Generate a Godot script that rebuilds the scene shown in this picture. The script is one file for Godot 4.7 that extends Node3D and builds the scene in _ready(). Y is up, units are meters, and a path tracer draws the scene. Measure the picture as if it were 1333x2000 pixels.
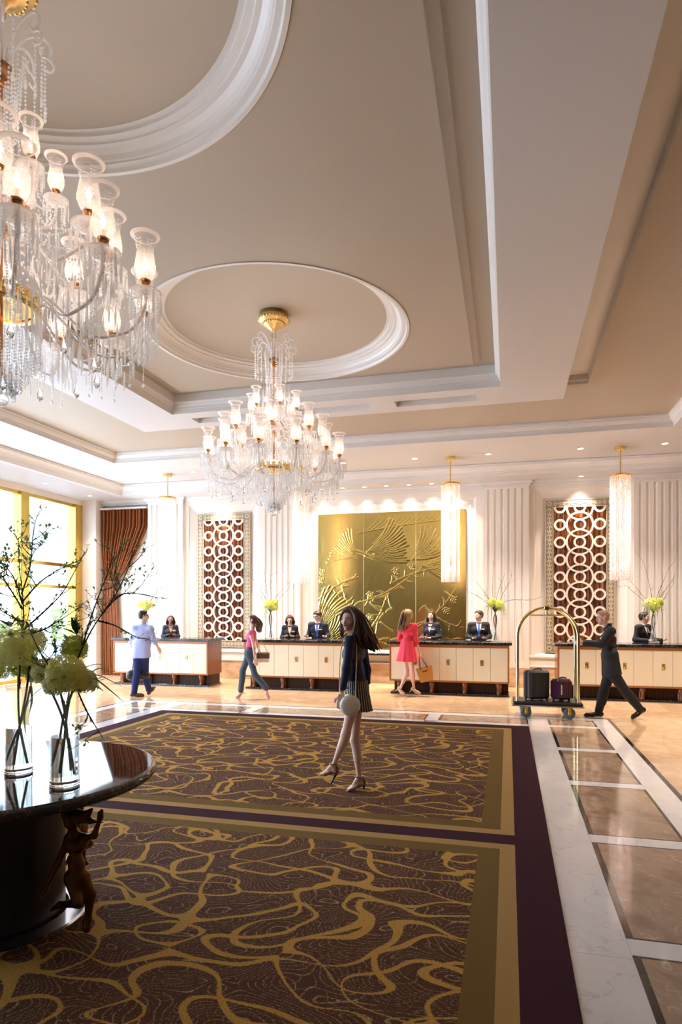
extends Node3D
# Hotel lobby with reception desks, crystal chandeliers and a gold relief mural.
# Room coordinates W(x, y, d): x along the reception wall, y up, d metres from the camera's foot towards that wall.

func _ready() -> void:
	# ---- camera: level, turned a little to the left of the room's axis, lens shifted upwards
	var cam := Camera3D.new()
	cam.name = "camera"
	cam.projection = Camera3D.PROJECTION_FRUSTUM
	cam.near = 0.05
	cam.far = 200.0
	cam.size = 2.0 * 0.05 * 1000.0 / LENS
	cam.frustum_offset = Vector2(0, 0.05 * 191.5 / LENS)
	cam.position = Vector3(0, 1.72, 0)
	cam.rotation.y = TURN
	add_child(cam)
	cam.current = true
	# ---- sky and exposure
	var env := Environment.new()
	var sky := Sky.new()
	var sm := ProceduralSkyMaterial.new()
	sm.sky_top_color = Color(0.62, 0.78, 1.0)
	sm.sky_horizon_color = Color(0.93, 0.97, 1.0)
	sm.ground_horizon_color = Color(0.85, 0.86, 0.86)
	sm.ground_bottom_color = Color(0.55, 0.55, 0.52)
	sm.energy_multiplier = 6.0
	sky.sky_material = sm
	env.background_mode = Environment.BG_SKY
	env.sky = sky
	env.tonemap_mode = Environment.TONE_MAPPER_LINEAR
	env.tonemap_exposure = 1.3
	env.sdfgi_enabled = true
	env.ssao_enabled = true
	env.ssil_enabled = true
	var we := WorldEnvironment.new()
	we.name = "world_environment"
	we.environment = env
	add_child(we)
	# ---- daylight that comes in through the window bays of the side wall
	for k in 7:
		var al := AreaLight3D.new()
		al.name = "window_daylight"
		al.area_size = Vector2(1.6, 4.2)
		al.light_energy = DAYLIGHT
		al.light_color = Color(0.86, 0.93, 1.0)
		al.area_range = 40.0
		al.shadow_enabled = true
		add_child(al, true)
		al.position = W(-10.45, 2.3, 13.4 - 1.85 * k)
		al.rotation = Vector3(-0.36, -PI / 2, 0)   # skylight falls in from above
	materials()
	# ---- the setting
	build_floor()
	build_ceiling()
	build_wall_back()
	build_other_walls()
	build_outside()
	build_carpet()
	# ---- things, largest first
	build_chandeliers()
	build_table()
	build_desks()
	build_mural()
	build_screens()
	build_curtain()
	build_pendants()
	build_downlights()
	build_cart()
	build_people()
	build_bags()
	build_flowers()

const DAYLIGHT := 9.5
const SPOT := 15.5
# ------------------------------------------------------------------ mesh helpers
class MB:
	var v := PackedVector3Array()
	var n := PackedVector3Array()
	var uv := PackedVector2Array()
	var i := PackedInt32Array()
	var t := Transform3D()
	func tri(a: Vector3, b: Vector3, c: Vector3) -> void:   # counter-clockwise seen from outside
		a = t * a; b = t * b; c = t * c
		var nn := (b - a).cross(c - a).normalized()
		var k := v.size()
		v.append_array([a, b, c]); n.append_array([nn, nn, nn]); uv.append_array([Vector2(0, 0), Vector2(1, 0), Vector2(1, 1)])
		i.append_array([k, k + 2, k + 1])
	func quad(a: Vector3, b: Vector3, c: Vector3, d: Vector3, uva := Vector2(0, 0), uvc := Vector2(1, 1)) -> void:
		a = t * a; b = t * b; c = t * c; d = t * d
		var nn := (c - a).cross(d - b).normalized()
		var k := v.size()
		v.append_array([a, b, c, d]); n.append_array([nn, nn, nn, nn])
		uv.append_array([uva, Vector2(uvc.x, uva.y), uvc, Vector2(uva.x, uvc.y)])
		i.append_array([k, k + 2, k + 1, k, k + 3, k + 2])
	func box(lo: Vector3, hi: Vector3, b := 0.0) -> void:
		b = minf(b, 0.45 * minf(hi.x - lo.x, minf(hi.y - lo.y, hi.z - lo.z)))
		if b <= 0.0:
			var p := []
			for k in 8: p.append(Vector3(hi.x if k & 1 else lo.x, hi.y if k & 2 else lo.y, hi.z if k & 4 else lo.z))
			quad(p[4], p[5], p[7], p[6]); quad(p[1], p[0], p[2], p[3]); quad(p[5], p[1], p[3], p[7])
			quad(p[0], p[4], p[6], p[2]); quad(p[6], p[7], p[3], p[2]); quad(p[0], p[1], p[5], p[4])
			return
		var c := (lo + hi) * 0.5
		var h := (hi - lo) * 0.5
		for ax in 3:
			var u := (ax + 1) % 3
			var w := (ax + 2) % 3
			for s in [-1.0, 1.0]:
				var q := []
				for e in [[-1, -1], [1, -1], [1, 1], [-1, 1]]:
					var x := Vector3()
					x[ax] = h[ax] * s; x[u] = (h[u] - b) * e[0]; x[w] = (h[w] - b) * e[1]
					q.append(c + x)
				if s > 0: quad(q[0], q[1], q[2], q[3])
				else: quad(q[3], q[2], q[1], q[0])
			for su in [-1.0, 1.0]:
				for sw in [-1.0, 1.0]:
					var a := Vector3(); var bb := Vector3(); var cc := Vector3(); var d := Vector3()
					a[ax] = -(h[ax] - b); a[u] = h[u] * su; a[w] = (h[w] - b) * sw
					bb[ax] = h[ax] - b; bb[u] = h[u] * su; bb[w] = (h[w] - b) * sw
					cc[ax] = h[ax] - b; cc[u] = (h[u] - b) * su; cc[w] = h[w] * sw
					d[ax] = -(h[ax] - b); d[u] = (h[u] - b) * su; d[w] = h[w] * sw
					if su * sw > 0: quad(c + d, c + cc, c + bb, c + a)
					else: quad(c + a, c + bb, c + cc, c + d)
		for k in 8:
			var s := Vector3(1 if k & 1 else -1, 1 if k & 2 else -1, 1 if k & 4 else -1)
			var a := c + Vector3(h.x * s.x, (h.y - b) * s.y, (h.z - b) * s.z)
			var bb := c + Vector3((h.x - b) * s.x, h.y * s.y, (h.z - b) * s.z)
			var d := c + Vector3((h.x - b) * s.x, (h.y - b) * s.y, h.z * s.z)
			if s.x * s.y * s.z > 0: tri(a, bb, d)
			else: tri(a, d, bb)
	func lathe(prof: Array, seg := 24, at := Vector3.ZERO, sharp := false) -> void:   # prof: Vector2(r, y), bottom to top on the outside
		var m := prof.size()
		if sharp:
			for k in m - 1: lathe([prof[k], prof[k + 1]], seg, at)
			return
		var k0 := v.size()
		for k in m:
			var d: Vector2 = (prof[mini(k + 1, m - 1)] - prof[maxi(k - 1, 0)]).normalized()
			for j in seg + 1:
				var a := TAU * j / seg
				v.append(t * (at + Vector3(prof[k].x * cos(a), prof[k].y, prof[k].x * sin(a))))
				n.append((t.basis * Vector3(d.y * cos(a), -d.x, d.y * sin(a))).normalized())
				uv.append(Vector2(float(j) / seg, float(k) / (m - 1)))
		for k in m - 1:
			for j in seg:
				var a := k0 + k * (seg + 1) + j
				var b := a + seg + 1
				i.append_array([a, a + 1, b + 1, a, b + 1, b])
	func ball(at: Vector3, r: Vector3, seg := 12, rings := 8) -> void:
		var k0 := v.size()
		for k in rings + 1:
			var p := PI * k / rings
			for j in seg + 1:
				var a := TAU * j / seg
				var d := Vector3(sin(p) * cos(a), -cos(p), sin(p) * sin(a))
				v.append(t * (at + d * r)); n.append((t.basis * (d / r)).normalized()); uv.append(Vector2(float(j) / seg, float(k) / rings))
		for k in rings:
			for j in seg:
				var a := k0 + k * (seg + 1) + j
				var b := a + seg + 1
				i.append_array([a, a + 1, b + 1, a, b + 1, b])
	func tube(path: Array, rad, seg := 8, caps := true, flat := 1.0, twist := 0.0) -> void:   # rad: a number or one for each point
		var m := path.size()
		if m < 2: return
		var k0 := v.size()
		var up := Vector3.UP
		var d0: Vector3 = (path[1] - path[0]).normalized()
		if absf(d0.dot(up)) > 0.9: up = Vector3.RIGHT
		var x := d0.cross(up).normalized()
		for k in m:
			var d: Vector3 = (path[mini(k + 1, m - 1)] - path[maxi(k - 1, 0)]).normalized()
			x = (x - d * x.dot(d)).normalized()
			var y := d.cross(x)
			var r: float = rad[k] if rad is Array else rad
			for j in seg + 1:
				var a := TAU * j / seg + twist * k
				var e := x * cos(a) + y * sin(a) * flat
				v.append(t * (path[k] + e * r)); n.append((t.basis * (x * cos(a) * flat + y * sin(a))).normalized()); uv.append(Vector2(float(j) / seg, float(k) / (m - 1)))
		for k in m - 1:
			for j in seg:
				var a := k0 + k * (seg + 1) + j
				var b := a + seg + 1
				i.append_array([a, b + 1, a + 1, a, b, b + 1])
		if caps:
			for e in 2:
				var base := k0 + (m - 1) * (seg + 1) * e
				var c := v.size()
				var d: Vector3 = (t.basis * ((path[m - 1] - path[m - 2]) if e else (path[0] - path[1]))).normalized()
				v.append(t * path[(m - 1) * e]); n.append(d); uv.append(Vector2())
				for j in seg + 1:
					v.append(v[base + j]); n.append(d); uv.append(Vector2())
				for j in seg:
					if e: i.append_array([c, c + 2 + j, c + 1 + j])
					else: i.append_array([c, c + 1 + j, c + 2 + j])
	func sheet(rows: Array, closed_u := false) -> void:   # grid of points, smooth normals; rows[k][j], u to the right, rows upwards seen from the front
		var m := rows.size()
		var w: int = rows[0].size()
		var k0 := v.size()
		for k in m:
			for j in w:
				var du: Vector3 = rows[k][mini(j + 1, w - 1)] - rows[k][maxi(j - 1, 0)]
				if closed_u and (j == 0 or j == w - 1): du = rows[k][1] - rows[k][w - 2]
				var dv: Vector3 = rows[mini(k + 1, m - 1)][j] - rows[maxi(k - 1, 0)][j]
				v.append(t * rows[k][j]); n.append((t.basis * du.cross(dv)).normalized()); uv.append(Vector2(float(j) / (w - 1), float(k) / (m - 1)))
		for k in m - 1:
			for j in w - 1:
				var a := k0 + k * w + j
				var b := a + w
				i.append_array([a, b + 1, a + 1, a, b, b + 1])
	func prism(poly: PackedVector2Array, z0: float, z1: float) -> void:   # counter-clockwise outline in xy
		if Geometry2D.is_polygon_clockwise(poly): poly.reverse()
		var ix := Geometry2D.triangulate_polygon(poly)
		for k in range(0, ix.size(), 3):
			var a := poly[ix[k]]; var b := poly[ix[k + 1]]; var c := poly[ix[k + 2]]
			if (b - a).cross(c - a) < 0:
				var s := b; b = c; c = s
			tri(Vector3(a.x, a.y, z1), Vector3(b.x, b.y, z1), Vector3(c.x, c.y, z1))
			tri(Vector3(a.x, a.y, z0), Vector3(c.x, c.y, z0), Vector3(b.x, b.y, z0))
		for k in poly.size():
			var a := poly[k]
			var b := poly[(k + 1) % poly.size()]
			quad(Vector3(a.x, a.y, z0), Vector3(b.x, b.y, z0), Vector3(b.x, b.y, z1), Vector3(a.x, a.y, z1))
	func arc_ring(c: Vector2, r0: float, r1: float, z0: float, z1: float, seg := 32, a0 := 0.0, a1 := TAU) -> void:
		for k in seg:
			var a := lerpf(a0, a1, float(k) / seg)
			var b := lerpf(a0, a1, float(k + 1) / seg)
			var p := Vector2(cos(a), sin(a)); var q := Vector2(cos(b), sin(b))
			var pi := c + p * r0; var po := c + p * r1; var qi := c + q * r0; var qo := c + q * r1
			quad(Vector3(pi.x, pi.y, z1), Vector3(po.x, po.y, z1), Vector3(qo.x, qo.y, z1), Vector3(qi.x, qi.y, z1))
			quad(Vector3(po.x, po.y, z0), Vector3(pi.x, pi.y, z0), Vector3(qi.x, qi.y, z0), Vector3(qo.x, qo.y, z0))
			quad(Vector3(po.x, po.y, z0), Vector3(qo.x, qo.y, z0), Vector3(qo.x, qo.y, z1), Vector3(po.x, po.y, z1))
			quad(Vector3(qi.x, qi.y, z0), Vector3(pi.x, pi.y, z0), Vector3(pi.x, pi.y, z1), Vector3(qi.x, qi.y, z1))
	func add(o: MB, tr := Transform3D()) -> void:
		var k0 := v.size()
		tr = t * tr
		for k in o.v.size():
			v.append(tr * o.v[k]); n.append((tr.basis * o.n[k]).normalized())
		uv.append_array(o.uv)
		for k in o.i: i.append(k + k0)
	func mesh() -> ArrayMesh:
		var a := []
		a.resize(Mesh.ARRAY_MAX)
		a[Mesh.ARRAY_VERTEX] = v; a[Mesh.ARRAY_NORMAL] = n; a[Mesh.ARRAY_TEX_UV] = uv; a[Mesh.ARRAY_INDEX] = i
		var m := ArrayMesh.new()
		m.add_surface_from_arrays(Mesh.PRIMITIVE_TRIANGLES, a)
		return m

# ------------------------------------------------------------------ nodes
var M := {}
var used := {}

func numbered(called: String) -> String:
	used[called] = used.get(called, -1) + 1
	return called if used[called] == 0 else "%s_%03d" % [called, used[called]]

func meta(o: Node, label := "", category := "", group := "", kind := "") -> Node:
	if label: o.set_meta("label", label)
	if category: o.set_meta("category", category)
	if group: o.set_meta("group", group)
	if kind: o.set_meta("kind", kind)
	return o

func thing(called: String, label: String, category: String, at := Vector3.ZERO, turn := 0.0, group := "", kind := "") -> Node3D:
	var o := Node3D.new()
	o.name = numbered(called)
	add_child(o)
	o.position = at
	o.rotation.y = turn
	return meta(o, label, category, group, kind)

func struct(called: String, label := "") -> Node3D:
	var o := Node3D.new()
	o.name = called
	add_child(o)
	return meta(o, label, "", "", "structure")

func put(mesh, called: String, mat: Material, parent: Node, at := Transform3D()) -> MeshInstance3D:
	var o := MeshInstance3D.new()
	o.name = called if parent != self else numbered(called)
	o.mesh = mesh.mesh() if mesh is MB else mesh
	o.material_override = mat
	o.transform = at
	parent.add_child(o, true)
	return o

func copy(src: Node3D, at: Vector3, turn := 0.0, label := "", group := "") -> Node3D:
	var c: Node3D = src.duplicate()
	c.name = numbered(str(src.name))
	add_child(c)
	c.position = at
	c.rotation.y = turn
	return meta(c, label, "", group)

func W(x: float, y: float, d: float) -> Vector3:   # room coordinates: x along the desk wall, y up, d distance towards that wall
	return Vector3(x, y, -d)

# a pixel of the photograph, at a distance f along the lens axis (taken from the floor the thing stands on)
const LENS := 1245.0
const TURN := 0.25608
func px(x: float, y: float, f: float) -> Vector3:
	var a := (x - 666.5) / LENS
	return W((a * cos(TURN) - sin(TURN)) * f, 1.72 + (1191.5 - y) / LENS * f, (a * sin(TURN) + cos(TURN)) * f)

func lin(r: float, g: float, b: float) -> Color:
	return Color(r, g, b).linear_to_srgb()

func mat(called: String, c: Color, rough := 0.5, metal := 0.0) -> StandardMaterial3D:
	var m := StandardMaterial3D.new()
	m.resource_name = called
	m.albedo_color = c
	m.roughness = rough
	m.metallic = metal
	M[called] = m
	return m

func noise_tex(seed_: int, freq: float, stops: Array, size := 512, octaves := 4, warp := 0.0, kind := FastNoiseLite.TYPE_SIMPLEX_SMOOTH, wide := 0) -> NoiseTexture2D:
	var f := FastNoiseLite.new()
	f.noise_type = kind
	f.seed = seed_
	f.frequency = freq
	f.fractal_octaves = octaves
	if octaves == 1: f.fractal_type = FastNoiseLite.FRACTAL_NONE
	if warp > 0:
		f.domain_warp_enabled = true
		f.domain_warp_amplitude = warp
		f.domain_warp_frequency = freq * 1.2
	var t := NoiseTexture2D.new()
	t.width = wide if wide else size
	t.height = size
	t.seamless = true
	t.generate_mipmaps = false
	t.noise = f
	if stops:
		var g := Gradient.new()
		var off := PackedFloat32Array(); var col := PackedColorArray()
		for s in stops: off.append(s[0]); col.append(s[1])
		g.offsets = off; g.colors = col
		t.color_ramp = g
	return t

func tri_tex(m: StandardMaterial3D, t: Texture2D, scale: Vector3, world := true) -> void:
	m.albedo_texture = t
	m.uv1_triplanar = true
	m.uv1_world_triplanar = world
	m.uv1_scale = scale

# ------------------------------------------------------------------ smooth bodies: tapered capsules joined by a smooth minimum, meshed as surface nets
# bone: [a, b, ra, rb] or [a, b, ra, rb, axis, squeeze]: the distance along axis counts squeeze times
func blob(bones: Array, cell: float, k: float, cuts := []) -> MB:
	var lo := Vector3(1e9, 1e9, 1e9)
	var hi := -lo
	for b in bones:
		var r := maxf(b[2], b[3]) + k * 1.5 + cell * 2.0
		for e in 2:
			lo = lo.min(b[e] - Vector3(r, r, r)); hi = hi.max(b[e] + Vector3(r, r, r))
	var nx := int((hi.x - lo.x) / cell) + 2
	var ny := int((hi.y - lo.y) / cell) + 2
	var nz := int((hi.z - lo.z) / cell) + 2
	var f := PackedFloat32Array()
	f.resize(nx * ny * nz)
	var ik := 1.0 / k
	for b in bones:
		var a: Vector3 = b[0]
		var ba: Vector3 = b[1] - a
		var ra: float = b[2]
		var dr: float = b[3] - ra
		var il := 1.0 / maxf(ba.length_squared(), 1e-9)
		var reach := maxf(ra, b[3]) + k * 2.5 + cell
		var mn: Vector3 = ((a.min(b[1]) - Vector3(reach, reach, reach) - lo) / cell).floor().max(Vector3.ZERO)
		var mx: Vector3 = ((a.max(b[1]) + Vector3(reach, reach, reach) - lo) / cell).ceil().min(Vector3(nx - 1, ny - 1, nz - 1))
		var sq: bool = b.size() > 4
		var ax: Vector3 = b[4] if sq else Vector3.ZERO
		var fs: float = b[5] - 1.0 if sq else 0.0
		for z in range(int(mn.z), int(mx.z) + 1):
			for y in range(int(mn.y), int(mx.y) + 1):
				var row := (z * ny + y) * nx
				var p := Vector3(lo.x + mn.x * cell, lo.y + y * cell, lo.z + z * cell) - a
				for x in range(int(mn.x), int(mx.x) + 1):
					var h := clampf(p.dot(ba) * il, 0.0, 1.0)
					var q := p - ba * h
					if sq: q += ax * (q.dot(ax) * fs)
					var d := q.length() - ra - dr * h
					if d < reach: f[row + x] += exp(-d * ik)
					p.x += cell
	for z in nz:
		for y in ny:
			var row := (z * ny + y) * nx
			for x in nx:
				var s := f[row + x]
				f[row + x] = -k * log(s) if s > 1e-6 else 0.5
	for c in cuts:   # [point, normal]: what lies on the side of the normal is cut away
		for z in nz:
			for y in ny:
				var row := (z * ny + y) * nx
				for x in nx:
					if f[row + x] < cell * 2.0:
						var e: float = (lo + Vector3(x, y, z) * cell - c[0]).dot(c[1])
						if e > f[row + x]: f[row + x] = e
	var out := MB.new()
	var id := PackedInt32Array()
	id.resize(nx * ny * nz)
	id.fill(-1)
	var sy := nx
	var sz := nx * ny
	for z in nz - 1:
		for y in ny - 1:
			var row := (z * ny + y) * nx
			for x in nx - 1:
				var o := row + x
				var c0 := f[o]; var c1 := f[o + 1]; var c2 := f[o + sy]; var c3 := f[o + sy + 1]
				var c4 := f[o + sz]; var c5 := f[o + sz + 1]; var c6 := f[o + sz + sy]; var c7 := f[o + sz + sy + 1]
				var mnv := minf(minf(minf(c0, c1), minf(c2, c3)), minf(minf(c4, c5), minf(c6, c7)))
				if mnv >= 0.0: continue
				var mxv := maxf(maxf(maxf(c0, c1), maxf(c2, c3)), maxf(maxf(c4, c5), maxf(c6, c7)))
				if mxv < 0.0: continue
				var p := Vector3.ZERO
				var cnt := 0
				if (c0 < 0) != (c1 < 0): p += Vector3(c0 / (c0 - c1), 0, 0); cnt += 1
				if (c2 < 0) != (c3 < 0): p += Vector3(c2 / (c2 - c3), 1, 0); cnt += 1
				if (c4 < 0) != (c5 < 0): p += Vector3(c4 / (c4 - c5), 0, 1); cnt += 1
				if (c6 < 0) != (c7 < 0): p += Vector3(c6 / (c6 - c7), 1, 1); cnt += 1
				if (c0 < 0) != (c2 < 0): p += Vector3(0, c0 / (c0 - c2), 0); cnt += 1
				if (c1 < 0) != (c3 < 0): p += Vector3(1, c1 / (c1 - c3), 0); cnt += 1
				if (c4 < 0) != (c6 < 0): p += Vector3(0, c4 / (c4 - c6), 1); cnt += 1
				if (c5 < 0) != (c7 < 0): p += Vector3(1, c5 / (c5 - c7), 1); cnt += 1
				if (c0 < 0) != (c4 < 0): p += Vector3(0, 0, c0 / (c0 - c4)); cnt += 1
				if (c1 < 0) != (c5 < 0): p += Vector3(1, 0, c1 / (c1 - c5)); cnt += 1
				if (c2 < 0) != (c6 < 0): p += Vector3(0, 1, c2 / (c2 - c6)); cnt += 1
				if (c3 < 0) != (c7 < 0): p += Vector3(1, 1, c3 / (c3 - c7)); cnt += 1
				id[o] = out.v.size()
				out.v.append(lo + (Vector3(x, y, z) + p / cnt) * cell)
				out.n.append(Vector3(c1 + c3 + c5 + c7 - c0 - c2 - c4 - c6, c2 + c3 + c6 + c7 - c0 - c1 - c4 - c5, c4 + c5 + c6 + c7 - c0 - c1 - c2 - c3).normalized())
				out.uv.append(Vector2.ZERO)
	for z in range(1, nz - 1):
		for y in range(1, ny - 1):
			var row := (z * ny + y) * nx
			for x in range(1, nx - 1):
				var o := row + x
				if id[o] < 0: continue
				var s := f[o] < 0.0
				if s != (f[o + 1] < 0.0): net(out, id[o], id[o - sy], id[o - sy - sz], id[o - sz], s)
				if s != (f[o + sy] < 0.0): net(out, id[o], id[o - sz], id[o - sz - 1], id[o - 1], s)
				if s != (f[o + sz] < 0.0): net(out, id[o], id[o - 1], id[o - 1 - sy], id[o - sy], s)
	return out

func net(out: MB, a: int, b: int, c: int, d: int, s: bool) -> void:
	if a < 0 or b < 0 or c < 0 or d < 0: return
	if s: out.i.append_array([a, c, b, a, d, c])
	else: out.i.append_array([a, b, c, a, c, d])

func materials() -> void:
	var white := Color(1, 1, 1)
	mat("plaster_white", lin(0.64, 0.645, 0.655), 0.55)
	mat("plaster_beige", lin(0.45, 0.395, 0.32), 0.6)
	mat("trim_white", lin(0.74, 0.73, 0.71), 0.4)
	mat("wall_cream", lin(0.78, 0.74, 0.68), 0.45)
	mat("wall_plain", lin(0.10, 0.055, 0.030), 0.5)  # dark tone invented for the unseen walls, to reduce bounce light near the camera
	# marbles
	var m := mat("marble_white", white, 0.1)
	tri_tex(m, noise_tex(3, 0.006, [[0.0, lin(0.76, 0.74, 0.73)], [0.47, lin(0.82, 0.80, 0.79)], [0.5, lin(0.64, 0.62, 0.62)], [0.512, lin(0.80, 0.78, 0.77)], [1.0, lin(0.85, 0.84, 0.83)]], 512, 5, 40.0), Vector3(0.55, 0.55, 0.55))
	m = mat("marble_brown", white, 0.07)
	tri_tex(m, noise_tex(11, 0.008, [[0.0, lin(0.27, 0.165, 0.10)], [0.35, lin(0.36, 0.24, 0.155)], [0.5, lin(0.44, 0.305, 0.205)], [0.6, lin(0.38, 0.26, 0.165)], [0.63, lin(0.60, 0.47, 0.35)], [0.66, lin(0.39, 0.265, 0.17)], [1.0, lin(0.48, 0.35, 0.24)]], 512, 5, 60.0), Vector3(0.7, 0.7, 0.7))
	m = mat("marble_black", white, 0.08)
	tri_tex(m, noise_tex(21, 0.009, [[0.0, lin(0.012, 0.011, 0.012)], [0.56, lin(0.02, 0.018, 0.017)], [0.6, lin(0.16, 0.12, 0.08)], [0.63, lin(0.02, 0.018, 0.018)], [1.0, lin(0.03, 0.026, 0.022)]], 512, 4, 60.0), Vector3(1.3, 1.3, 1.3))
	for k in 3:
		m = mat("marble_beige_%d" % k, lin(0.98 - 0.05 * k, 0.96 - 0.045 * k, 0.94 - 0.05 * k), 0.09)
		tri_tex(m, noise_tex(31 + k, 0.007, [[0.0, lin(0.60, 0.40, 0.23)], [0.4, lin(0.68, 0.48, 0.30)], [0.52, lin(0.74, 0.55, 0.36)], [0.56, lin(0.62, 0.42, 0.25)], [1.0, lin(0.78, 0.60, 0.42)]], 256, 5, 50.0), Vector3(0.5, 0.5, 0.5))
		m.uv1_offset = Vector3(0.31 * k, 0.17 * k, 0.43 * k)
	m = mat("travertine", white, 0.3)
	tri_tex(m, noise_tex(41, 0.012, [[0.0, lin(0.44, 0.29, 0.17)], [0.5, lin(0.60, 0.42, 0.27)], [1.0, lin(0.70, 0.53, 0.37)]], 256, 5, 30.0), Vector3(0.6, 1.8, 0.6))
	m = mat("desk_top", white, 0.12)
	tri_tex(m, noise_tex(51, 0.012, [[0.0, lin(0.010, 0.011, 0.014)], [0.5, lin(0.016, 0.018, 0.022)], [0.53, lin(0.42, 0.42, 0.42)], [0.56, lin(0.014, 0.016, 0.02)], [1.0, lin(0.02, 0.022, 0.028)]], 512, 3, 50.0), Vector3(1.6, 1.6, 1.6))
	m = mat("table_top", white, 0.04)
	tri_tex(m, noise_tex(57, 0.010, [[0.0, lin(0.02, 0.014, 0.012)], [0.45, lin(0.045, 0.028, 0.022)], [0.575, lin(0.03, 0.018, 0.014)], [0.59, lin(0.55, 0.45, 0.36)], [0.605, lin(0.03, 0.02, 0.016)], [1.0, lin(0.06, 0.035, 0.026)]], 512, 4, 70.0), Vector3(1.6, 1.6, 1.6))
	# woods
	m = mat("wood_red", white, 0.22)
	m.albedo_texture = noise_tex(61, 0.02, [[0.0, lin(0.10, 0.028, 0.010)], [0.5, lin(0.20, 0.062, 0.022)], [1.0, lin(0.28, 0.10, 0.036)]], 256, 4, 8.0)
	m.uv1_triplanar = true; m.uv1_world_triplanar = true; m.uv1_scale = Vector3(6.0, 0.5, 6.0)
	m = mat("wood_zebra", white, 0.45)
	m.metallic_specular = 0.3
	m.albedo_texture = noise_tex(62, 0.02, [[0.0, lin(0.008, 0.003, 0.002)], [0.45, lin(0.022, 0.008, 0.004)], [0.6, lin(0.07, 0.025, 0.010)], [1.0, lin(0.13, 0.052, 0.02)]], 256, 3, 6.0)
	m.uv1_triplanar = true; m.uv1_world_triplanar = true; m.uv1_scale = Vector3(14.0, 0.35, 14.0)
	mat("wood_edge", lin(0.36, 0.14, 0.04), 0.25)
	m = mat("leather_cream", lin(0.80, 0.73, 0.55), 0.42)
	m.normal_enabled = true
	m.normal_texture = leather_bump()
	m.normal_scale = 0.25
	m.uv1_triplanar = true; m.uv1_world_triplanar = true; m.uv1_scale = Vector3(5, 5, 5)
	# metals
	mat("brass", lin(0.86, 0.62, 0.22), 0.16, 1.0)
	mat("brass_satin", lin(0.80, 0.58, 0.24), 0.32, 1.0)
	mat("brass_pale", lin(0.92, 0.78, 0.42), 0.12, 1.0)
	mat("gold_window", lin(0.66, 0.46, 0.10), 0.2, 1.0)
	mat("copper", lin(0.72, 0.36, 0.16), 0.25, 1.0)
	mat("bronze", lin(0.16, 0.075, 0.030), 0.32, 0.9)
	mat("steel", lin(0.70, 0.74, 0.80), 0.14, 1.0)
	mat("black_metal", lin(0.012, 0.012, 0.018), 0.35)
	m = mat("mural_gold", lin(0.70, 0.55, 0.18), 0.24, 1.0)
	mat("seam_gold", lin(0.90, 0.75, 0.36), 0.2, 1.0)
	# screens and cloth
	mat("screen_ivory", lin(0.76, 0.71, 0.60), 0.4)
	mat("screen_border", lin(0.62, 0.55, 0.42), 0.42)
	mat("screen_border_deep", lin(0.34, 0.28, 0.18), 0.5)
	m = mat("silk_brown", white, 0.32)
	m.albedo_texture = noise_tex(71, 0.03, [[0.0, lin(0.018, 0.004, 0.002)], [0.42, lin(0.10, 0.026, 0.008)], [0.58, lin(0.32, 0.10, 0.026)], [1.0, lin(0.48, 0.18, 0.05)]], 256, 3)
	m.uv1_triplanar = true; m.uv1_world_triplanar = true; m.uv1_scale = Vector3(9.0, 0.25, 3.0)
	m = mat("curtain_rust", lin(0.22, 0.060, 0.010), 0.5)
	m.rim_enabled = true; m.rim = 0.4; m.rim_tint = 0.7
	# glass
	m = mat("glass_pane", Color(1, 1, 1, 0.06), 0.0)
	m.transparency = BaseMaterial3D.TRANSPARENCY_ALPHA
	m = mat("glass_shade", Color(1, 0.97, 0.95, 0.16), 0.03)
	m.transparency = BaseMaterial3D.TRANSPARENCY_ALPHA
	m.backlight_enabled = true; m.backlight = Color(0.25, 0.25, 0.25)
	m = mat("glass_frosted", Color(1, 0.97, 0.96, 0.72), 0.3)
	m.transparency = BaseMaterial3D.TRANSPARENCY_ALPHA
	m.backlight_enabled = true; m.backlight = Color(0.8, 0.8, 0.8)
	m = mat("crystal", Color(1, 1, 1, 0.40), 0.04)
	m.transparency = BaseMaterial3D.TRANSPARENCY_ALPHA
	m.backlight_enabled = true; m.backlight = Color(0.7, 0.7, 0.7)
	m = mat("crystal_solid", Color(1, 1, 1, 0.0), 0.0)
	m.refraction_enabled = true; m.refraction_scale = 0.055
	m = mat("crystal_warm", Color(1.0, 0.97, 0.96, 0.66), 0.08)
	m.transparency = BaseMaterial3D.TRANSPARENCY_ALPHA
	m = mat("glass_vase", Color(0.97, 1, 1, 0.10), 0.0)
	m.transparency = BaseMaterial3D.TRANSPARENCY_ALPHA
	m = mat("glass_solid", Color(1, 1, 1, 0.0), 0.0)
	m.refraction_enabled = true; m.refraction_scale = 0.05
	m = mat("water", Color(0.97, 1.0, 1.0, 0.0), 0.0)
	m.refraction_enabled = true; m.refraction_scale = 0.033
	# lamps
	m = mat("bulb_glow", Color(1, 0.9, 0.8), 0.4)
	m.emission_enabled = true; m.emission = Color(1.0, 0.88, 0.80); m.emission_energy_multiplier = 6.0
	m = mat("pendant_glow", Color(1, 0.95, 0.9), 0.4)
	m.emission_enabled = true; m.emission = Color(1.0, 0.89, 0.84); m.emission_energy_multiplier = 6.0
	m = mat("downlight_glow", Color(1, 1, 1), 0.4)
	m.emission_enabled = true; m.emission = Color(1.0, 0.90, 0.78); m.emission_energy_multiplier = 6.0
	# plants
	mat("leaf", lin(0.06, 0.14, 0.02), 0.4)
	mat("leaf_dark", lin(0.02, 0.07, 0.015), 0.35)
	mat("leaf_pale", lin(0.24, 0.34, 0.05), 0.5)
	mat("hydrangea", lin(0.84, 0.78, 0.16), 0.6)
	mat("hydrangea_pale", lin(0.88, 0.82, 0.48), 0.6)
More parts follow.
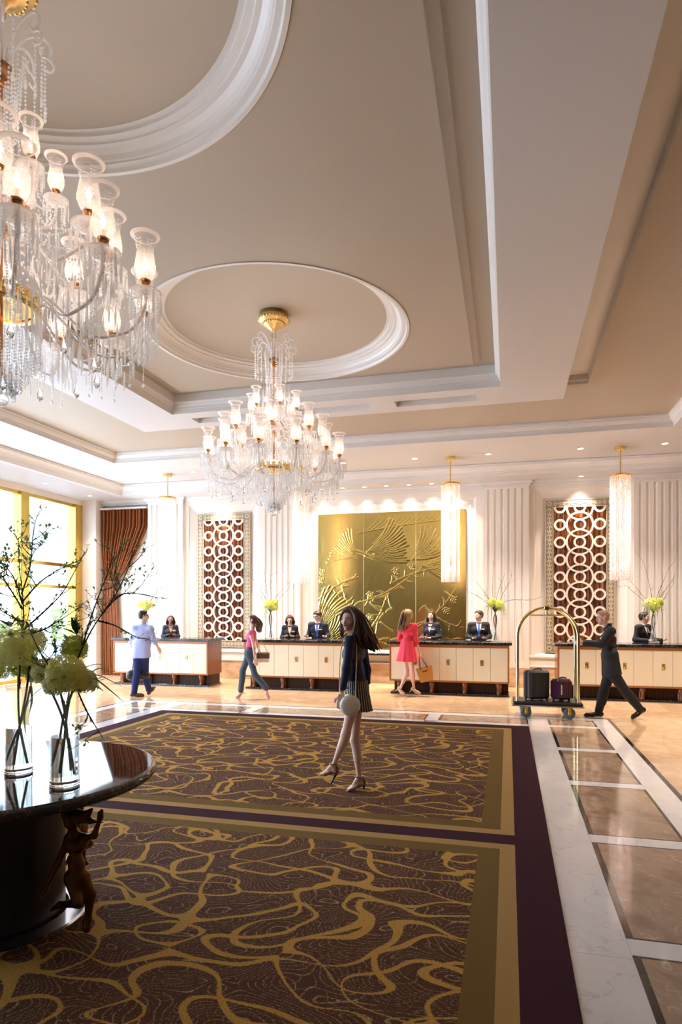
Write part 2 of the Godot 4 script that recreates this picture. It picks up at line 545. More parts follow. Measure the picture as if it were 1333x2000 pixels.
	mat("hydrangea_green", lin(0.66, 0.74, 0.10), 0.6)
	mat("blossom_white", lin(0.80, 0.78, 0.66), 0.6)
	mat("twig", lin(0.055, 0.030, 0.022), 0.7)
	for k in ["leaf", "leaf_pale", "hydrangea", "hydrangea_pale", "hydrangea_green", "blossom_white"]:
		M[k].backlight_enabled = true
		M[k].backlight = Color(0.95, 0.95, 0.75) if k.begins_with("h") or k.begins_with("b") else Color(0.45, 0.5, 0.3)

func leather_bump() -> NoiseTexture2D:
	var t := noise_tex(91, 0.05, [], 256, 3)
	t.as_normal_map = true
	t.bump_strength = 3.0
	return t

# ------------------------------------------------------------------ floor
func slab(parent: Node, called: String, m: Material, x0: float, x1: float, d0: float, d1: float, top: float, gap := 0.0015, key := "") -> void:
	var b := MB.new()
	b.box(Vector3(x0 + gap, top - 0.02, -d1 + gap), Vector3(x1 - gap, top, -d0 - gap), 0.0008)
	put(b, called, m, parent)

func build_floor() -> void:
	var f := struct("floor", "polished marble floor with beige tiles, white bands and brown inlaid panels")
	var bed := MB.new()
	bed.box(W(-11.4, -0.2, 15.2), W(5.9, -0.021, -6.4))
	put(bed, "screed", M.travertine, f)
	# beige tiles outside the border of bands: share meshes between tiles of one size
	var rng := RandomNumberGenerator.new()
	rng.seed = 5
	var shapes := {}
	var areas := [[-11.0, 5.4, 10.84, 14.84], [1.56, 5.4, 0.0, 10.84], [-11.0, -7.0, 0.0, 10.84]]
	for a in areas:
		var nx := int(round((a[1] - a[0]) / 0.92))
		var nd := int(round((a[3] - a[2]) / 0.98))
		var w: float = (a[1] - a[0]) / nx
		var h: float = (a[3] - a[2]) / nd
		var b := MB.new()
		b.box(Vector3(-w / 2 + 0.0008, -0.02, -h / 2 + 0.0008), Vector3(w / 2 - 0.0008, 0, h / 2 - 0.0008), 0.0005)
		var mesh := b.mesh()
		for i in nx:
			for j in nd:
				put(mesh, "tile", M["marble_beige_%d" % rng.randi_range(0, 2)], f, Transform3D(Basis(), W(a[0] + w * (i + 0.5), 0, a[2] + h * (j + 0.5))))
	# bands and panels
	for side in 2:
		var s := 1.0 if side == 0 else -1.0
		var X := func(x: float) -> float: return x if side == 0 else -5.44 - x
		var strip := func(called: String, m: Material, xa: float, xb: float, da: float, db: float) -> void:
			var p: float = X.call(xa); var q: float = X.call(xb)
			slab(f, called, m, minf(p, q), maxf(p, q), da, db, 0.0, 0.0006)
		for k in 7:   # long white slabs beside the carpet
			strip.call("white_band", M.marble_white, 0.302, 0.60, 9.8 - 1.6 * (k + 1), 9.8 - 1.6 * k)
			strip.call("white_band", M.marble_white, 1.28, 1.51, 10.56 - 1.6 * (k + 1), 10.56 - 1.6 * k)
			strip.call("black_strip", M.marble_black, 1.51, 1.56, 10.78 - 1.6 * (k + 1), 10.78 - 1.6 * k)
		strip.call("white_band", M.marble_white, 0.302, 0.60, 9.8, 10.56)
		strip.call("black_strip", M.marble_black, 1.51, 1.56, 10.78, 10.84)
		for k in 7:
			var d1 := 9.86 - 1.605 * k
			var d0 := d1 - 1.605 + 0.17
			strip.call("white_band", M.marble_white, 0.60, 1.28, d1, d1 + 0.17)
			inlay(f, X.call(0.60), X.call(1.28), d0, d1)
		inlay(f, X.call(0.60), X.call(1.28), 10.03, 10.56)
	# the aisle along the desks
	var cuts := [-6.72, -6.04, -5.74, -4.38, -4.18, -1.26, -1.06, 0.30, 0.60, 1.28]
	slab(f, "white_band", M.marble_white, -4.38, -4.18, 10.0, 10.56, 0.0, 0.0006)
	slab(f, "white_band", M.marble_white, -1.26, -1.06, 10.0, 10.56, 0.0, 0.0006)
	for c in [[-5.74, -4.38], [-4.18, -1.26], [-1.06, 0.302]]:
		inlay(f, c[0], c[1], 10.0, 10.56)
		slab(f, "white_band", M.marble_white, c[0], c[1], 9.8, 10.0, 0.0, 0.0006)
	for k in 5:
		slab(f, "white_band", M.marble_white, -6.95 + 1.692 * k, -6.95 + 1.692 * (k + 1), 10.56, 10.78, 0.0, 0.0006)
		slab(f, "black_strip", M.marble_black, -6.95 + 1.692 * k, -6.95 + 1.692 * (k + 1), 10.78, 10.84, 0.0, 0.0006)
	slab(f, "black_strip", M.marble_black, -7.0, -6.95, 10.78, 10.84, 0.0, 0.0006)

func inlay(f: Node, xa: float, xb: float, d0: float, d1: float) -> void:
	var x0 := minf(xa, xb)
	var x1 := maxf(xa, xb)
	var e := 0.038
	var h := 0.016
	slab(f, "black_strip", M.marble_black, x0, x0 + e, d0, d1, 0.0, 0.0004)
	slab(f, "black_strip", M.marble_black, x1 - e * 0.6, x1, d0, d1, 0.0, 0.0004)
	slab(f, "black_strip", M.marble_black, x0 + e, x1 - e * 0.6, d0, d0 + h, 0.0, 0.0004)
	slab(f, "black_strip", M.marble_black, x0 + e, x1 - e * 0.6, d1 - h, d1, 0.0, 0.0004)
	slab(f, "brown_panel", M.marble_brown, x0 + e, x1 - e * 0.6, d0 + h, d1 - h, 0.0, 0.0004)

# ------------------------------------------------------------------ ceiling
func loops(b: MB, list: Array) -> void:   # nested rectangles [x0, x1, d0, d1, y] seen from below, from the outside in
	for k in list.size() - 1:
		var p := []
		for e in 2:
			var l: Array = list[k + e]
			p.append([W(l[0], l[4], l[2]), W(l[1], l[4], l[2]), W(l[1], l[4], l[3]), W(l[0], l[4], l[3])])
		for s in 4:
			var u := (s + 1) % 4
			b.quad(p[0][s], p[1][s], p[1][u], p[0][u])

func inset(r: Array, steps: Array) -> Array:   # rectangle r = [x0, x1, d0, d1]; steps [inset, y]
	var out := []
	for s in steps: out.append([r[0] + s[0], r[1] - s[0], r[2] + s[0], r[3] - s[0], s[1]])
	return out

func disc_hole(b: MB, c: Vector2, r: float, x0: float, x1: float, d0: float, d1: float, y: float) -> void:   # flat rectangle with a round hole
	var seg := 96
	var edge := []
	for k in seg + 1:
		var a := TAU * k / seg
		var dir := Vector2(cos(a), sin(a))
		var s := 1e9
		if dir.x > 1e-6: s = minf(s, (x1 - c.x) / dir.x)
		if dir.x < -1e-6: s = minf(s, (x0 - c.x) / dir.x)
		if dir.y > 1e-6: s = minf(s, (d1 - c.y) / dir.y)
		if dir.y < -1e-6: s = minf(s, (d0 - c.y) / dir.y)
		edge.append([c + dir * r, c + dir * s])
	for k in seg:
		var a: Array = edge[k]
		var n: Array = edge[k + 1]
		b.quad(W(a[0].x, y, a[0].y), W(a[1].x, y, a[1].y), W(n[1].x, y, n[1].y), W(n[0].x, y, n[0].y))
	for q in [Vector2(x0, d0), Vector2(x1, d0), Vector2(x1, d1), Vector2(x0, d1)]:   # corners missed by the fan
		var best := 0
		var w := 1e9
		for k in seg:
			var mid: Vector2 = (edge[k][1] + edge[k + 1][1]) * 0.5
			if mid.distance_to(q) < w: w = mid.distance_to(q); best = k
		for k in [best - 1, best, best + 1]:
			var a: Vector2 = edge[posmod(k, seg)][1]
			var n: Vector2 = edge[posmod(k, seg) + 1][1]
			if absf(a.x - n.x) > 1e-5 and absf(a.y - n.y) > 1e-5:
				b.tri(W(a.x, y, a.y), W(q.x, y, q.y), W(n.x, y, n.y))

const SOFFIT := 4.60
const RING := 4.86
const BEIGE := 5.06

func build_ceiling() -> void:
	var c := struct("ceiling", "tiered white and beige plaster ceiling with coffers and round medallions")
	var room := [-11.25, 5.75, -6.3, 15.05]
	var crown := [-9.45, 4.01, -5.2, 14.15]
	var b := MB.new()
	loops(b, [[room[0], room[1], room[2], room[3], SOFFIT], crown + [SOFFIT]])
	put(b, "soffit", M.plaster_white, c)
	b = MB.new()
	loops(b, inset(crown, [[0, SOFFIT], [0, 4.675], [0.022, 4.68], [0.022, 4.705], [0.035, 4.71], [0.06, 4.755], [0.10, 4.79], [0.125, 4.80], [0.125, 4.835], [0.14, 4.84], [0.14, 4.852], [0.125, 4.853], [0.125, RING]]))
	put(b, "crown_moulding", M.trim_white, c)
	var coffer := [-8.16, 2.74, -4.5, 11.97]
	b = MB.new()
	loops(b, inset(crown, [[0.125, RING]]) + [coffer + [RING]])
	put(b, "ceiling_border", M.plaster_white, c)
	b = MB.new()
	loops(b, inset(coffer, [[0, RING], [0, 4.915], [0.02, 4.92], [0.02, 4.945], [0.05, 4.965], [0.075, 5.0], [0.08, 5.03], [0.10, 5.035], [0.10, BEIGE]]))
	put(b, "coffer_moulding", M.trim_white, c)
	# the beige field with its two long side slots
	var slabr := [-6.2, 0.8, -3.0, 10.0]
	var inr: Array = inset(coffer, [[0.10, BEIGE]])[0]
	b = MB.new()
	var rects := [[inr[0], inr[1], slabr[3], inr[3]], [inr[0], inr[1], inr[2], slabr[2]], [inr[0], slabr[0] - 0.34, slabr[2], slabr[3]], [slabr[1] + 0.34, inr[1], slabr[2], slabr[3]]]
	for r in rects: b.quad(W(r[0], BEIGE, r[2]), W(r[0], BEIGE, r[3]), W(r[1], BEIGE, r[3]), W(r[1], BEIGE, r[2]))
	put(b, "beige_field", M.plaster_beige, c)
	for s in 2:
		var x0: float = slabr[0] - 0.34 if s == 0 else slabr[1]
		var x1: float = slabr[0] if s == 0 else slabr[1] + 0.34
		b = MB.new()
		loops(b, [[x0, x1, slabr[2], slabr[3], BEIGE], [x0, x1, slabr[2], slabr[3], 5.1], [x0 + 0.03, x1 - 0.0, slabr[2], slabr[3] - 0.03, 5.11], [x0 + 0.03, x1, slabr[2], slabr[3] - 0.03, 5.19]])
		b.quad(W(x0 + 0.03, 5.19, slabr[2]), W(x0 + 0.03, 5.19, slabr[3] - 0.03), W(x1, 5.19, slabr[3] - 0.03), W(x1, 5.19, slabr[2]))
		put(b, "side_slot", M.trim_white, c)
	# the white slab that hangs below the beige field
	var inner := [-5.22, -0.10, -2.2, 9.22]
	b = MB.new()
	loops(b, [slabr + [BEIGE + 0.14], slabr + [RING]])
	var slots := [[-5.02, -3.80], [-3.39, -2.05], [-1.66, -0.43]]
	var fx := [slabr[0]]
	for s in slots: fx.append_array(s)
	fx.append(slabr[1])
	loops(b, [slabr + [RING], [inner[0], inner[1], inner[2], inner[3], RING]].slice(0, 0))
	var lower := func(x0: float, x1: float, d0: float, d1: float) -> void:
		b.quad(W(x0, RING, d0), W(x0, RING, d1), W(x1, RING, d1), W(x1, RING, d0))
	lower.call(slabr[0], inner[0], slabr[2], inner[3])
	lower.call(inner[1], slabr[1], slabr[2], inner[3])
	lower.call(inner[0], inner[1], slabr[2], inner[2])
	lower.call(slabr[0], slabr[1], inner[3], 9.49)
	lower.call(slabr[0], slabr[1], 9.76, slabr[3])
	for k in range(0, fx.size(), 2): lower.call(fx[k], fx[k + 1], 9.49, 9.76)
	put(b, "white_slab", M.plaster_white, c)
	for s in slots:
		b = MB.new()
		loops(b, [[s[0], s[1], 9.49, 9.76, RING], [s[0], s[1], 9.49, 9.76, RING + 0.05], [s[0] + 0.02, s[1] - 0.02, 9.51, 9.74, RING + 0.055], [s[0] + 0.02, s[1] - 0.02, 9.51, 9.74, RING + 0.14]])
		b.quad(W(s[0] + 0.02, RING + 0.14, 9.51), W(s[0] + 0.02, RING + 0.14, 9.74), W(s[1] - 0.02, RING + 0.14, 9.74), W(s[1] - 0.02, RING + 0.14, 9.51))
		put(b, "air_slot", M.trim_white, c)
	b = MB.new()
	loops(b, inset(inner, [[0, RING], [0, 4.93], [0.015, 4.935], [0.015, 4.96], [0.03, 4.97], [0.05, 5.01], [0.07, 5.025], [0.07, 5.15]]))
	put(b, "slab_moulding", M.trim_white, c)
	b = MB.new()
	loops(b, inset(inner, [[0.07, 5.15], [0.27, 5.15]]))
	put(b, "trough", M.plaster_beige, c)
	b = MB.new()
	loops(b, inset(inner, [[0.27, 5.15], [0.28, 5.115], [0.35, 5.085], [0.355, 5.07], [0.37, 5.07]]))
	put(b, "field_moulding", M.plaster_beige, c)
	# central field with the round medallions
	var fr: Array = inset(inner, [[0.37, 5.07]])[0]
	var med := [[Vector2(-2.7, 7.27), 1.58], [Vector2(-2.7, 2.62), 1.69]]
	b = MB.new()
	disc_hole(b, med[0][0], med[0][1], fr[0], fr[1], 4.92, fr[3], 5.07)
	disc_hole(b, med[1][0], med[1][1], fr[0], fr[1], fr[2], 4.92, 5.07)
	put(b, "central_field", M.plaster_beige, c)
	for q in med:
		var r: float = q[1]
		var at: Vector3 = W(q[0].x, 0, q[0].y)
		b = MB.new()
		var pr := [Vector2(r - 0.26, 5.225), Vector2(r - 0.22, 5.225), Vector2(r - 0.22, 5.20), Vector2(r - 0.17, 5.19), Vector2(r - 0.17, 5.175), Vector2(r - 0.135, 5.17), Vector2(r - 0.10, 5.145), Vector2(r - 0.085, 5.115), Vector2(r - 0.07, 5.11), Vector2(r - 0.07, 5.095), Vector2(r - 0.03, 5.09), Vector2(r - 0.02, 5.062), Vector2(r + 0.012, 5.062), Vector2(r + 0.012, 5.072)]
		pr.reverse()
		b.lathe(pr, 120, at, true)
		flip(b)
		put(b, "medallion_moulding", M.trim_white, c)
		b = MB.new()
		var dome := []
		for k in 9: dome.append(Vector2((r - 0.24) * (1.0 - k / 8.0), 5.225 + 0.05 * sin(PI / 2 * k / 8.0)))
		b.lathe(dome, 96, at)
		flip(b)
		put(b, "medallion_dome", M.plaster_beige, c)
	# roof above, so that no sky comes in
	b = MB.new()
	b.box(W(-11.6, 5.35, 15.4), W(6.1, 5.55, -6.7))
	for w in [[-11.6, -11.25, -6.7, 15.4], [5.75, 6.1, -6.7, 15.4], [-11.6, 6.1, -6.7, -6.3], [-11.6, 6.1, 15.05, 15.4]]:
		b.box(W(w[0], 4.55, w[3]), W(w[1], 5.35, w[2]))
	put(b, "roof_slab", M.plaster_white, c)

func flip(b: MB) -> void:
	for k in b.n.size(): b.n[k] = -b.n[k]
	for k in range(0, b.i.size(), 3):
		var s := b.i[k + 1]
		b.i[k + 1] = b.i[k + 2]
		b.i[k + 2] = s

# ------------------------------------------------------------------ walls
func frame(b: MB, o: Array, i: Array, d0: float, d1: float) -> void:   # rectangles [x0, x1, y0, y1] in the wall, outer at d0, inner at d1
	var p := [W(o[0], o[2], d0), W(o[1], o[2], d0), W(o[1], o[3], d0), W(o[0], o[3], d0)]
	var q := [W(i[0], i[2], d1), W(i[1], i[2], d1), W(i[1], i[3], d1), W(i[0], i[3], d1)]
	for s in 4:
		var u := (s + 1) % 4
		b.quad(p[s], p[u], q[u], q[s])

const PIL := [-8.54, -5.395, -0.045, 3.10]

func build_wall_back() -> void:
	var w := struct("wall_back", "cream panelled wall with fluted pilasters behind the reception desks")
	var b := MB.new()
	b.box(W(-11.3, -0.1, 15.1), W(5.8, 4.62, 14.96))
	put(b, "wall_core", M.wall_cream, w)
	# pilasters with six flutes
	b = MB.new()
	var plan := []
	plan.append(Vector2(-0.5, 0.0)); plan.append(Vector2(-0.5, 0.18))
	for k in 6:
		var x := -0.365 + 0.146 * k
		for s in 9:
			var a := PI * s / 8.0
			plan.append(Vector2(x - 0.036 * cos(a), 0.18 - 0.034 * sin(a)))
	plan.append(Vector2(0.5, 0.18)); plan.append(Vector2(0.5, 0.0))
	for k in plan.size() - 1:
		var p: Vector2 = plan[k]
		var q: Vector2 = plan[k + 1]
		b.quad(Vector3(p.x, 0.55, p.y), Vector3(q.x, 0.55, q.y), Vector3(q.x, 4.43, q.y), Vector3(p.x, 4.43, p.y))
	b.box(Vector3(-0.5, 0.45, 0), Vector3(0.5, 0.55, 0.18))
	b.box(Vector3(-0.5, 4.43, 0), Vector3(0.5, 4.47, 0.18))
	var pm := b.mesh()
	b = MB.new()   # cornice length of a pilaster
	for s in [[0.20, 4.47, 4.50], [0.215, 4.50, 4.53], [0.25, 4.53, 4.575], [0.265, 4.575, 4.60]]:
		b.box(Vector3(-0.5 - s[0] + 0.18, s[1], 0), Vector3(0.5 + s[0] - 0.18, s[2], s[0]), 0.006)
	var cm := b.mesh()
	b = MB.new()
	b.box(Vector3(-0.52, 0, 0), Vector3(0.52, 0.45, 0.20), 0.006)
	var bm := b.mesh()
	for x in PIL:
		put(pm, "pilaster", M.wall_cream, w, Transform3D(Basis(), W(x, 0, 14.9)))
		put(cm, "pilaster_cornice", M.trim_white, w, Transform3D(Basis(), W(x, 0, 14.9)))
		put(bm, "pilaster_base", M.travertine, w, Transform3D(Basis(), W(x, 0, 14.9)))
	# bays between them: flat field, splayed reveal, inner frame
	var bays := [[-10.44, -9.04], [-8.04, -5.895], [-4.895, -0.545], [0.455, 2.6], [3.6, 5.5]]
	for k in 5:
		var x0: float = bays[k][0]
		var x1: float = bays[k][1]
		var fld := MB.new()
		var o := [x0, x1, 0.45, 4.47]
		var mid := (x0 + x1) / 2
		if k == 0 or k == 4:
			fld.box(W(x0, 0.45, 14.96), W(x1, 4.47, 14.86))
		elif k == 2:
			frame(fld, o, [-4.72, -0.70, 0.72, 4.30], 14.84, 14.84)
			frame(fld, [-4.72, -0.70, 0.72, 4.30], [-4.66, -0.76, 0.74, 4.24], 14.84, 14.87)
			frame(fld, [-4.66, -0.76, 0.74, 4.24], [-4.60, -0.82, 0.76, 4.17], 14.87, 14.87)
			frame(fld, [-4.60, -0.82, 0.76, 4.17], [-4.50, -0.89, 0.79, 4.07], 14.87, 14.92)
			frame(fld, [-4.50, -0.89, 0.79, 4.07], [-4.4, -1.0, 0.9, 3.9], 14.92, 14.92)
		else:
			frame(fld, o, [mid - 0.95, mid + 0.95, 0.72, 4.40], 14.82, 14.82)
			frame(fld, [mid - 0.95, mid + 0.95, 0.72, 4.40], [mid - 0.93, mid + 0.93, 0.73, 4.37], 14.82, 14.85)
			frame(fld, [mid - 0.93, mid + 0.93, 0.73, 4.37], [mid - 0.74, mid + 0.74, 0.76, 4.18], 14.85, 14.93)
			frame(fld, [mid - 0.74, mid + 0.74, 0.76, 4.18], [mid - 0.6, mid + 0.6, 0.9, 4.0], 14.93, 14.93)
		put(fld, "bay_panel", M.wall_cream, w)
		var cor := MB.new()
		for s in [[0.06, 4.47, 4.50], [0.075, 4.50, 4.53], [0.11, 4.53, 4.575], [0.125, 4.575, 4.60]]:
			cor.box(W(x0, s[1], 14.9), W(x1, s[2], 14.84 - s[0]), 0.004)
		put(cor, "bay_cornice", M.trim_white, w)
		var ba := MB.new()
		ba.box(W(x0, 0, 14.95), W(x1, 0.45, 14.80), 0.004)
		put(ba, "stone_base", M.travertine, w)
		var dado := MB.new()
		dado.box(W(x0, 0.45, 14.9), W(x1, 0.48, 14.78), 0.006)
		dado.box(W(x0, 0.66, 14.9), W(x1, 0.70, 14.79), 0.006)
		put(dado, "dado_moulding", M.trim_white, w)
	# dark stone ledge below the mural
	b = MB.new()
	b.box(W(-4.8, 0.66, 14.9), W(-0.6, 0.71, 14.62), 0.006)
	put(b, "stone_ledge", M.desk_top, w)

func build_other_walls() -> void:
	var w := struct("wall_window", "side wall with tall gold framed windows")
	var b := MB.new()
	b.box(W(-11.25, -0.1, 15.05), W(-10.44, 4.62, 14.52), 0.01)           # pier next to the desk wall
	put(b, "pier", M.wall_cream, w)
	b = MB.new()
	b.box(W(-11.25, 4.47, 14.53), W(-10.85, 4.62, -6.3))
	b.box(W(-11.25, -0.1, 14.53), W(-10.85, 0.05, 1.25))
	b.box(W(-11.25, -0.1, 1.25), W(-10.85, 4.62, -6.3))
	put(b, "wall_core", M.wall_cream, w)
	var posts := [14.37, 12.47, 10.62, 8.77, 6.92, 5.07, 3.22, 1.37]
	for k in 7:
		var win := struct("window_%d" % (k + 1), "tall window with polished gold frame looking onto the forecourt")
		var d1: float = posts[k] - 0.13
		var d0: float = posts[k + 1] + 0.13
		b = MB.new()
		b.box(W(-11.1, 0.05, posts[k] + 0.13), W(-10.84, 4.47, posts[k] - 0.13), 0.01)
		put(b, "post", M.gold_window, win)
		if k == 6:
			b = MB.new()
			b.box(W(-11.1, 0.05, posts[7] + 0.13), W(-10.84, 4.47, posts[7] - 0.13), 0.01)
			put(b, "post", M.gold_window, win)
		for y in [[0.05, 0.13], [2.27, 2.34], [2.82, 2.90], [4.40, 4.47]]:
			b = MB.new()
			b.box(W(-11.0, y[0], d1 + 0.005), W(-10.9, y[1], d0 - 0.005), 0.006)
			put(b, "transom", M.gold_window, win)
		for y in [[0.13, 2.27], [2.34, 2.82], [2.90, 4.40]]:
			b = MB.new()
			b.box(W(-10.965, y[0], d1), W(-10.955, y[1], d0))
			put(b, "pane", M.glass_pane, win)
	w = struct("wall_right", "plain unseen wall across from the windows, toned dark to cut bounce light")
	b = MB.new()
	b.box(W(5.5, -0.1, 15.05), W(5.75, 4.62, -6.3))
	put(b, "wall_core", M.wall_plain, w)  # out of view; its dark finish only keeps the foreground dimmer
	w = struct("wall_front", "plain unseen wall opposite the reception desks, toned dark to cut bounce light")
	b = MB.new()
	b.box(W(-11.25, -0.1, -6.0), W(5.75, 4.62, -6.3))
	put(b, "wall_core", M.wall_plain, w)

func build_outside() -> void:
	var g := struct("ground_outside", "pale paved forecourt beyond the windows")
	mat("paving", lin(0.62, 0.62, 0.60), 0.8)
	mat("outer_wall", lin(0.72, 0.78, 0.78), 0.8)
	mat("canopy", lin(0.80, 0.72, 0.52), 0.6)
	var b := MB.new()
	b.box(W(-60, -0.3, 50), W(-11.3, -0.12, -25))
	put(b, "paving", M.paving, g)
	var can := struct("canopy_outside", "entrance canopy over the forecourt beyond the windows")
	b = MB.new()
	b.box(W(-24.0, 5.2, 26), W(-17.2, 5.5, 8))
	put(b, "canopy_slab", M.canopy, can)
	for d in [22.0, 17.4]:
		var col := thing("forecourt_column", "pale square column on the forecourt seen through the windows", "column", W(-18.6, -0.12, d), 0.0, "forecourt columns")
		b = MB.new()
		b.box(Vector3(-0.4, 0, -0.4), Vector3(0.4, 5.32, 0.4), 0.02)
		put(b, "shaft", M.outer_wall, col)
		b = MB.new()
		b.box(Vector3(-0.5, 0, -0.5), Vector3(0.5, 0.3, 0.5), 0.02)
		put(b, "plinth", M.outer_wall, col)
	var rng := RandomNumberGenerator.new()
	rng.seed = 8
	for k in 3:
		var t := thing("forecourt_shrub", ["round clipped shrub beside the far forecourt column", "broad leafy shrub beyond the window panes", "low leafy shrub near the window corner"][k], "shrub", W(-25.0 + k * 2.2, -0.12, 31.0 - 4.2 * k))
		b = MB.new()
		var leafy := MB.new()
		for j in 260:
			var a := rng.randf() * TAU
			var q := acos(rng.randf_range(-0.6, 1.0))
			var p := Vector3(sin(q) * cos(a), cos(q) + 0.75, sin(q) * sin(a)) * (1.1 - 0.2 * k)
			var u := Vector3(rng.randfn(), rng.randfn(), rng.randfn()).normalized() * 0.16
			var v := u.cross(Vector3(rng.randfn(), rng.randfn(), rng.randfn())).normalized() * 0.09
			leafy.quad(p - u, p + v, p + u, p - v)
		put(leafy, "foliage", M.leaf_pale, t)
		b.tube([Vector3(0, 0, 0), Vector3(0.02, 0.5, 0), Vector3(0, 1.0, 0.03)], 0.05, 7)
		put(b, "stem", M.twig, t)

# ------------------------------------------------------------------ carpet
func carpet_image() -> ImageTexture:
	var w := 1050
	var h := 1180
	var mk := func(s: int, fr: float, warp: float) -> FastNoiseLite:
		var f := FastNoiseLite.new()
		f.noise_type = FastNoiseLite.TYPE_SIMPLEX_SMOOTH
		f.seed = s
		f.frequency = fr
		f.fractal_type = FastNoiseLite.FRACTAL_NONE
		f.domain_warp_enabled = warp > 0
		f.domain_warp_amplitude = warp
		f.domain_warp_frequency = fr * 1.3
		f.domain_warp_fractal_type = FastNoiseLite.DOMAIN_WARP_FRACTAL_NONE
		return f
	var A: FastNoiseLite = mk.call(4, 0.0080, 52.0)
	var B: FastNoiseLite = mk.call(9, 0.0072, 56.0)
	var C: FastNoiseLite = mk.call(17, 0.006, 45.0)
	var G: FastNoiseLite = mk.call(23, 0.35, 0.0)
	var out := PackedByteArray()
	out.resize(w * h * 3)
	var k := 0
	for y in h:
		for x in w:
			var n := G.get_noise_2d(x, y) * 0.5
			var a := absf(A.get_noise_2d(x, y))
			var b := absf(B.get_noise_2d(x, y) - 0.04)
			var c := C.get_noise_2d(x, y)
			var wide := 0.10 + 0.085 * c
			var r := 92.0; var gg := 62.0; var bb := 46.0                        # brown ground
			if a < wide or b < wide * 0.85: r = 190.0; gg = 147.0; bb = 74.0     # gold ribbons
			elif n > -0.22:
				var q := c * 9.0 + a * 4.0
				if q - floorf(q) < 0.11: r = 172.0; gg = 147.0; bb = 108.0       # broken pale threads
				else:
					q = (x * 0.9 - y * 0.25) * 0.035 + b * 9.0
					if q - floorf(q) < 0.07: r = 152.0; gg = 124.0; bb = 90.0
			var m := 1.0 + 0.30 * n
			out[k] = int(minf(r * m, 255)); out[k + 1] = int(minf(gg * m, 255)); out[k + 2] = int(minf(bb * m, 255))
			k += 3
	return ImageTexture.create_from_image(Image.create_from_data(w, h, false, Image.FORMAT_RGB8, out))

func build_carpet() -> void:
	var c := thing("carpet", "large brown and gold swirl patterned carpet with a dark plum border", "carpet")
	var pile := noise_tex(81, 0.25, [], 256, 2)
	pile.as_normal_map = true
	pile.bump_strength = 6.0
	var wool := func(called: String, col: Color) -> StandardMaterial3D:
		var m := mat(called, col, 0.95)
		m.metallic_specular = 0.2
		m.normal_enabled = true; m.normal_texture = pile; m.normal_scale = 0.6
		m.uv1_triplanar = true; m.uv1_world_triplanar = true; m.uv1_scale = Vector3(3, 3, 3)
		return m
	wool.call("wool_plum", lin(0.060, 0.021, 0.028))
	wool.call("wool_olive", lin(0.20, 0.12, 0.035))
	wool.call("wool_gold", lin(0.46, 0.28, 0.10))
	var m := mat("wool_pattern", Color(1, 1, 1), 0.95)
	m.albedo_texture = carpet_image()
	m.metallic_specular = 0.2
	var y := 0.006
	var flat := func(b: MB, x0: float, x1: float, d0: float, d1: float) -> void:
		b.quad(W(x0, y, d0), W(x1, y, d0), W(x1, y, d1), W(x0, y, d1), Vector2(0, 1), Vector2(1, 0))
	var ring := func(called: String, mm: Material, o: Array, i: Array) -> void:
		var b := MB.new()
		flat.call(b, o[0], o[1], o[2], i[2]); flat.call(b, o[0], o[1], i[3], o[3]); flat.call(b, o[0], i[0], i[2], i[3]); flat.call(b, i[1], o[1], i[2], i[3])
		put(b, called, mm, c)
	# plum ground: the frame round both fields and the bar between them
	var xs := [-5.74, 0.30]
	var far := [-5.49, 0.05, 5.02, 9.55]
	var near := [-5.49, 0.05, 0.29, 4.82]
	var back := [-5.49, 0.05, -4.44, 0.09]
	var b := MB.new()
	flat.call(b, xs[0], far[0], -4.7, 9.8); flat.call(b, far[1], xs[1], -4.7, 9.8)
	flat.call(b, far[0], far[1], 9.55, 9.8); flat.call(b, far[0], far[1], 4.82, 5.02); flat.call(b, far[0], far[1], 0.09, 0.29); flat.call(b, far[0], far[1], -4.7, -4.44)
	b.quad(W(xs[0], y, 9.8), W(xs[1], y, 9.8), W(xs[1], 0, 9.8), W(xs[0], 0, 9.8))
	put(b, "plum_border", M.wool_plum, c)
	for f in [far, near, back]:
		var g := [f[0] + 0.105, f[1] - 0.105, f[2] + 0.105, f[3] - 0.105]
		var o := [g[0] + 0.15, g[1] - 0.15, g[2] + 0.15, g[3] - 0.15]
		ring.call("gold_stripe", M.wool_gold, f, g)
		ring.call("olive_stripe", M.wool_olive, g, o)
		b = MB.new()
		flat.call(b, o[0], o[1], o[2], o[3])
		put(b, "swirl_field", m, c)

# ------------------------------------------------------------------ crystal chandeliers
func prism_mesh(l: float, r: float) -> ArrayMesh:   # faceted spear with a small bead on top
	var b := MB.new()
	b.lathe([Vector2(0.0005, -l), Vector2(r * 0.75, -l + r * 2.2), Vector2(r, -l * 0.55), Vector2(r * 0.55, -l * 0.16), Vector2(0.0005, -l * 0.13)], 6, Vector3.ZERO, true)
	b.lathe([Vector2(0.0005, -l * 0.13), Vector2(r * 0.9, -l * 0.065), Vector2(0.0005, 0)], 6, Vector3.ZERO, true)
	return b.mesh()

func pear_mesh(l: float, r: float) -> ArrayMesh:
	var b := MB.new()
	b.lathe([Vector2(0.0005, -l), Vector2(r * 0.8, -l * 0.82), Vector2(r, -l * 0.62), Vector2(r * 0.55, -l * 0.3), Vector2(r * 0.12, 0)], 8, Vector3.ZERO, true)
	return b.mesh()

func bead_string(b: MB, path: Array, r: float) -> void:   # octahedral beads along a path
	for p in path: bead(b, p, r)

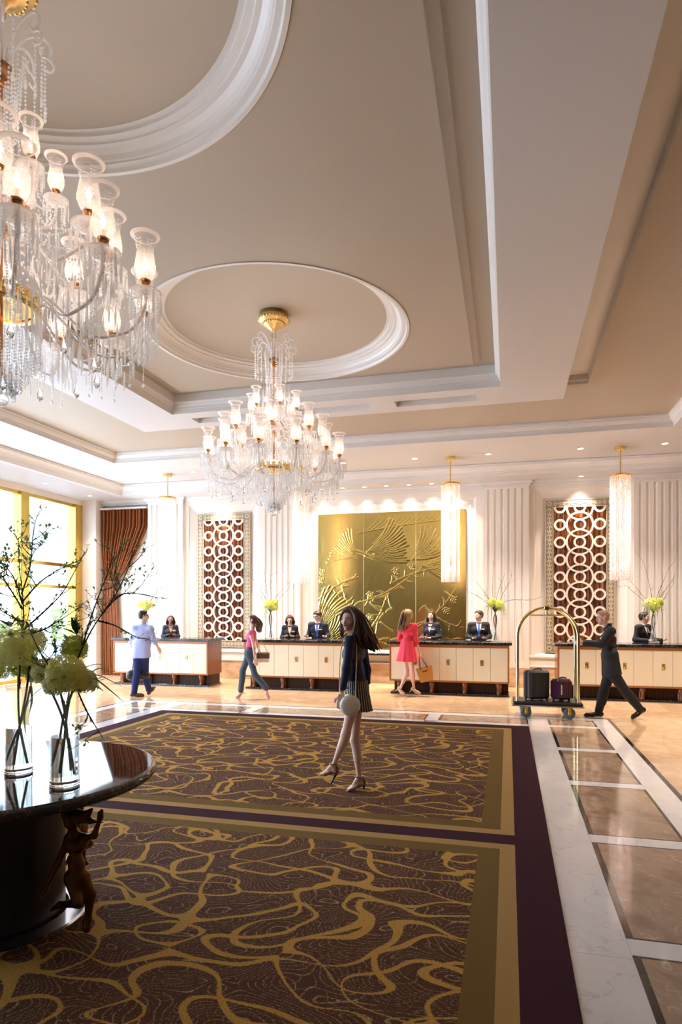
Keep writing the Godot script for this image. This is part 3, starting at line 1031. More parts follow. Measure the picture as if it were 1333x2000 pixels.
func bead(b: MB, p: Vector3, r: float) -> void:
	var q := [p + Vector3(r, 0, 0), p + Vector3(0, 0, -r), p + Vector3(-r, 0, 0), p + Vector3(0, 0, r)]
	var u := p + Vector3(0, r * 1.15, 0)
	var d := p - Vector3(0, r * 1.15, 0)
	for k in 4:
		b.tri(q[k], q[(k + 1) % 4], u)
		b.tri(q[(k + 1) % 4], q[k], d)

func smooth_path(pts: Array, n: int) -> Array:
	var c := Curve3D.new()
	for k in pts.size():
		var t: Vector3 = (pts[mini(k + 1, pts.size() - 1)] - pts[maxi(k - 1, 0)]) / 6.0
		c.add_point(pts[k], -t, t)
	var out := []
	for k in n + 1: out.append(c.sample_baked(c.get_baked_length() * k / n, true))
	return out

func rz(r: float, y: float, a := 0.0) -> Vector3:
	return Vector3(r * cos(a), y, r * sin(a))

func build_chandeliers() -> void:
	var t := thing("crystal_chandelier", "tiered crystal chandelier with etched glass shades hanging over the marble table", "chandelier", W(-2.72, 0, 2.94))
	var rng := RandomNumberGenerator.new()
	rng.seed = 12
	var b := MB.new()
	b.lathe([Vector2(0.001, 5.06), Vector2(0.03, 5.065), Vector2(0.045, 5.09), Vector2(0.075, 5.10), Vector2(0.085, 5.125), Vector2(0.125, 5.14), Vector2(0.14, 5.165), Vector2(0.175, 5.18), Vector2(0.185, 5.20), Vector2(0.17, 5.22), Vector2(0.175, 5.275), Vector2(0.001, 5.275)], 28)
	for k in 28:
		var a := TAU * k / 28
		b.ball(rz(0.18, 5.195, a), Vector3(0.016, 0.013, 0.016), 6, 4)
		b.ball(rz(0.132, 5.148, a + 0.1), Vector3(0.011, 0.011, 0.011), 6, 4)
	put(b, "ceiling_rose", M.brass_satin, t)
	b = MB.new()
	b.tube([Vector3(0, 5.08, 0), Vector3(0, 2.98, 0)], 0.011, 8)
	b.lathe([Vector2(0.012, 4.62), Vector2(0.05, 4.66), Vector2(0.04, 4.70), Vector2(0.06, 4.73), Vector2(0.012, 4.76)], 12)
	b.lathe([Vector2(0.012, 3.78), Vector2(0.05, 3.82), Vector2(0.035, 3.87), Vector2(0.05, 3.90), Vector2(0.012, 3.94)], 12)
	b.lathe([Vector2(0.012, 4.12), Vector2(0.03, 4.15), Vector2(0.012, 4.19)], 10)
	put(b, "stem", M.copper, t)
	b = MB.new()
	b.arc_ring(Vector2(0, 5.01), 0.02, 0.03, -0.005, 0.005, 14)
	put(b, "hook", M.brass, t)
	# crown: glass scrolls and strands
	b = MB.new()
	for k in 8:
		var a := TAU * k / 8
		var p := [rz(0.03, 4.70, a), rz(0.06, 4.84, a), rz(0.13, 4.95, a), rz(0.21, 4.985, a), rz(0.252, 4.95, a), rz(0.25, 4.90, a), rz(0.215, 4.88, a), rz(0.195, 4.91, a), rz(0.21, 4.935, a)]
		b.tube(smooth_path(p, 26), 0.0085, 6)
		b.tube(smooth_path([rz(0.21, 4.885, a), rz(0.25, 4.875, a), rz(0.27, 4.84, a), rz(0.25, 4.805, a), rz(0.215, 4.815, a)], 12), 0.007, 6)
	put(b, "scroll_crown", M.glass_frosted, t)
	b = MB.new()
	for k in 22:
		var a := TAU * k / 22
		for j in 14:
			bead(b, rz(0.225, 4.84 - 0.024 * j, a), 0.0085 if j < 12 else 0.013)
	for k in 14:
		var a := TAU * k / 14
		for j in 18: bead(b, rz(0.115 - 0.002 * j, 4.80 - 0.026 * j, a), 0.009)
	for k in 12:
		var a := TAU * k / 12
		for j in 14: bead(b, rz(0.075 + 0.0016 * j, 4.60 - 0.024 * j, a), 0.008)
	put(b, "crown_strands", M.crystal, t).set_meta("kind", "stuff")
	# shared shapes
	var shade := MB.new()
	shade.lathe([Vector2(0.026, 0.0), Vector2(0.042, 0.014), Vector2(0.054, 0.045), Vector2(0.056, 0.075), Vector2(0.049, 0.12), Vector2(0.043, 0.155), Vector2(0.044, 0.185), Vector2(0.052, 0.212), Vector2(0.064, 0.228)], 20)
	var sm := shade.mesh()
	b = MB.new()
	b.lathe([Vector2(0.062, 0.2255), Vector2(0.068, 0.231), Vector2(0.076, 0.236), Vector2(0.078, 0.240), Vector2(0.074, 0.2415), Vector2(0.064, 0.234)], 24)
	var rim := b.mesh()
	b = MB.new()
	for k in 5:
		var a := TAU * k / 5
		for m in 7:
			var q := TAU * m / 7
			var lay := func(s: float, w: float) -> Vector3:
				var y := 0.068 + s * sin(q + w)
				var r := 0.0572 - absf(y - 0.068) * 0.06
				return rz(r, y, a + s * cos(q + w) / 0.056)
			b.quad(lay.call(0.004, 0), lay.call(0.012, 0.32), lay.call(0.02, 0), lay.call(0.012, -0.32))
		for m in 3:
			var y0 := 0.165 + m * 0.014
			var rr := [0.0445, 0.0475, 0.053][m] as float
			b.quad(rz(rr, y0, a + 0.5), rz(rr, y0 + 0.005, a + 0.75), rz(rr + 0.002, y0 + 0.012, a + 0.9), rz(rr, y0 + 0.008, a + 0.6))
			b.quad(rz(rr, y0, a + 0.5), rz(rr, y0 + 0.008, a + 0.4), rz(rr + 0.002, y0 + 0.012, a + 0.1), rz(rr, y0 + 0.005, a + 0.25))
	var etch := b.mesh()
	b = MB.new()
	b.lathe([Vector2(0.001, -0.075), Vector2(0.014, -0.07), Vector2(0.016, -0.055), Vector2(0.011, -0.045), Vector2(0.012, -0.03), Vector2(0.026, -0.018), Vector2(0.030, 0.0), Vector2(0.024, 0.004), Vector2(0.001, 0.004)], 14)
	var cup := b.mesh()
	b = MB.new()
	b.lathe([Vector2(0.011, 0.002), Vector2(0.011, 0.055), Vector2(0.001, 0.056)], 10)
	var candle := b.mesh()
	b = MB.new()
	b.lathe([Vector2(0.006, 0.056), Vector2(0.0135, 0.075), Vector2(0.012, 0.092), Vector2(0.005, 0.112), Vector2(0.0005, 0.124)], 10)
	var flame := b.mesh()
	b = MB.new()
	b.lathe([Vector2(0.010, -0.075), Vector2(0.045, -0.082), Vector2(0.075, -0.075), Vector2(0.085, -0.062), Vector2(0.075, -0.068), Vector2(0.01, -0.066)], 16)
	var dish := b.mesh()
	var spear := prism_mesh(0.135, 0.0075)
	var drop := pear_mesh(0.085, 0.019)
	var tiers := [[6, 0.28, 4.13, 0.82, 0.3, 3.98, 0.02], [8, 0.585, 3.815, 1.08, 0.05, 3.70, 0.08], [12, 0.79, 3.565, 1.05, 0.22, 3.36, 0.10]]
	var loose := MB.new()
	var swag := MB.new()
	var fringe := MB.new()
	var icicle := MB.new()
	icicle.lathe([Vector2(0.0005, -0.11), Vector2(0.005, -0.09), Vector2(0.0058, -0.05), Vector2(0.003, -0.012), Vector2(0.0005, 0)], 4, Vector3.ZERO, true)
	for q in tiers:
		for k in q[0]:
			var a: float = q[4] + TAU * k / q[0]
			var at: Vector3 = rz(q[1], q[2], a)
			var tr := Transform3D(Basis.from_scale(Vector3.ONE * q[3]), at)
			var arm := MB.new()
			arm.tube(smooth_path([rz(0.03, q[5] + 0.05, a), rz(q[1] * 0.3, q[5] + q[6], a), rz(q[1] * 0.62, q[5] - 0.07 - q[6] * 0.4, a), rz(q[1] * 0.92, q[5] - 0.06, a), rz(q[1], q[2] - 0.14, a), rz(q[1], q[2] - 0.07, a)], 30), 0.0105, 6, true, 0.75, 0.5)
			put(arm, "arm", M.crystal_warm, t)
			var s := put(sm, "shade", M.glass_shade, t, tr)
			put(rim, "rim", M.glass_frosted, s)
			put(etch, "etching", M.glass_frosted, s).set_meta("kind", "stuff")
			var c := put(cup, "candle_cup", M.copper, t, tr)
			put(candle, "candle", M.glass_frosted, c)
			var fl := put(flame, "bulb", M.bulb_glow, c)
			var li := OmniLight3D.new()
			li.name = "bulb_light"
			li.light_color = Color(1.0, 0.88, 0.78)
			li.light_energy = BULB
			li.light_size = 0.012
			li.omni_range = 20.0
			li.omni_attenuation = 2.0
			li.shadow_enabled = true
			li.position = Vector3(0, 0.088, 0)
			fl.add_child(li, true)
			put(dish, "drip_dish", M.crystal, t, tr)
			for j in 8:
				var g := TAU * j / 8 + a
				put(spear, "prism", M.crystal, t, Transform3D(Basis(Vector3.UP, g).scaled(Vector3.ONE * q[3]), at + rz(0.08 * q[3], -0.068 * q[3], g)))
			# beads under the dish and pear drops below the arm
			for j in 10:
				var g := TAU * (j + 0.5) / 10
				for e in 7: bead(loose, at + rz(0.062 * q[3], -0.08 - 0.017 * e, g), 0.0065)
			for e in 9: bead(loose, at + Vector3(0, -0.15 - 0.017 * e, 0), 0.009)
			var low := rz(q[1] * 0.64, q[5] - 0.075 - q[6] * 0.4, a)
			for e in 8: bead(loose, low - Vector3(0, 0.015 * e, 0), 0.0065)
			if q[0] == 12:
				put(drop, "pear_drop", M.crystal_solid, t, Transform3D(Basis(Vector3.UP, a), low - Vector3(0, 0.12, 0)))
				for e in 3:
					var low2 := rz(q[1] * (0.80 + 0.09 * e), q[5] - 0.075 + 0.0 * e, a + 0.05 * (e - 1))
					for m in 12: bead(loose, low2 - Vector3(0, 0.014 * m, 0), 0.0065)
					bead(loose, low2 - Vector3(0, 0.185, 0), 0.014)
			# fringe of short icicles along the arm and round it
			if q[0] > 6:
				for e in 12:
					var u := 0.42 + 0.56 * e / 11.0
					var yy: float = q[5] - 0.075 - q[6] * 0.4 + 0.05 * u + rng.randf_range(-0.03, 0.02)
					for w in [-0.5, 0.5]:
						fringe.add(icicle, Transform3D(Basis(Vector3.UP, rng.randf() * 3.0).scaled(Vector3.ONE * rng.randf_range(0.8, 1.25)), rz(q[1] * u, yy, a + w * TAU / q[0] * rng.randf_range(0.25, 0.9))))
				for e in 9:
					var g := TAU * e / 9
					fringe.add(icicle, Transform3D(Basis(Vector3.UP, g), at + rz(0.05, -0.19, g)))
			# bead swags from dish to dish
			var a2: float = a + TAU / q[0]
			for w in 2:
				var p0: Vector3 = at + Vector3(0, -0.07 - 0.05 * w, 0)
				var p1: Vector3 = rz(q[1], q[2] - 0.07 - 0.05 * w, a2)
				var n := int(p0.distance_to(p1) * 1.25 / 0.019)
				for e in range(1, n):
					var u := float(e) / n
					bead(swag, p0.lerp(p1, u) - Vector3(0, (0.10 + 0.05 * w) * 4.0 * u * (1.0 - u), 0), 0.0075)
			# from the stem down to the arm
			for e in 26:
				var u := e / 26.0
				bead(swag, rz(lerpf(0.05, q[1] * 0.92, u), lerpf(q[2] + 0.16, q[5] + 0.02, u) - 0.42 * u * (1.0 - u), a + 0.1), 0.0075)
	put(fringe, "icicle_fringe", M.crystal, t).set_meta("kind", "stuff")
	put(loose, "bead_drops", M.crystal, t).set_meta("kind", "stuff")
	put(swag, "bead_swags", M.crystal, t).set_meta("kind", "stuff")
	for k in 6:   # twisted glass spires
		var a := TAU * (k + 0.5) / 6 + 0.3
		b = MB.new()
		b.lathe([Vector2(0.015, 4.05), Vector2(0.02, 4.09), Vector2(0.012, 4.12), Vector2(0.016, 4.15), Vector2(0.012, 4.24), Vector2(0.007, 4.34), Vector2(0.001, 4.43)], 7)
		put(b, "spire", M.crystal_warm, t, Transform3D(Basis(), rz(0.19, 0, a)))
	# the basket under the arms
	b = MB.new()
	b.lathe([Vector2(0.165, 3.385), Vector2(0.205, 3.385), Vector2(0.21, 3.40), Vector2(0.205, 3.425), Vector2(0.17, 3.43)], 32)
	b.lathe([Vector2(0.01, 3.39), Vector2(0.17, 3.392)], 24)
	for k in 16:
		var a := TAU * k / 16
		b.t = Transform3D(Basis(), rz(0.175, 0, a))
		b.lathe([Vector2(0.022, 3.425), Vector2(0.024, 3.465), Vector2(0.001, 3.466)], 12)
	put(b, "gold_ring", M.brass, t)
	b = MB.new()
	b.ball(Vector3(0, 3.47, 0), Vector3(0.11, 0.05, 0.11), 16, 8)
	put(b, "inner_lamp", M.bulb_glow, t)
	var li := OmniLight3D.new()
	li.name = "inner_light"
	li.light_color = Color(1.0, 0.88, 0.78)
	li.light_energy = BULB * 3.0
	li.light_size = 0.08
	li.omni_range = 20.0
	li.omni_attenuation = 2.0
	li.shadow_enabled = true
	li.position = Vector3(0, 3.47, 0)
	t.add_child(li)
	var longp := prism_mesh(0.16, 0.008)
	for k in 36:
		var a := TAU * k / 36
		put(longp, "prism", M.crystal, t, Transform3D(Basis(Vector3.UP, a), rz(0.205, 3.39, a)))
	loose = MB.new()
	for row in 5:
		var n := 34 - row * 5
		var r := 0.20 - row * 0.032
		for k in n:
			var a := TAU * k / n
			for e in 7: bead(loose, rz(r, 3.22 - row * 0.055 - 0.018 * e, a), 0.008)
	for k in 14:
		var a := TAU * k / 14
		for e in 8: bead(loose, rz(0.055, 3.04 - 0.014 * e, a), 0.009)
	put(loose, "basket_drops", M.crystal, t).set_meta("kind", "stuff")
	b = MB.new()
	b.ball(Vector3(0, 2.885, 0), Vector3(0.038, 0.038, 0.038), 14, 10)
	put(b, "crystal_ball", M.crystal_solid, t)
	for k in 9:
		var a := TAU * k / 9
		put(drop, "pear_drop", M.crystal_solid, t, Transform3D(Basis(Vector3.UP, a), rz(0.07, 3.0, a)))
	copy(t, W(-2.72, 0, 7.2), 0.37, "tiered crystal chandelier with etched glass shades hanging over the carpet before the desks")

const BULB := 0.022

# ------------------------------------------------------------------ crystal cylinder pendants
func build_pendants() -> void:
	var t := thing("pendant_lamp", "long cylindrical crystal pendant lamp above the desk beside the rust curtain", "pendant lamp", W(-7.61, 0, 13.24))
	var b := MB.new()
	b.lathe([Vector2(0.001, 4.795), Vector2(0.10, 4.795), Vector2(0.105, 4.80), Vector2(0.105, 4.858), Vector2(0.001, 4.858)], 24, Vector3.ZERO, true)
	put(b, "ceiling_plate", M.brass, t)
	b = MB.new()
	b.tube([Vector3(0, 4.80, 0), Vector3(0, 4.32, 0)], 0.012, 10)
	put(b, "rod", M.brass, t)
	b = MB.new()
	b.lathe([Vector2(0.001, 4.29), Vector2(0.195, 4.29), Vector2(0.20, 4.295), Vector2(0.20, 4.32), Vector2(0.195, 4.325), Vector2(0.001, 4.325)], 32, Vector3.ZERO, true)
	put(b, "top_band", M.brass, t)
	b = MB.new()
	for j in 96:
		var y := -0.010 - 0.0208 * j
		bead(b, Vector3(0, y, 0), 0.0108)
	var strand := b.mesh()
	for ring in 2:
		var n := 44 if ring == 0 else 20
		for k in n:
			var a := TAU * k / n
			put(strand, "crystal_strand", M.crystal_warm, t, Transform3D(Basis(Vector3.UP, a + ring), rz(0.185 - 0.075 * ring, 4.29, a)))
	for k in 6:
		b = MB.new()
		b.ball(Vector3(0, 4.12 - 0.31 * k, 0), Vector3(0.028, 0.05, 0.028), 10, 8)
		var o := put(b, "bulb", M.pendant_glow, t)
		var li := OmniLight3D.new()
		li.name = "bulb_light"
		li.light_color = Color(1.0, 0.88, 0.82)
		li.light_energy = PENDANT
		li.light_size = 0.03
		li.omni_range = 20.0
		li.omni_attenuation = 2.0
		li.shadow_enabled = true
		li.position = Vector3(0, 4.12 - 0.31 * k, 0)
		o.add_child(li, true)
	copy(t, W(-4.37, 0, 13.24), 0.0, "long cylindrical crystal pendant lamp partly behind the chandelier, above the clerk with spectacles")
	copy(t, W(-1.14, 0, 13.24), 0.0, "long cylindrical crystal pendant lamp hanging before the far edge of the gold mural")
	copy(t, W(2.10, 0, 13.24), 0.0, "long cylindrical crystal pendant lamp hanging beside the ring screen above the luggage cart")

const PENDANT := 0.14

# ------------------------------------------------------------------ recessed downlights
func build_downlights() -> void:
	var b := MB.new()
	b.lathe([Vector2(0.075, 0.0), Vector2(0.072, -0.004), Vector2(0.058, -0.004), Vector2(0.056, 0.012)], 24)
	var ring := b.mesh()
	b = MB.new()
	b.lathe([Vector2(0.0005, -0.001), Vector2(0.057, -0.001)], 24)
	flip(b)
	var lens := b.mesh()
	var spot := func(x: float, d: float, y: float, s: float, label: String, group: String, e: float, tilt: float) -> void:
		var t := thing("downlight", label, "downlight", W(x, y, d), 0.0, group)
		t.scale = Vector3.ONE * s
		put(ring, "trim_ring", M.trim_white, t)
		put(lens, "lens", M.downlight_glow, t)
		var li := SpotLight3D.new()
		li.name = "downlight_beam"
		li.light_energy = e
		li.light_color = Color(1.0, 0.90, 0.82)
		li.spot_angle = 42.0
		li.spot_angle_attenuation = 0.8
		li.spot_range = 20.0
		li.light_size = 0.05
		li.shadow_enabled = true
		li.position = Vector3(0, -0.01, 0)
		li.rotation.x = -PI / 2 + tilt
		t.add_child(li)
	var over := ["between the rust curtain and the first pendant lamp", "before the white ring screen, past the first pendant lamp", "before the fluted pilaster between white ring screen and mural", "over the middle of the gold mural", "beside the pendant before the mural, on its mural side", "before the fluted pilaster next to the luggage cart", "beside the pendant above the bellman's desk, over the cart", "past the pendant above the bellman's desk, over the flower vase"]
	var xs := [-8.37, -6.92, -5.3, -3.4, -1.87, -0.38, 1.37, 2.87]
	for k in 8:
		spot.call(xs[k], 13.18, RING, 1.0, "round recessed ceiling downlight " + over[k], "downlights above the desks", SPOT, 0.0)
	for x in [-4.3, -3.78, -3.25, -2.73, -2.2, -1.68, -1.15]:
		spot.call(x, 14.58, SOFFIT, 0.85, "small recessed spotlight in the soffit over the gold mural", "spotlights over the mural", SPOT * 0.35, 0.1)
	for x in [-6.97, 1.53]:
		spot.call(x, 14.6, SOFFIT, 0.85, "small recessed spotlight in the soffit over the beige ring screen" if x > 0 else "small recessed spotlight in the soffit over the white ring screen", "", SPOT * 0.6, 0.1)
	for d in [12.34, 13.94, 10.74, 9.14, 7.5]:
		spot.call(-10.2, d, SOFFIT, 0.85, "small recessed downlight in the soffit along the windows", "downlights along the windows", SPOT * 0.4, 0.0)
	for d in [11.0, 8.8, 6.6]:
		spot.call(3.4, d, RING, 1.0, "round recessed downlight in the ceiling border along the plain wall", "downlights along the plain wall", SPOT, 0.0)

# ------------------------------------------------------------------ round table with bronze figures
func build_table() -> void:
	var c := W(-2.74, 0.007, 2.95)
	var t := thing("round_table", "round dark marble table on a black drum with dancing bronze figures", "table", c)
	var b := MB.new()
	b.lathe([Vector2(0.001, 0.762), Vector2(0.80, 0.762), Vector2(0.825, 0.766), Vector2(0.838, 0.778), Vector2(0.842, 0.79), Vector2(0.838, 0.806), Vector2(0.826, 0.817), Vector2(0.81, 0.82), Vector2(0.001, 0.82)], 96)
	# flat faces above and below keep their own normals
	b = MB.new()
	b.lathe([Vector2(0.001, 0.762), Vector2(0.81, 0.762)], 96)
	b.lathe([Vector2(0.81, 0.762), Vector2(0.83, 0.767), Vector2(0.84, 0.779), Vector2(0.842, 0.791), Vector2(0.839, 0.805), Vector2(0.829, 0.816), Vector2(0.815, 0.82)], 96)
	b.lathe([Vector2(0.815, 0.82), Vector2(0.001, 0.82)], 96)
	put(b, "table_top", M.table_top, t)
	b = MB.new()
	b.lathe([Vector2(0.34, 0.03), Vector2(0.34, 0.74)], 48)
	b.lathe([Vector2(0.34, 0.74), Vector2(0.40, 0.762)], 48)
	put(b, "drum", M.black_metal, t)
	b = MB.new()
	b.lathe([Vector2(0.36, 0.035), Vector2(0.36, 0.0), Vector2(0.47, 0.0), Vector2(0.47, 0.028), Vector2(0.455, 0.035), Vector2(0.36, 0.035)], 64, Vector3.ZERO, true)
	put(b, "foot_ring", M.steel, t)
	var f := 3.32
	var o := func(x: float, y: float, df := 0.0) -> Vector3: return px(x, y, f + df) - c
	var neck: Vector3 = o.call(144, 1627)
	var bones := [
		[o.call(139, 1606, -0.02), o.call(137, 1598, -0.02), 0.036, 0.033], [o.call(141, 1615), neck, 0.018, 0.018],
		[o.call(136, 1637), o.call(163, 1637), 0.026, 0.026], [o.call(141, 1650, -0.01), o.call(157, 1650, -0.01), 0.036, 0.036],
		[neck, o.call(150, 1686), 0.03, 0.03], [o.call(146, 1686), o.call(153, 1686), 0.032, 0.032], [o.call(142, 1712), o.call(159, 1712), 0.042, 0.042], [o.call(150, 1690), o.call(150, 1712), 0.035, 0.04],
		[o.call(165, 1637), o.call(184, 1632, -0.04), 0.02, 0.016], [o.call(184, 1632, -0.04), o.call(196, 1597, -0.06), 0.016, 0.011], [o.call(196, 1597, -0.06), o.call(199, 1583, -0.06), 0.012, 0.009], [o.call(197, 1595, -0.06), o.call(192, 1587, -0.06), 0.007, 0.005],
		[o.call(135, 1638), o.call(112, 1688, -0.03), 0.02, 0.016], [o.call(112, 1688, -0.03), o.call(88, 1740, -0.05), 0.016, 0.011], [o.call(88, 1740, -0.05), o.call(80, 1757, -0.06), 0.012, 0.009],
		[o.call(143, 1718), o.call(153, 1763, -0.05), 0.042, 0.027], [o.call(153, 1763, -0.05), o.call(118, 1767, 0.02), 0.026, 0.015], [o.call(118, 1767, 0.02), o.call(102, 1776, 0.03), 0.016, 0.01],
		[o.call(159, 1716), o.call(177, 1745, 0.0), 0.042, 0.028], [o.call(177, 1745), o.call(171, 1797), 0.027, 0.016], [o.call(171, 1797), o.call(165, 1812, -0.03), 0.017, 0.012],
		[o.call(170, 1797), W(c.x + 0.47, 0.03, -c.z) * Vector3(1, 0, 1) * 0.0 + o.call(170, 1815), 0.015, 0.02],
	]
	var fig := blob(bones, 0.0075, 0.006)
	var hair := blob([[o.call(139, 1600, 0.0), o.call(152, 1594, 0.01), 0.036, 0.028], [o.call(152, 1594, 0.01), o.call(172, 1588, 0.0), 0.024, 0.014], [o.call(172, 1588), o.call(180, 1580), 0.013, 0.008], [o.call(150, 1600), o.call(176, 1604), 0.022, 0.010], [o.call(176, 1604), o.call(201, 1607), 0.010, 0.005], [o.call(128, 1590), o.call(142, 1590), 0.022, 0.03]], 0.008, 0.008)
	var fm := fig.mesh()
	var hm := hair.mesh()
	for k in 4:
		var g := put(fm, "figure", M.bronze, t, Transform3D(Basis(Vector3.UP, -TAU * k / 4.0), Vector3.ZERO))
		put(hm, "hair", M.bronze, g)

# ------------------------------------------------------------------ reception desks
func build_desks() -> void:
	var t := thing("reception_desk", "reception desk with cream leather doors nearest the rust curtain", "desk", W(-7.68, 0, 13.0), 0.0, "reception desks")
	# origin: middle of the front at the floor; z towards the viewer, the body lies behind
	var L := 1.2
	var b := MB.new()
	b.box(Vector3(-L - 0.05, 1.02, -0.78), Vector3(L + 0.05, 1.078, 0.04), 0.008)
	put(b, "worktop", M.desk_top, t)
	b = MB.new()
	b.box(Vector3(-L, 0.26, -0.72), Vector3(L, 1.02, -0.02), 0.006)
	put(b, "case", M.wood_red, t)
	b = MB.new()
	b.box(Vector3(-L, 0.965, -0.02), Vector3(L, 1.018, 0.005), 0.004)
	b.box(Vector3(-L, 0.26, -0.02), Vector3(L, 0.29, 0.005), 0.004)
	b.box(Vector3(-L, 0.29, -0.02), Vector3(-L + 0.03, 0.965, 0.005), 0.004)
	b.box(Vector3(L - 0.03, 0.29, -0.02), Vector3(L, 0.965, 0.005), 0.004)
	put(b, "front_frame", M.wood_edge, t)
	var w := (2 * L - 0.06) / 7.0
	b = MB.new()
	b.box(Vector3(-w / 2 + 0.002, 0.292, -0.02), Vector3(w / 2 - 0.002, 0.962, -0.004), 0.004)
	var dm := b.mesh()
	b = MB.new()
	b.box(Vector3(-0.036, 0.60, -0.004), Vector3(0.036, 0.72, 0.006), 0.004)
	var pm := b.mesh()
	b = MB.new()
	b.arc_ring(Vector2(0, 0.67), 0.009, 0.016, 0.006, 0.014, 16)
	b.box(Vector3(-0.006, 0.615, 0.006), Vector3(0.006, 0.655, 0.018), 0.003)
	var hm := b.mesh()
	for k in 7:
		var d := put(dm, "door_panel", M.leather_cream, t, Transform3D(Basis(), Vector3(-L + 0.03 + w * (k + 0.5), 0, 0)))
		if k % 2 == 1:
			var p := put(pm, "lock_plate", M.brass_satin, d)
			put(hm, "ring_pull", M.brass, d)
	b = MB.new()
	b.box(Vector3(-L + 0.08, 0.03, -0.66), Vector3(L - 0.02, 0.26, -0.16), 0.004)
	put(b, "plinth", M.wood_zebra, t)
	b = MB.new()
	b.box(Vector3(-L + 0.02, 0.0, -0.70), Vector3(L, 0.035, -0.02), 0.004)
	put(b, "base_strip", M.desk_top, t)
	b = MB.new()   # carved bracket legs
	b.lathe([Vector2(0.045, 0.035), Vector2(0.05, 0.05), Vector2(0.032, 0.07), Vector2(0.038, 0.12), Vector2(0.06, 0.19), Vector2(0.065, 0.225), Vector2(0.05, 0.26)], 12)
	b.box(Vector3(-0.05, 0.035, -0.14), Vector3(0.05, 0.26, -0.03), 0.01)
	var lm := b.mesh()
	for x in [-1.0, -0.33, 0.33, 1.0]:
		put(lm, "bracket_leg", M.wood_red, t, Transform3D(Basis(), Vector3(x, 0, -0.09)))
	copy(t, W(-4.40, 0, 13.0), 0.0, "reception desk with cream leather doors behind the striding woman in pink")
	copy(t, W(-1.17, 0, 13.0), 0.0, "reception desk with cream leather doors behind the woman in the coral dress")
	copy(t, W(2.13, 0, 13.0), 0.0, "reception desk with cream leather doors behind the bellman")

# ------------------------------------------------------------------ gold relief mural
class Relief:
	var w: int
	var h: int
	var f := PackedFloat32Array()
	var s: float
	func _init(ww: float, hh: float, step: float) -> void:
		s = step
		w = int(ww / step) + 1
		h = int(hh / step) + 1
		f.resize(w * h)
	func stroke(pts: Array, r0: float, r1: float, height: float) -> void:   # points in metres from the lower left corner
		for k in pts.size() - 1:
			var a: Vector2 = pts[k]
			var b: Vector2 = pts[k + 1]
			var ra := lerpf(r0, r1, float(k) / (pts.size() - 1))
			var rb := lerpf(r0, r1, float(k + 1) / (pts.size() - 1))
			var r := maxf(ra, rb)
			var ab := b - a
			var il := 1.0 / maxf(ab.length_squared(), 1e-9)
			for y in range(maxi(0, int((minf(a.y, b.y) - r) / s)), mini(h - 1, int((maxf(a.y, b.y) + r) / s) + 1) + 1):
				for x in range(maxi(0, int((minf(a.x, b.x) - r) / s)), mini(w - 1, int((maxf(a.x, b.x) + r) / s) + 1) + 1):
					var p := Vector2(x * s, y * s) - a
					var u := clampf(p.dot(ab) * il, 0, 1)
					var d := (p - ab * u).length() / lerpf(ra, rb, u)
					if d < 1.0:
						var q := height * sqrt(1.0 - d * d)
						var o := y * w + x
						if height < 0: f[o] = minf(f[o], q)
						else: f[o] = maxf(f[o], q)

func arc2(a: Vector2, b: Vector2, bend: float, n := 10) -> Array:
	var out := []
	var m := (a + b) * 0.5 + (b - a).orthogonal() * bend
	for k in n + 1:
		var u := float(k) / n
		out.append(a.lerp(m, u).lerp(m.lerp(b, u), u))
	return out

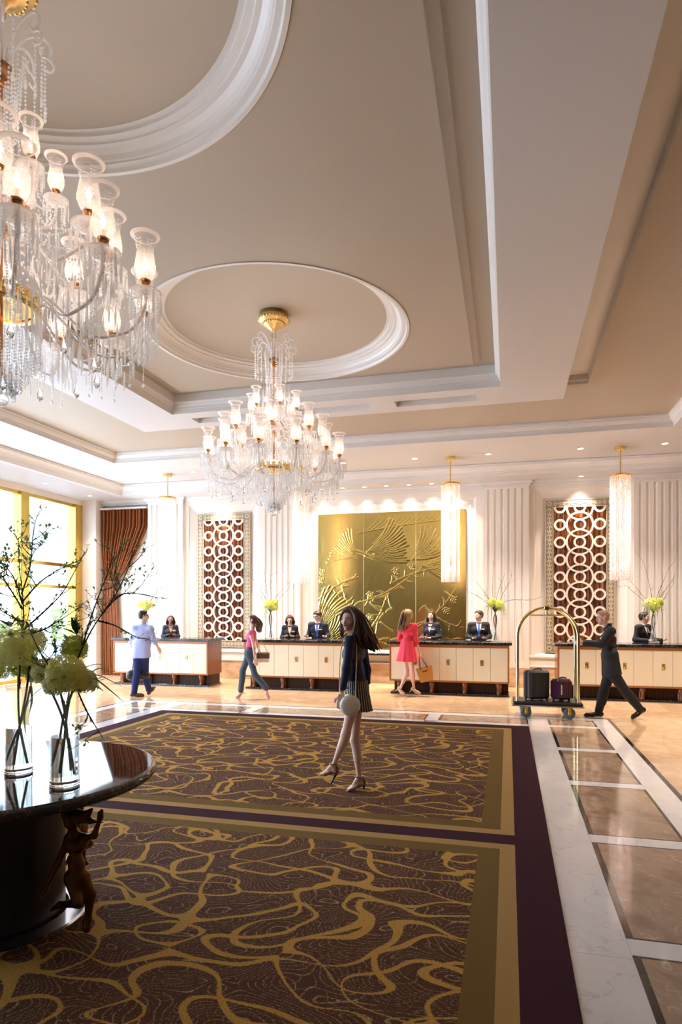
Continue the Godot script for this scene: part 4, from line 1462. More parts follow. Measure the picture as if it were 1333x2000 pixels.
func build_mural() -> void:
	var ww := 3.55
	var hh := 3.24
	var t := thing("relief_mural", "gold metal relief mural of feathered wings and flowers behind the desks", "mural", W(-4.47, 0.81, 14.885))
	var R := Relief.new(ww, hh, 0.0118)
	var rng := RandomNumberGenerator.new()
	rng.seed = 77
	var feathers := func(root: Vector2, a0: float, a1: float, n: int, l0: float, l1: float, bend: float, h: float) -> void:
		for k in n:
			var u := float(k) / (n - 1)
			var a := lerpf(a0, a1, u)
			var l := lerpf(l0, l1, u) * rng.randf_range(0.92, 1.06)
			var tip := root + Vector2(cos(a), sin(a)) * l
			R.stroke(arc2(root, tip, bend), 0.016, 0.028, h * rng.randf_range(0.7, 1.0))
			R.stroke(arc2(root + (tip - root) * 0.25, tip, bend), 0.006, 0.006, h * 1.3)
	# great bird in the middle panels: long neck and head, two spread wings, trailing plume
	feathers.call(Vector2(1.22, 2.30), 0.05, 0.95, 11, 0.95, 0.95, 0.16, 0.016)
	feathers.call(Vector2(1.16, 2.20), -0.16, 0.25, 8, 1.05, 0.85, 0.10, 0.014)
	feathers.call(Vector2(0.98, 2.16), 1.75, 2.75, 10, 0.75, 0.55, -0.12, 0.014)
	feathers.call(Vector2(0.92, 2.18), 2.7, 3.3, 6, 0.55, 0.72, 0.08, 0.012)
	R.stroke(arc2(Vector2(0.80, 2.36), Vector2(1.36, 2.14), -0.10), 0.05, 0.03, 0.022)
	R.stroke([Vector2(1.30, 2.19), Vector2(1.38, 2.13)], 0.035, 0.008, 0.026)
	feathers.call(Vector2(2.3, 2.1), 0.2, 1.3, 10, 0.9, 0.8, 0.14, 0.013)
	feathers.call(Vector2(2.55, 1.95), -0.5, 0.5, 9, 0.8, 0.85, 0.12, 0.012)
	for k in 14: R.stroke(arc2(Vector2(1.0 + 0.12 * k, 2.75 + 0.02 * k), Vector2(1.5 + 0.13 * k, 3.10), 0.22), 0.009, 0.005, 0.010)
	# leaning long leaves from the lower corner and grasses
	feathers.call(Vector2(0.05, 0.45), 0.55, 1.45, 10, 0.9, 1.1, -0.18, 0.016)
	feathers.call(Vector2(0.1, 0.1), 0.3, 1.2, 9, 0.7, 0.8, 0.16, 0.014)
	# branches
	for s in [[Vector2(0.0, 1.15), Vector2(1.0, 1.7), -0.15], [Vector2(0.6, 1.5), Vector2(1.1, 0.7), 0.2], [Vector2(1.05, 1.1), Vector2(2.3, 1.75), 0.12], [Vector2(1.8, 1.55), Vector2(2.95, 1.9), -0.08], [Vector2(2.2, 0.4), Vector2(3.3, 1.4), 0.16], [Vector2(2.6, 1.0), Vector2(3.5, 0.5), 0.2], [Vector2(1.0, 0.2), Vector2(1.7, 1.3), 0.18]]:
		R.stroke(arc2(s[0], s[1], s[2], 14), 0.015, 0.008, 0.016)
		for k in 7:
			var p: Vector2 = arc2(s[0], s[1], s[2], 14)[2 * k]
			var a := rng.randf() * TAU
			R.stroke(arc2(p, p + Vector2(cos(a), sin(a)) * 0.17, 0.2), 0.03, 0.006, 0.013)
	# a prancing animal outline between the panels
	for s in [[Vector2(1.25, 1.22), Vector2(1.75, 1.30), 0.18], [Vector2(1.25, 1.22), Vector2(1.15, 1.0), -0.2], [Vector2(1.75, 1.3), Vector2(1.82, 0.95), 0.2], [Vector2(1.30, 1.1), Vector2(1.62, 0.82), 0.1], [Vector2(1.62, 0.82), Vector2(1.46, 0.55), 0.2], [Vector2(1.46, 0.55), Vector2(1.36, 0.22), -0.12], [Vector2(1.55, 0.62), Vector2(1.84, 0.42), 0.1], [Vector2(1.82, 0.95), Vector2(1.68, 0.86), 0.3]]:
		R.stroke(arc2(s[0], s[1], s[2], 12), 0.020, 0.012, 0.016)
	# blossoms
	for q in [Vector2(0.10, 1.84), Vector2(0.08, 1.65), Vector2(1.92, 1.84), Vector2(1.30, 1.28), Vector2(3.25, 1.16), Vector2(3.1, 0.9), Vector2(2.72, 2.35), Vector2(2.3, 1.95), Vector2(3.3, 2.0), Vector2(2.9, 0.4), Vector2(1.3, 0.75), Vector2(1.18, 0.55), Vector2(0.9, 0.55)]:
		for k in 11:
			var a: float = k * 2.4
			var r: float = 0.022 + 0.011 * k
			var p: Vector2 = q + Vector2(cos(a), sin(a)) * r * 0.62
			R.stroke([p, p + Vector2(cos(a + 0.9), sin(a + 0.9)) * 0.03], 0.017, 0.010, 0.014 + 0.004 * rng.randf())
	# ripples along the foot
	for k in 9:
		var x := 0.9 + 0.28 * k
		R.stroke(arc2(Vector2(x, 0.10 + 0.05 * (k % 3)), Vector2(x + 0.3, 0.14 + 0.04 * (k % 2)), 0.25), 0.014, 0.01, 0.014)
		R.stroke(arc2(Vector2(x + 0.05, 0.2), Vector2(x + 0.32, 0.24), -0.22), 0.012, 0.01, 0.012)
	# three panels with their own edges
	var cols := R.w
	var nf := FastNoiseLite.new()
	nf.seed = 3
	nf.frequency = 0.035
	var cut := [0, int(cols * 0.324), int(cols * 0.675), cols]
	for p in 3:
		var rows := []
		for y in R.h:
			var row := []
			for x in range(cut[p], cut[p + 1]):
				row.append(Vector3(x * R.s, y * R.s, R.f[y * cols + x] * 0.42 + 0.0016 * nf.get_noise_2d(x, y * 0.4)))
			rows.append(row)
		var b := MB.new()
		b.sheet(rows)
		b.box(Vector3(cut[p] * R.s, 0, -0.03), Vector3((cut[p + 1] - 1) * R.s, (R.h - 1) * R.s, -0.004))
		put(b, "relief_panel", M.mural_gold, t)
	for p in [1, 2]:
		var b := MB.new()
		b.box(Vector3((cut[p] - 1) * R.s - 0.002, 0, -0.02), Vector3(cut[p] * R.s + 0.002, (R.h - 1) * R.s, 0.008), 0.003)
		put(b, "seam_strip", M.seam_gold, t)

# ------------------------------------------------------------------ ring screens
func build_screens() -> void:
	var t := thing("ring_screen", "white openwork screen of interlocking rings between fluted pilasters", "screen", W(-6.97, 0, 14.93), 0.0, "ring screens")
	var b := MB.new()
	var rows := []
	for k in 2:
		var row := []
		for j in 111:
			var u := j / 110.0
			row.append(Vector3(-0.56 + 1.12 * u, 0.95 + 3.08 * k, 0.012 + 0.018 * sin(u * TAU * 11.0) + 0.006 * sin(u * TAU * 27.0)))
		rows.append(row)
	b.sheet(rows)
	put(b, "silk_backing", M.silk_brown, t)
	# border: flat strips with raised key pattern, square corner blocks with a disc
	var x1 := 0.725
	var y0 := 0.78
	var y1 := 4.165
	var bw := 0.175
	b = MB.new()
	for s in [[-x1, -x1 + bw, y0, y1], [x1 - bw, x1, y0, y1], [-x1 + bw, x1 - bw, y0, y0 + bw], [-x1 + bw, x1 - bw, y1 - bw, y1]]:
		b.box(Vector3(s[0], s[2], 0.0), Vector3(s[1], s[3], 0.055))
	put(b, "border", M.screen_border_deep, t)
	b = MB.new()
	for e in [[0.0, 0.014], [bw - 0.014, bw]]:
		for s in [-1, 1]:
			var p: float = s * (x1 - e[0])
			var q: float = s * (x1 - e[1])
			b.box(Vector3(minf(p, q), y0 + e[0], 0.055), Vector3(maxf(p, q), y1 - e[0], 0.066), 0.002)
		b.box(Vector3(-x1 + e[1], y0 + e[0], 0.055), Vector3(x1 - e[1], y0 + e[1], 0.066), 0.002)
		b.box(Vector3(-x1 + e[1], y1 - e[1], 0.055), Vector3(x1 - e[1], y1 - e[0], 0.066), 0.002)
	put(b, "border_edge", M.screen_border, t)
	b = MB.new()   # one motif of the key pattern: a bar with an arrow head at each end
	for s in [-1.0, 1.0]:
		for h in [-1.0, 1.0]:
			b.prism(PackedVector2Array([Vector2(h * 0.058, s * 0.030), Vector2(h * 0.034, s * 0.030), Vector2(h * 0.008, s * 0.066), Vector2(h * 0.008, s * 0.088), Vector2(h * 0.020, s * 0.088)]), 0.0, 0.012)
	b.box(Vector3(-0.012, -0.06, 0), Vector3(0.012, 0.06, 0.010), 0.003)
	var motif := b.mesh()
	b = MB.new()
	b.arc_ring(Vector2.ZERO, 0.028, 0.052, 0, 0.014, 20)
	b.lathe([Vector2(0.001, 0.0), Vector2(0.014, 0.0)], 10)
	var corner := b.mesh()
	var n := 16
	for k in n:
		var y := y0 + bw + (y1 - y0 - 2 * bw) * (k + 0.5) / n
		for s in [-1, 1]:
			put(motif, "key_motif", M.screen_border, t, Transform3D(Basis(), Vector3(s * (x1 - bw / 2), y, 0.055)))
	for k in 6:
		var x := -x1 + bw + (2 * x1 - 2 * bw) * (k + 0.5) / 6
		for y in [y0 + bw / 2, y1 - bw / 2]:
			put(motif, "key_motif", M.screen_border, t, Transform3D(Basis(Vector3.BACK, PI / 2), Vector3(x, y, 0.055)))
	for s in [-1, 1]:
		for y in [y0 + bw / 2, y1 - bw / 2]:
			put(corner, "corner_disc", M.screen_border, t, Transform3D(Basis(), Vector3(s * (x1 - bw / 2), y, 0.055)))
	# rings: pitch 0.3845 from the top ring at 3.60
	var top := y1 - bw
	var bot := y0 + bw
	var ring := func(called: String, r0: float, r1: float, at: Vector2, z: float) -> void:
		if at.y - r1 > top or at.y + r1 < bot: return
		var a0 := 0.0
		var a1 := TAU
		var r := (r0 + r1) * 0.5
		if at.y + r1 > top + 0.02:
			var g := asin(clampf((top + 0.01 - at.y) / r, -1, 1))
			a0 = PI - g; a1 = TAU + g
		elif at.y - r1 < bot - 0.02:
			var g := asin(clampf((bot - 0.01 - at.y) / r, -1, 1))
			a0 = g; a1 = PI - g
		var m := MB.new()
		m.arc_ring(at, r0, r1, z, z + 0.022, 36 if r1 > 0.2 else 26, a0, a1)
		put(m, called, M.screen_ivory, t)
	for k in range(-1, 9):
		var y := 3.60 - 0.3845 * k
		ring.call("large_ring", 0.253, 0.292, Vector2(0, y), 0.054 if k % 2 else 0.060)
		ring.call("middle_ring", 0.088, 0.130, Vector2(0, y), 0.058)
		for s in [-1, 1]: ring.call("side_ring", 0.082, 0.130, Vector2(s * 0.412, y), 0.056)
	copy(t, W(1.53, 0, 14.93), 0.0, "beige openwork screen of interlocking rings behind the bellman")

# ------------------------------------------------------------------ rust curtain
func build_curtain() -> void:
	var t := thing("curtain", "pleated rust brown curtain tied back beside the window pier", "curtain", W(-10.42, 0, 14.75))
	var rows := []
	var n := 380
	for k in 71:
		var y := 0.02 + (4.36 - 0.02) * k / 70.0
		var row := []
		var l: float
		var r: float
		if y > 2.5:
			var u := (y - 2.5) / 1.86
			l = lerpf(0.07, 0.0, smoothstep(0.0, 0.5, u))
			r = lerpf(0.46, 1.355, pow(clampf((y - 2.5) / 1.42, 0, 1), 0.72)) if y < 3.92 else 1.355
		else:
			var u := clampf((2.5 - y) / 2.3, 0, 1)
			l = lerpf(0.07, 0.02, smoothstep(0, 0.3, u))
			r = lerpf(0.46, 0.44 + 0.16 * u, smoothstep(0, 0.15, u))
		var amp := clampf((r - l) * 0.055, 0.022, 0.07)
		for j in n + 1:
			var u := float(j) / n
			var ph := u * TAU * 14.0
			row.append(Vector3(lerpf(l, r, u) + 0.010 * sin(ph * 2.0), y, amp * (1.0 - 2.0 * pow(absf(sin(ph * 0.5)), 1.6)) + 0.35 * amp * sin(ph * 0.37 + y * 1.3)))
		rows.append(row)
	var b := MB.new()
	b.sheet(rows)
	put(b, "drape", M.curtain_rust, t)
	b = MB.new()
	var band := []
	for k in 33:
		var a := TAU * k / 32
		band.append(Vector3(0.265 + 0.235 * cos(a), 2.46 - 0.05 * cos(a), 0.065 * sin(a)))
	b.tube(band, 0.032, 8, false, 0.6)
	put(b, "tieback", M.curtain_rust, t)
	b = MB.new()
	b.box(Vector3(-0.01, 4.36, -0.08), Vector3(1.37, 4.40, 0.10), 0.005)
	put(b, "pelmet", M.trim_white, t)

# ------------------------------------------------------------------ luggage cart and suitcases
func build_cart() -> void:
	var t := thing("luggage_cart", "brass birdcage luggage cart with black deck pushed by the bellman", "cart", W(0.61, 0, 10.85))
	var b := MB.new()
	b.box(Vector3(-0.53, 0.205, -0.31), Vector3(0.53, 0.265, 0.31), 0.02)
	put(b, "deck", M.black_metal, t)
	b = MB.new()
	b.box(Vector3(-0.55, 0.19, -0.33), Vector3(0.55, 0.21, 0.33), 0.008)
	put(b, "bumper", M.steel, t)
	for z in [-0.24, 0.24]:
		var p := [Vector3(-0.46, 0.26, z), Vector3(-0.46, 0.8, z)]
		for k in 25:
			var a := PI - PI * k / 24
			p.append(Vector3(0.46 * cos(a), 1.295 + 0.46 * sin(a), z * (1.0 - 0.75 * pow(sin(a), 3))))
		p.append(Vector3(0.46, 0.8, z)); p.append(Vector3(0.46, 0.26, z))
		b = MB.new()
		b.tube(p, 0.026, 14)
		put(b, "arch", M.brass_pale, t)
	b = MB.new()
	b.tube([Vector3(-0.32, 1.635, 0), Vector3(0.32, 1.635, 0)], 0.013, 10)
	b.tube([Vector3(0, 1.635, 0), Vector3(0, 1.75, 0)], 0.013, 10)
	put(b, "hanging_rail", M.brass_pale, t)
	b = MB.new()
	b.lathe([Vector2(0.001, 1.725), Vector2(0.045, 1.73), Vector2(0.05, 1.755), Vector2(0.045, 1.78), Vector2(0.001, 1.785)], 16)
	b.box(Vector3(-0.05, 1.72, -0.09), Vector3(0.05, 1.785, 0.09), 0.015)
	put(b, "crown_clamp", M.brass, t)
	b = MB.new()
	b.t = Transform3D(Basis(Vector3.RIGHT, PI / 2), Vector3(0, 0.09, 0))
	b.lathe([Vector2(0.03, -0.022), Vector2(0.05, -0.026), Vector2(0.08, -0.022), Vector2(0.09, -0.01), Vector2(0.09, 0.01), Vector2(0.08, 0.022), Vector2(0.05, 0.026), Vector2(0.03, 0.022)], 28)
	var wheel := b.mesh()
	b = MB.new()
	b.t = Transform3D(Basis(Vector3.RIGHT, PI / 2), Vector3(0, 0.09, 0))
	b.lathe([Vector2(0.001, -0.028), Vector2(0.032, -0.026), Vector2(0.032, 0.026), Vector2(0.001, 0.028)], 18, Vector3.ZERO, true)
	var hub := b.mesh()
	b = MB.new()
	for z in [-0.036, 0.036]: b.box(Vector3(-0.02, 0.075, z - 0.004), Vector3(0.02, 0.17, z + 0.004), 0.003)
	b.box(Vector3(-0.03, 0.165, -0.04), Vector3(0.03, 0.19, 0.04), 0.006)
	var fork := b.mesh()
	mat("rubber_grey", lin(0.16, 0.19, 0.21), 0.6)
	mat("caster_yellow", lin(0.75, 0.50, 0.05), 0.3, 0.6)
	for q in [[-0.33, 0.22, 0.3], [0.33, 0.22, 0.1], [-0.33, -0.22, -0.2], [0.33, -0.22, 0.25]]:
		var f := put(fork, "caster_fork", M.caster_yellow, t, Transform3D(Basis(Vector3.UP, q[2]), Vector3(q[0], 0, q[1])))
		put(wheel, "wheel", M.rubber_grey, f)
		put(hub, "hub", M.caster_yellow, f)
	mat("case_grey", lin(0.022, 0.026, 0.034), 0.32)
	mat("case_plum", lin(0.060, 0.012, 0.035), 0.28)
	mat("case_tag", lin(0.75, 0.72, 0.66), 0.5)
	suitcase("large dark grey ribbed suitcase standing on the luggage cart", W(0.45, 0.265, 10.82), 0.36, 0.50, 0.24, 0.5, M.case_grey, false)
	suitcase("small plum ribbed suitcase standing on the luggage cart", W(0.83, 0.265, 10.80), 0.26, 0.37, 0.22, 0.62, M.case_plum, true)

func suitcase(label: String, at: Vector3, w: float, h: float, d: float, turn: float, m: Material, tag: bool) -> void:
	var t := thing("suitcase", label, "suitcase", at, turn)
	var b := MB.new()
	for s in [-1.0, 1.0]:
		b.box(Vector3(-w / 2, 0.025, minf(0.004 * s, s * d / 2)), Vector3(w / 2, h - 0.02, maxf(0.004 * s, s * d / 2)), 0.03)
	for k in 6:
		var x := -w / 2 + w * (k + 0.5) / 6
		b.box(Vector3(x - 0.012, 0.06, -d / 2 - 0.004), Vector3(x + 0.012, h - 0.055, d / 2 + 0.004), 0.004)
	put(b, "shell", m, t)
	b = MB.new()
	b.box(Vector3(-w / 2 + 0.012, 0.03, -0.006), Vector3(w / 2 - 0.012, h - 0.024, 0.006), 0.002)
	put(b, "zip_seam", M.black_metal, t)
	b = MB.new()
	b.tube(smooth_path([Vector3(-0.07, h - 0.022, 0.03), Vector3(-0.06, h, 0.03), Vector3(0, h + 0.008, 0.03), Vector3(0.06, h, 0.03), Vector3(0.07, h - 0.022, 0.03)], 12), 0.009, 8)
	put(b, "handle", M.black_metal, t)
	b = MB.new()
	b.box(Vector3(-0.06, h - 0.024, -0.055), Vector3(0.06, h - 0.010, -0.025), 0.004)
	put(b, "pull_grip", M.steel, t)
	for x in [-1, 1]:
		for z in [-1, 1]:
			b = MB.new()
			b.t = Transform3D(Basis(Vector3.BACK, PI / 2), Vector3(x * (w / 2 - 0.04), 0.018, z * (d / 2 - 0.035)))
			b.lathe([Vector2(0.001, -0.012), Vector2(0.018, -0.01), Vector2(0.018, 0.01), Vector2(0.001, 0.012)], 12)
			put(b, "wheel", M.black_metal, t)
	if tag:
		b = MB.new()
		b.box(Vector3(-w / 2 + 0.03, h * 0.3, d / 2 + 0.002), Vector3(-w / 2 + 0.055, h * 0.72, d / 2 + 0.006), 0.001)
		put(b, "luggage_tag", M.case_tag, t)

# ------------------------------------------------------------------ people
# J: joints in world space. R, U, F: right, up and forward of the trunk; HF, HU: forward and up of the head; s: size; fem: narrower build
func trunk(J: Dictionary, g: float) -> Array:
	var s: float = J.s
	var fem: bool = J.fem
	var p: Vector3 = (J.pL + J.pR) * 0.5
	var R: Vector3 = (J.sR - J.sL).normalized()
	var U: Vector3 = (J.neck - p).normalized()
	var F := U.cross(R).normalized()
	J.R = R; J.U = U; J.F = F; J.p = p
	var w: float = J.sL.distance_to(J.sR) * 0.5
	var chest: Vector3 = p.lerp(J.neck, 0.70)
	var waist: Vector3 = p.lerp(J.neck, 0.36)
	J.chest = chest; J.waist = waist
	var rc := (0.072 if fem else 0.088) * s + g
	var rw := (0.064 if fem else 0.090) * s + g
	var ww := 0.045 if fem else 0.070
	var rp := (0.082 if fem else 0.084) * s + g
	var o := [
		[chest - R * w * 0.52, chest + R * w * 0.52, rc, rc],
		[waist - R * ww * s, waist + R * ww * s, rw, rw],
		[p - R * 0.072 * s, p + R * 0.072 * s, rp, rp],
		[p, waist, rw, rw], [waist, chest, rw, rc * 0.95],
		[J.neck - U * 0.045 * s, J.sL, 0.045 * s + g, 0.046 * s + g], [J.neck - U * 0.045 * s, J.sR, 0.045 * s + g, 0.046 * s + g],
		[p - F * 0.035 * s - R * 0.06 * s, p - F * 0.035 * s + R * 0.06 * s, (0.078 if fem else 0.072) * s + g, (0.078 if fem else 0.072) * s + g],
	]
	if fem:
		for e in [-1.0, 1.0]: o.append([chest + F * 0.05 * s + R * e * 0.065 * s - U * 0.015 * s, chest + F * 0.058 * s + R * e * 0.062 * s - U * 0.02 * s, 0.046 * s * J.get("bust", 1.0) + g, 0.046 * s * J.get("bust", 1.0) + g])
	return o

func arms(J: Dictionary, g: float, upto := 2.0) -> Array:   # 1: to the elbow, 2: to the wrist
	var s: float = J.s
	var m := 0.86 if J.fem else 1.0
	var o := []
	for e in ["L", "R"]:
		var a: Vector3 = J["s" + e]; var b: Vector3 = J["e" + e]; var c: Vector3 = J["w" + e]
		o.append([a, a.lerp(b, minf(upto, 1.0)), 0.044 * s * m + g, 0.034 * s * m + g])
		if upto > 1.0: o.append([b, b.lerp(c, upto - 1.0), 0.034 * s * m + g, (0.024 if upto > 1.9 else 0.027) * s * m + g])
	return o

func legs(J: Dictionary, g: float, upto := 2.0, flare := 0.0) -> Array:
	var s: float = J.s
	var m := 0.90 if J.fem else 1.0
	var o := []
	for e in ["L", "R"]:
		var a: Vector3 = J["p" + e]; var b: Vector3 = J["k" + e]; var c: Vector3 = J["a" + e]
		o.append([a, a.lerp(b, minf(upto, 1.0)), 0.078 * s * m + g, 0.048 * s * m + g])
		if upto > 1.0:
			o.append([b, b.lerp(c, upto - 1.0), 0.046 * s * m + g, 0.030 * s * m + g + flare])
			var back: Vector3 = -J.F * 0.016 * s
			o.append([b.lerp(c, 0.15) + back, b.lerp(c, 0.45) + back, 0.038 * s * m + g, 0.038 * s * m + g * 1.2])
	return o

func hand_bones(w: Vector3, d: Vector3, side: Vector3, palm: float, curl: float, s: float) -> Array:
	side = (side - d * side.dot(d)).normalized()
	var n := d.cross(side) * palm
	var o := []
	for k in 4:
		var off := lerpf(0.028, -0.028, k / 3.0) * s
		var kn := w + d * (0.082 - 0.004 * absf(k - 1.0)) * s + side * off
		o.append([w + d * 0.006 * s + side * off * 0.55, kn, 0.0135 * s, 0.011 * s])
		var l: float = [0.070, 0.079, 0.074, 0.058][k] * s
		var m := kn + (d * cos(curl) + n * sin(curl)) * l * 0.5
		o.append([kn, m, 0.0098 * s, 0.009 * s])
		o.append([m, m + (d * cos(curl * 2.1) + n * sin(curl * 2.1)) * l * 0.5, 0.009 * s, 0.0075 * s])
	var tb := w + d * 0.022 * s + side * 0.024 * s
	var tm := tb + (d * 0.65 + side * 0.65 + n * 0.35).normalized() * 0.042 * s
	o.append([tb, tm, 0.0135 * s, 0.0105 * s])
	o.append([tm, tm + (d * 0.9 + side * 0.1 + n * 0.35).normalized() * 0.032 * s, 0.0105 * s, 0.008 * s])
	return o

func head_bones(J: Dictionary) -> Array:
	var s: float = J.s * (0.94 if J.fem else 1.0)
	var c: Vector3 = J.head
	var F: Vector3 = J.HF
	var U: Vector3 = J.HU
	var R := F.cross(U)
	var o := [
		[c + U * 0.026 * s - F * 0.022 * s, c + U * 0.03 * s + F * 0.004 * s, 0.076 * s, 0.069 * s],
		[c - U * 0.012 * s + F * 0.016 * s, c - U * 0.066 * s + F * 0.036 * s, 0.056 * s, 0.032 * s],
		[c - U * 0.03 * s - F * 0.02 * s, c - U * 0.02 * s - F * 0.02 * s, 0.055 * s, 0.055 * s],
		[c - U * 0.088 * s + F * 0.050 * s, c - U * 0.090 * s + F * 0.052 * s, 0.020 * s, 0.020 * s],
		[c + U * 0.006 * s + F * 0.080 * s, c - U * 0.032 * s + F * 0.100 * s, 0.007 * s, 0.0105 * s],
		[c + U * 0.022 * s + F * 0.072 * s - R * 0.025 * s, c + U * 0.022 * s + F * 0.072 * s + R * 0.025 * s, 0.013 * s, 0.013 * s],
		[c - U * 0.056 * s + F * 0.074 * s - R * 0.012 * s, c - U * 0.056 * s + F * 0.074 * s + R * 0.012 * s, 0.011 * s, 0.011 * s],
		[c - U * 0.06 * s - F * 0.01 * s, J.neck, (0.046 if J.fem else 0.054) * J.s, (0.047 if J.fem else 0.056) * J.s],
	]
	for e in [-1.0, 1.0]:
		o.append([c + R * e * 0.074 * s + U * 0.016 * s - F * 0.008 * s, c + R * e * 0.070 * s - U * 0.020 * s - F * 0.002 * s, 0.013 * s, 0.009 * s])
		o.append([c + R * e * 0.038 * s - U * 0.022 * s + F * 0.052 * s, c + R * e * 0.04 * s - U * 0.024 * s + F * 0.05 * s, 0.024 * s, 0.024 * s])
	return o

# front of a body: distance along F of the surface at (x, y) in the frame (o, R, U, F)
func front_table(b: MB, o: Vector3, R: Vector3, U: Vector3, F: Vector3, reach: float) -> PackedVector3Array:
	var out := PackedVector3Array()
	for k in b.v.size():
		if b.n[k].dot(F) > 0.05:
			var q := b.v[k] - o
			var y := q.dot(U)
			if absf(y) < reach: out.append(Vector3(q.dot(R), y, q.dot(F)))
	return out

func front_at(tab: PackedVector3Array, x: float, y: float, r: float) -> float:
	var best := -1.0
	var wsum := 0.0
	var zs := 0.0
	for q in tab:
		var dx := q.x - x
		var dy := q.y - y
		var d := dx * dx + dy * dy
		if d < r * r and q.z > -0.02:
			var w := 1.0 / (d + 1e-5)
			wsum += w
			zs += w * q.z
			best = maxf(best, q.z)
	return zs / wsum if wsum > 0 else best

# a piece of cloth or make-up that follows the surface below it; rows: [y, x from, x to]
func patch(tab: PackedVector3Array, fr: Transform3D, rows: Array, lift: float, r: float, cols := 6) -> MB:
	var grid := []
	for q in rows:
		var row := []
		for j in cols + 1:
			var x := lerpf(q[1], q[2], float(j) / cols)
			row.append(fr * Vector3(x, q[0], front_at(tab, x, q[0], r) + lift))
		grid.append(row)
	var b := MB.new()
	b.sheet(grid)
	return b

func face(J: Dictionary, t: Node3D, brow: Material, lip: Material, specs := false) -> void:
	var s: float = J.s * (0.94 if J.fem else 1.0)
	var c: Vector3 = J.head
	var F: Vector3 = J.HF
	var U: Vector3 = J.HU
	var R := F.cross(U)
	var tab := front_table(J.head_mesh, c, R, U, F, 0.12)
	var fr := Transform3D(Basis(R, U, F), c)
	var r: float = J.fine * 1.6
	var at := func(x: float, y: float, lift: float) -> Vector3: return Vector3(x, y, front_at(tab, x, y, r) + lift)
	for e in [-1.0, 1.0]:
		var b := MB.new()
		var p: Vector3 = at.call(e * 0.030 * s, 0.003 * s, -0.0035 * s)
		b.ball(p, Vector3(0.0135, 0.0068, 0.0075) * s, 10, 6)
		var o := put(b, "eye", M.eye_white, t, fr)
		b = MB.new()
		b.ball(p + Vector3(0, 0, 0.0045 * s), Vector3(0.0064, 0.0066, 0.0035) * s, 8, 6)
		put(b, "iris", M.eye_dark, o)
		b = MB.new()
		b.tube([p + Vector3(-e * 0.015, 0.002, 0.002) * s, p + Vector3(0, 0.0075, 0.005) * s, p + Vector3(e * 0.016, 0.003, 0.000) * s], 0.0022 * s, 5)
		put(b, "lashes", M.eye_dark, t, fr)
		b = MB.new()
		b.tube([at.call(e * 0.012 * s, 0.021 * s, 0.0), at.call(e * 0.028 * s, 0.026 * s, 0.001), at.call(e * 0.046 * s, 0.020 * s, 0.0)], 0.0038 * s, 6)
		put(b, "eyebrow", brow, t, fr)
	var b := MB.new()
	var m: Vector3 = at.call(0.0, -0.057 * s, -0.001)
	b.ball(m + Vector3(0, 0.0035, 0) * s, Vector3(0.020, 0.0048, 0.005) * s, 10, 6)
	b.ball(m - Vector3(0, 0.0048, 0) * s, Vector3(0.017, 0.0058, 0.006) * s, 10, 6)
	put(b, "lips", lip, t, fr)
	if specs:
		b = MB.new()
		for e in [-1.0, 1.0]:
			var p: Vector3 = at.call(e * 0.031 * s, 0.0, 0.010 * s)
			b.t = Transform3D(Basis(), p)
			b.arc_ring(Vector2.ZERO, 0.018 * s, 0.0225 * s, -0.002, 0.002, 18)
			b.t = Transform3D()
			b.tube([p + Vector3(e * 0.021, 0.003, 0) * s, Vector3(e * 0.078, 0.008, -0.005) * s], 0.0026, 6)
		b.tube([at.call(-0.01 * s, 0.003 * s, 0.012 * s), at.call(0.01 * s, 0.003 * s, 0.012 * s)], 0.0024, 6)
		put(b, "spectacles", M.eye_dark, t, fr)

func short_hair(J: Dictionary, m: Material, t: Node3D, thin := 0.0) -> void:
	var s: float = J.s * (0.94 if J.fem else 1.0)
	var c: Vector3 = J.head
	var F: Vector3 = J.HF
	var U: Vector3 = J.HU
	var g := 0.010 - thin
	var b := blob([[c + U * 0.030 * s - F * 0.026 * s, c + U * 0.034 * s + F * 0.014 * s, (0.078 + g) * s, (0.073 + g) * s], [c - U * 0.03 * s - F * 0.024 * s, c - U * 0.02 * s - F * 0.024 * s, (0.058 + g) * s, (0.06 + g) * s]], J.fine, 0.012,
		[[c + F * 0.050 * s + U * 0.035 * s, (F * 0.92 - U * 0.38).normalized()], [c + F * 0.0 * s - U * 0.012 * s, (F * 0.75 - U * 0.66).normalized()], [c - U * 0.062 * s, -U]])
	put(b, "hair", m, t)

func long_hair(J: Dictionary, m: Material, t: Node3D, extra: Array) -> void:
	var s: float = J.s * 0.94
	var c: Vector3 = J.head
	var F: Vector3 = J.HF
	var U: Vector3 = J.HU
	var R := F.cross(U)
	var b := blob([[c + U * 0.034 * s - F * 0.028 * s, c + U * 0.036 * s + F * 0.008 * s, 0.086 * s, 0.078 * s], [c - U * 0.03 * s - F * 0.034 * s, c - U * 0.02 * s - F * 0.034 * s, 0.076 * s, 0.078 * s]] + extra, J.fine, 0.012,
		[[c + F * 0.056 * s + U * 0.055 * s, (F * 0.95 - U * 0.30).normalized()]] if not J.has("loose") else [])
	put(b, "hair", m, t)

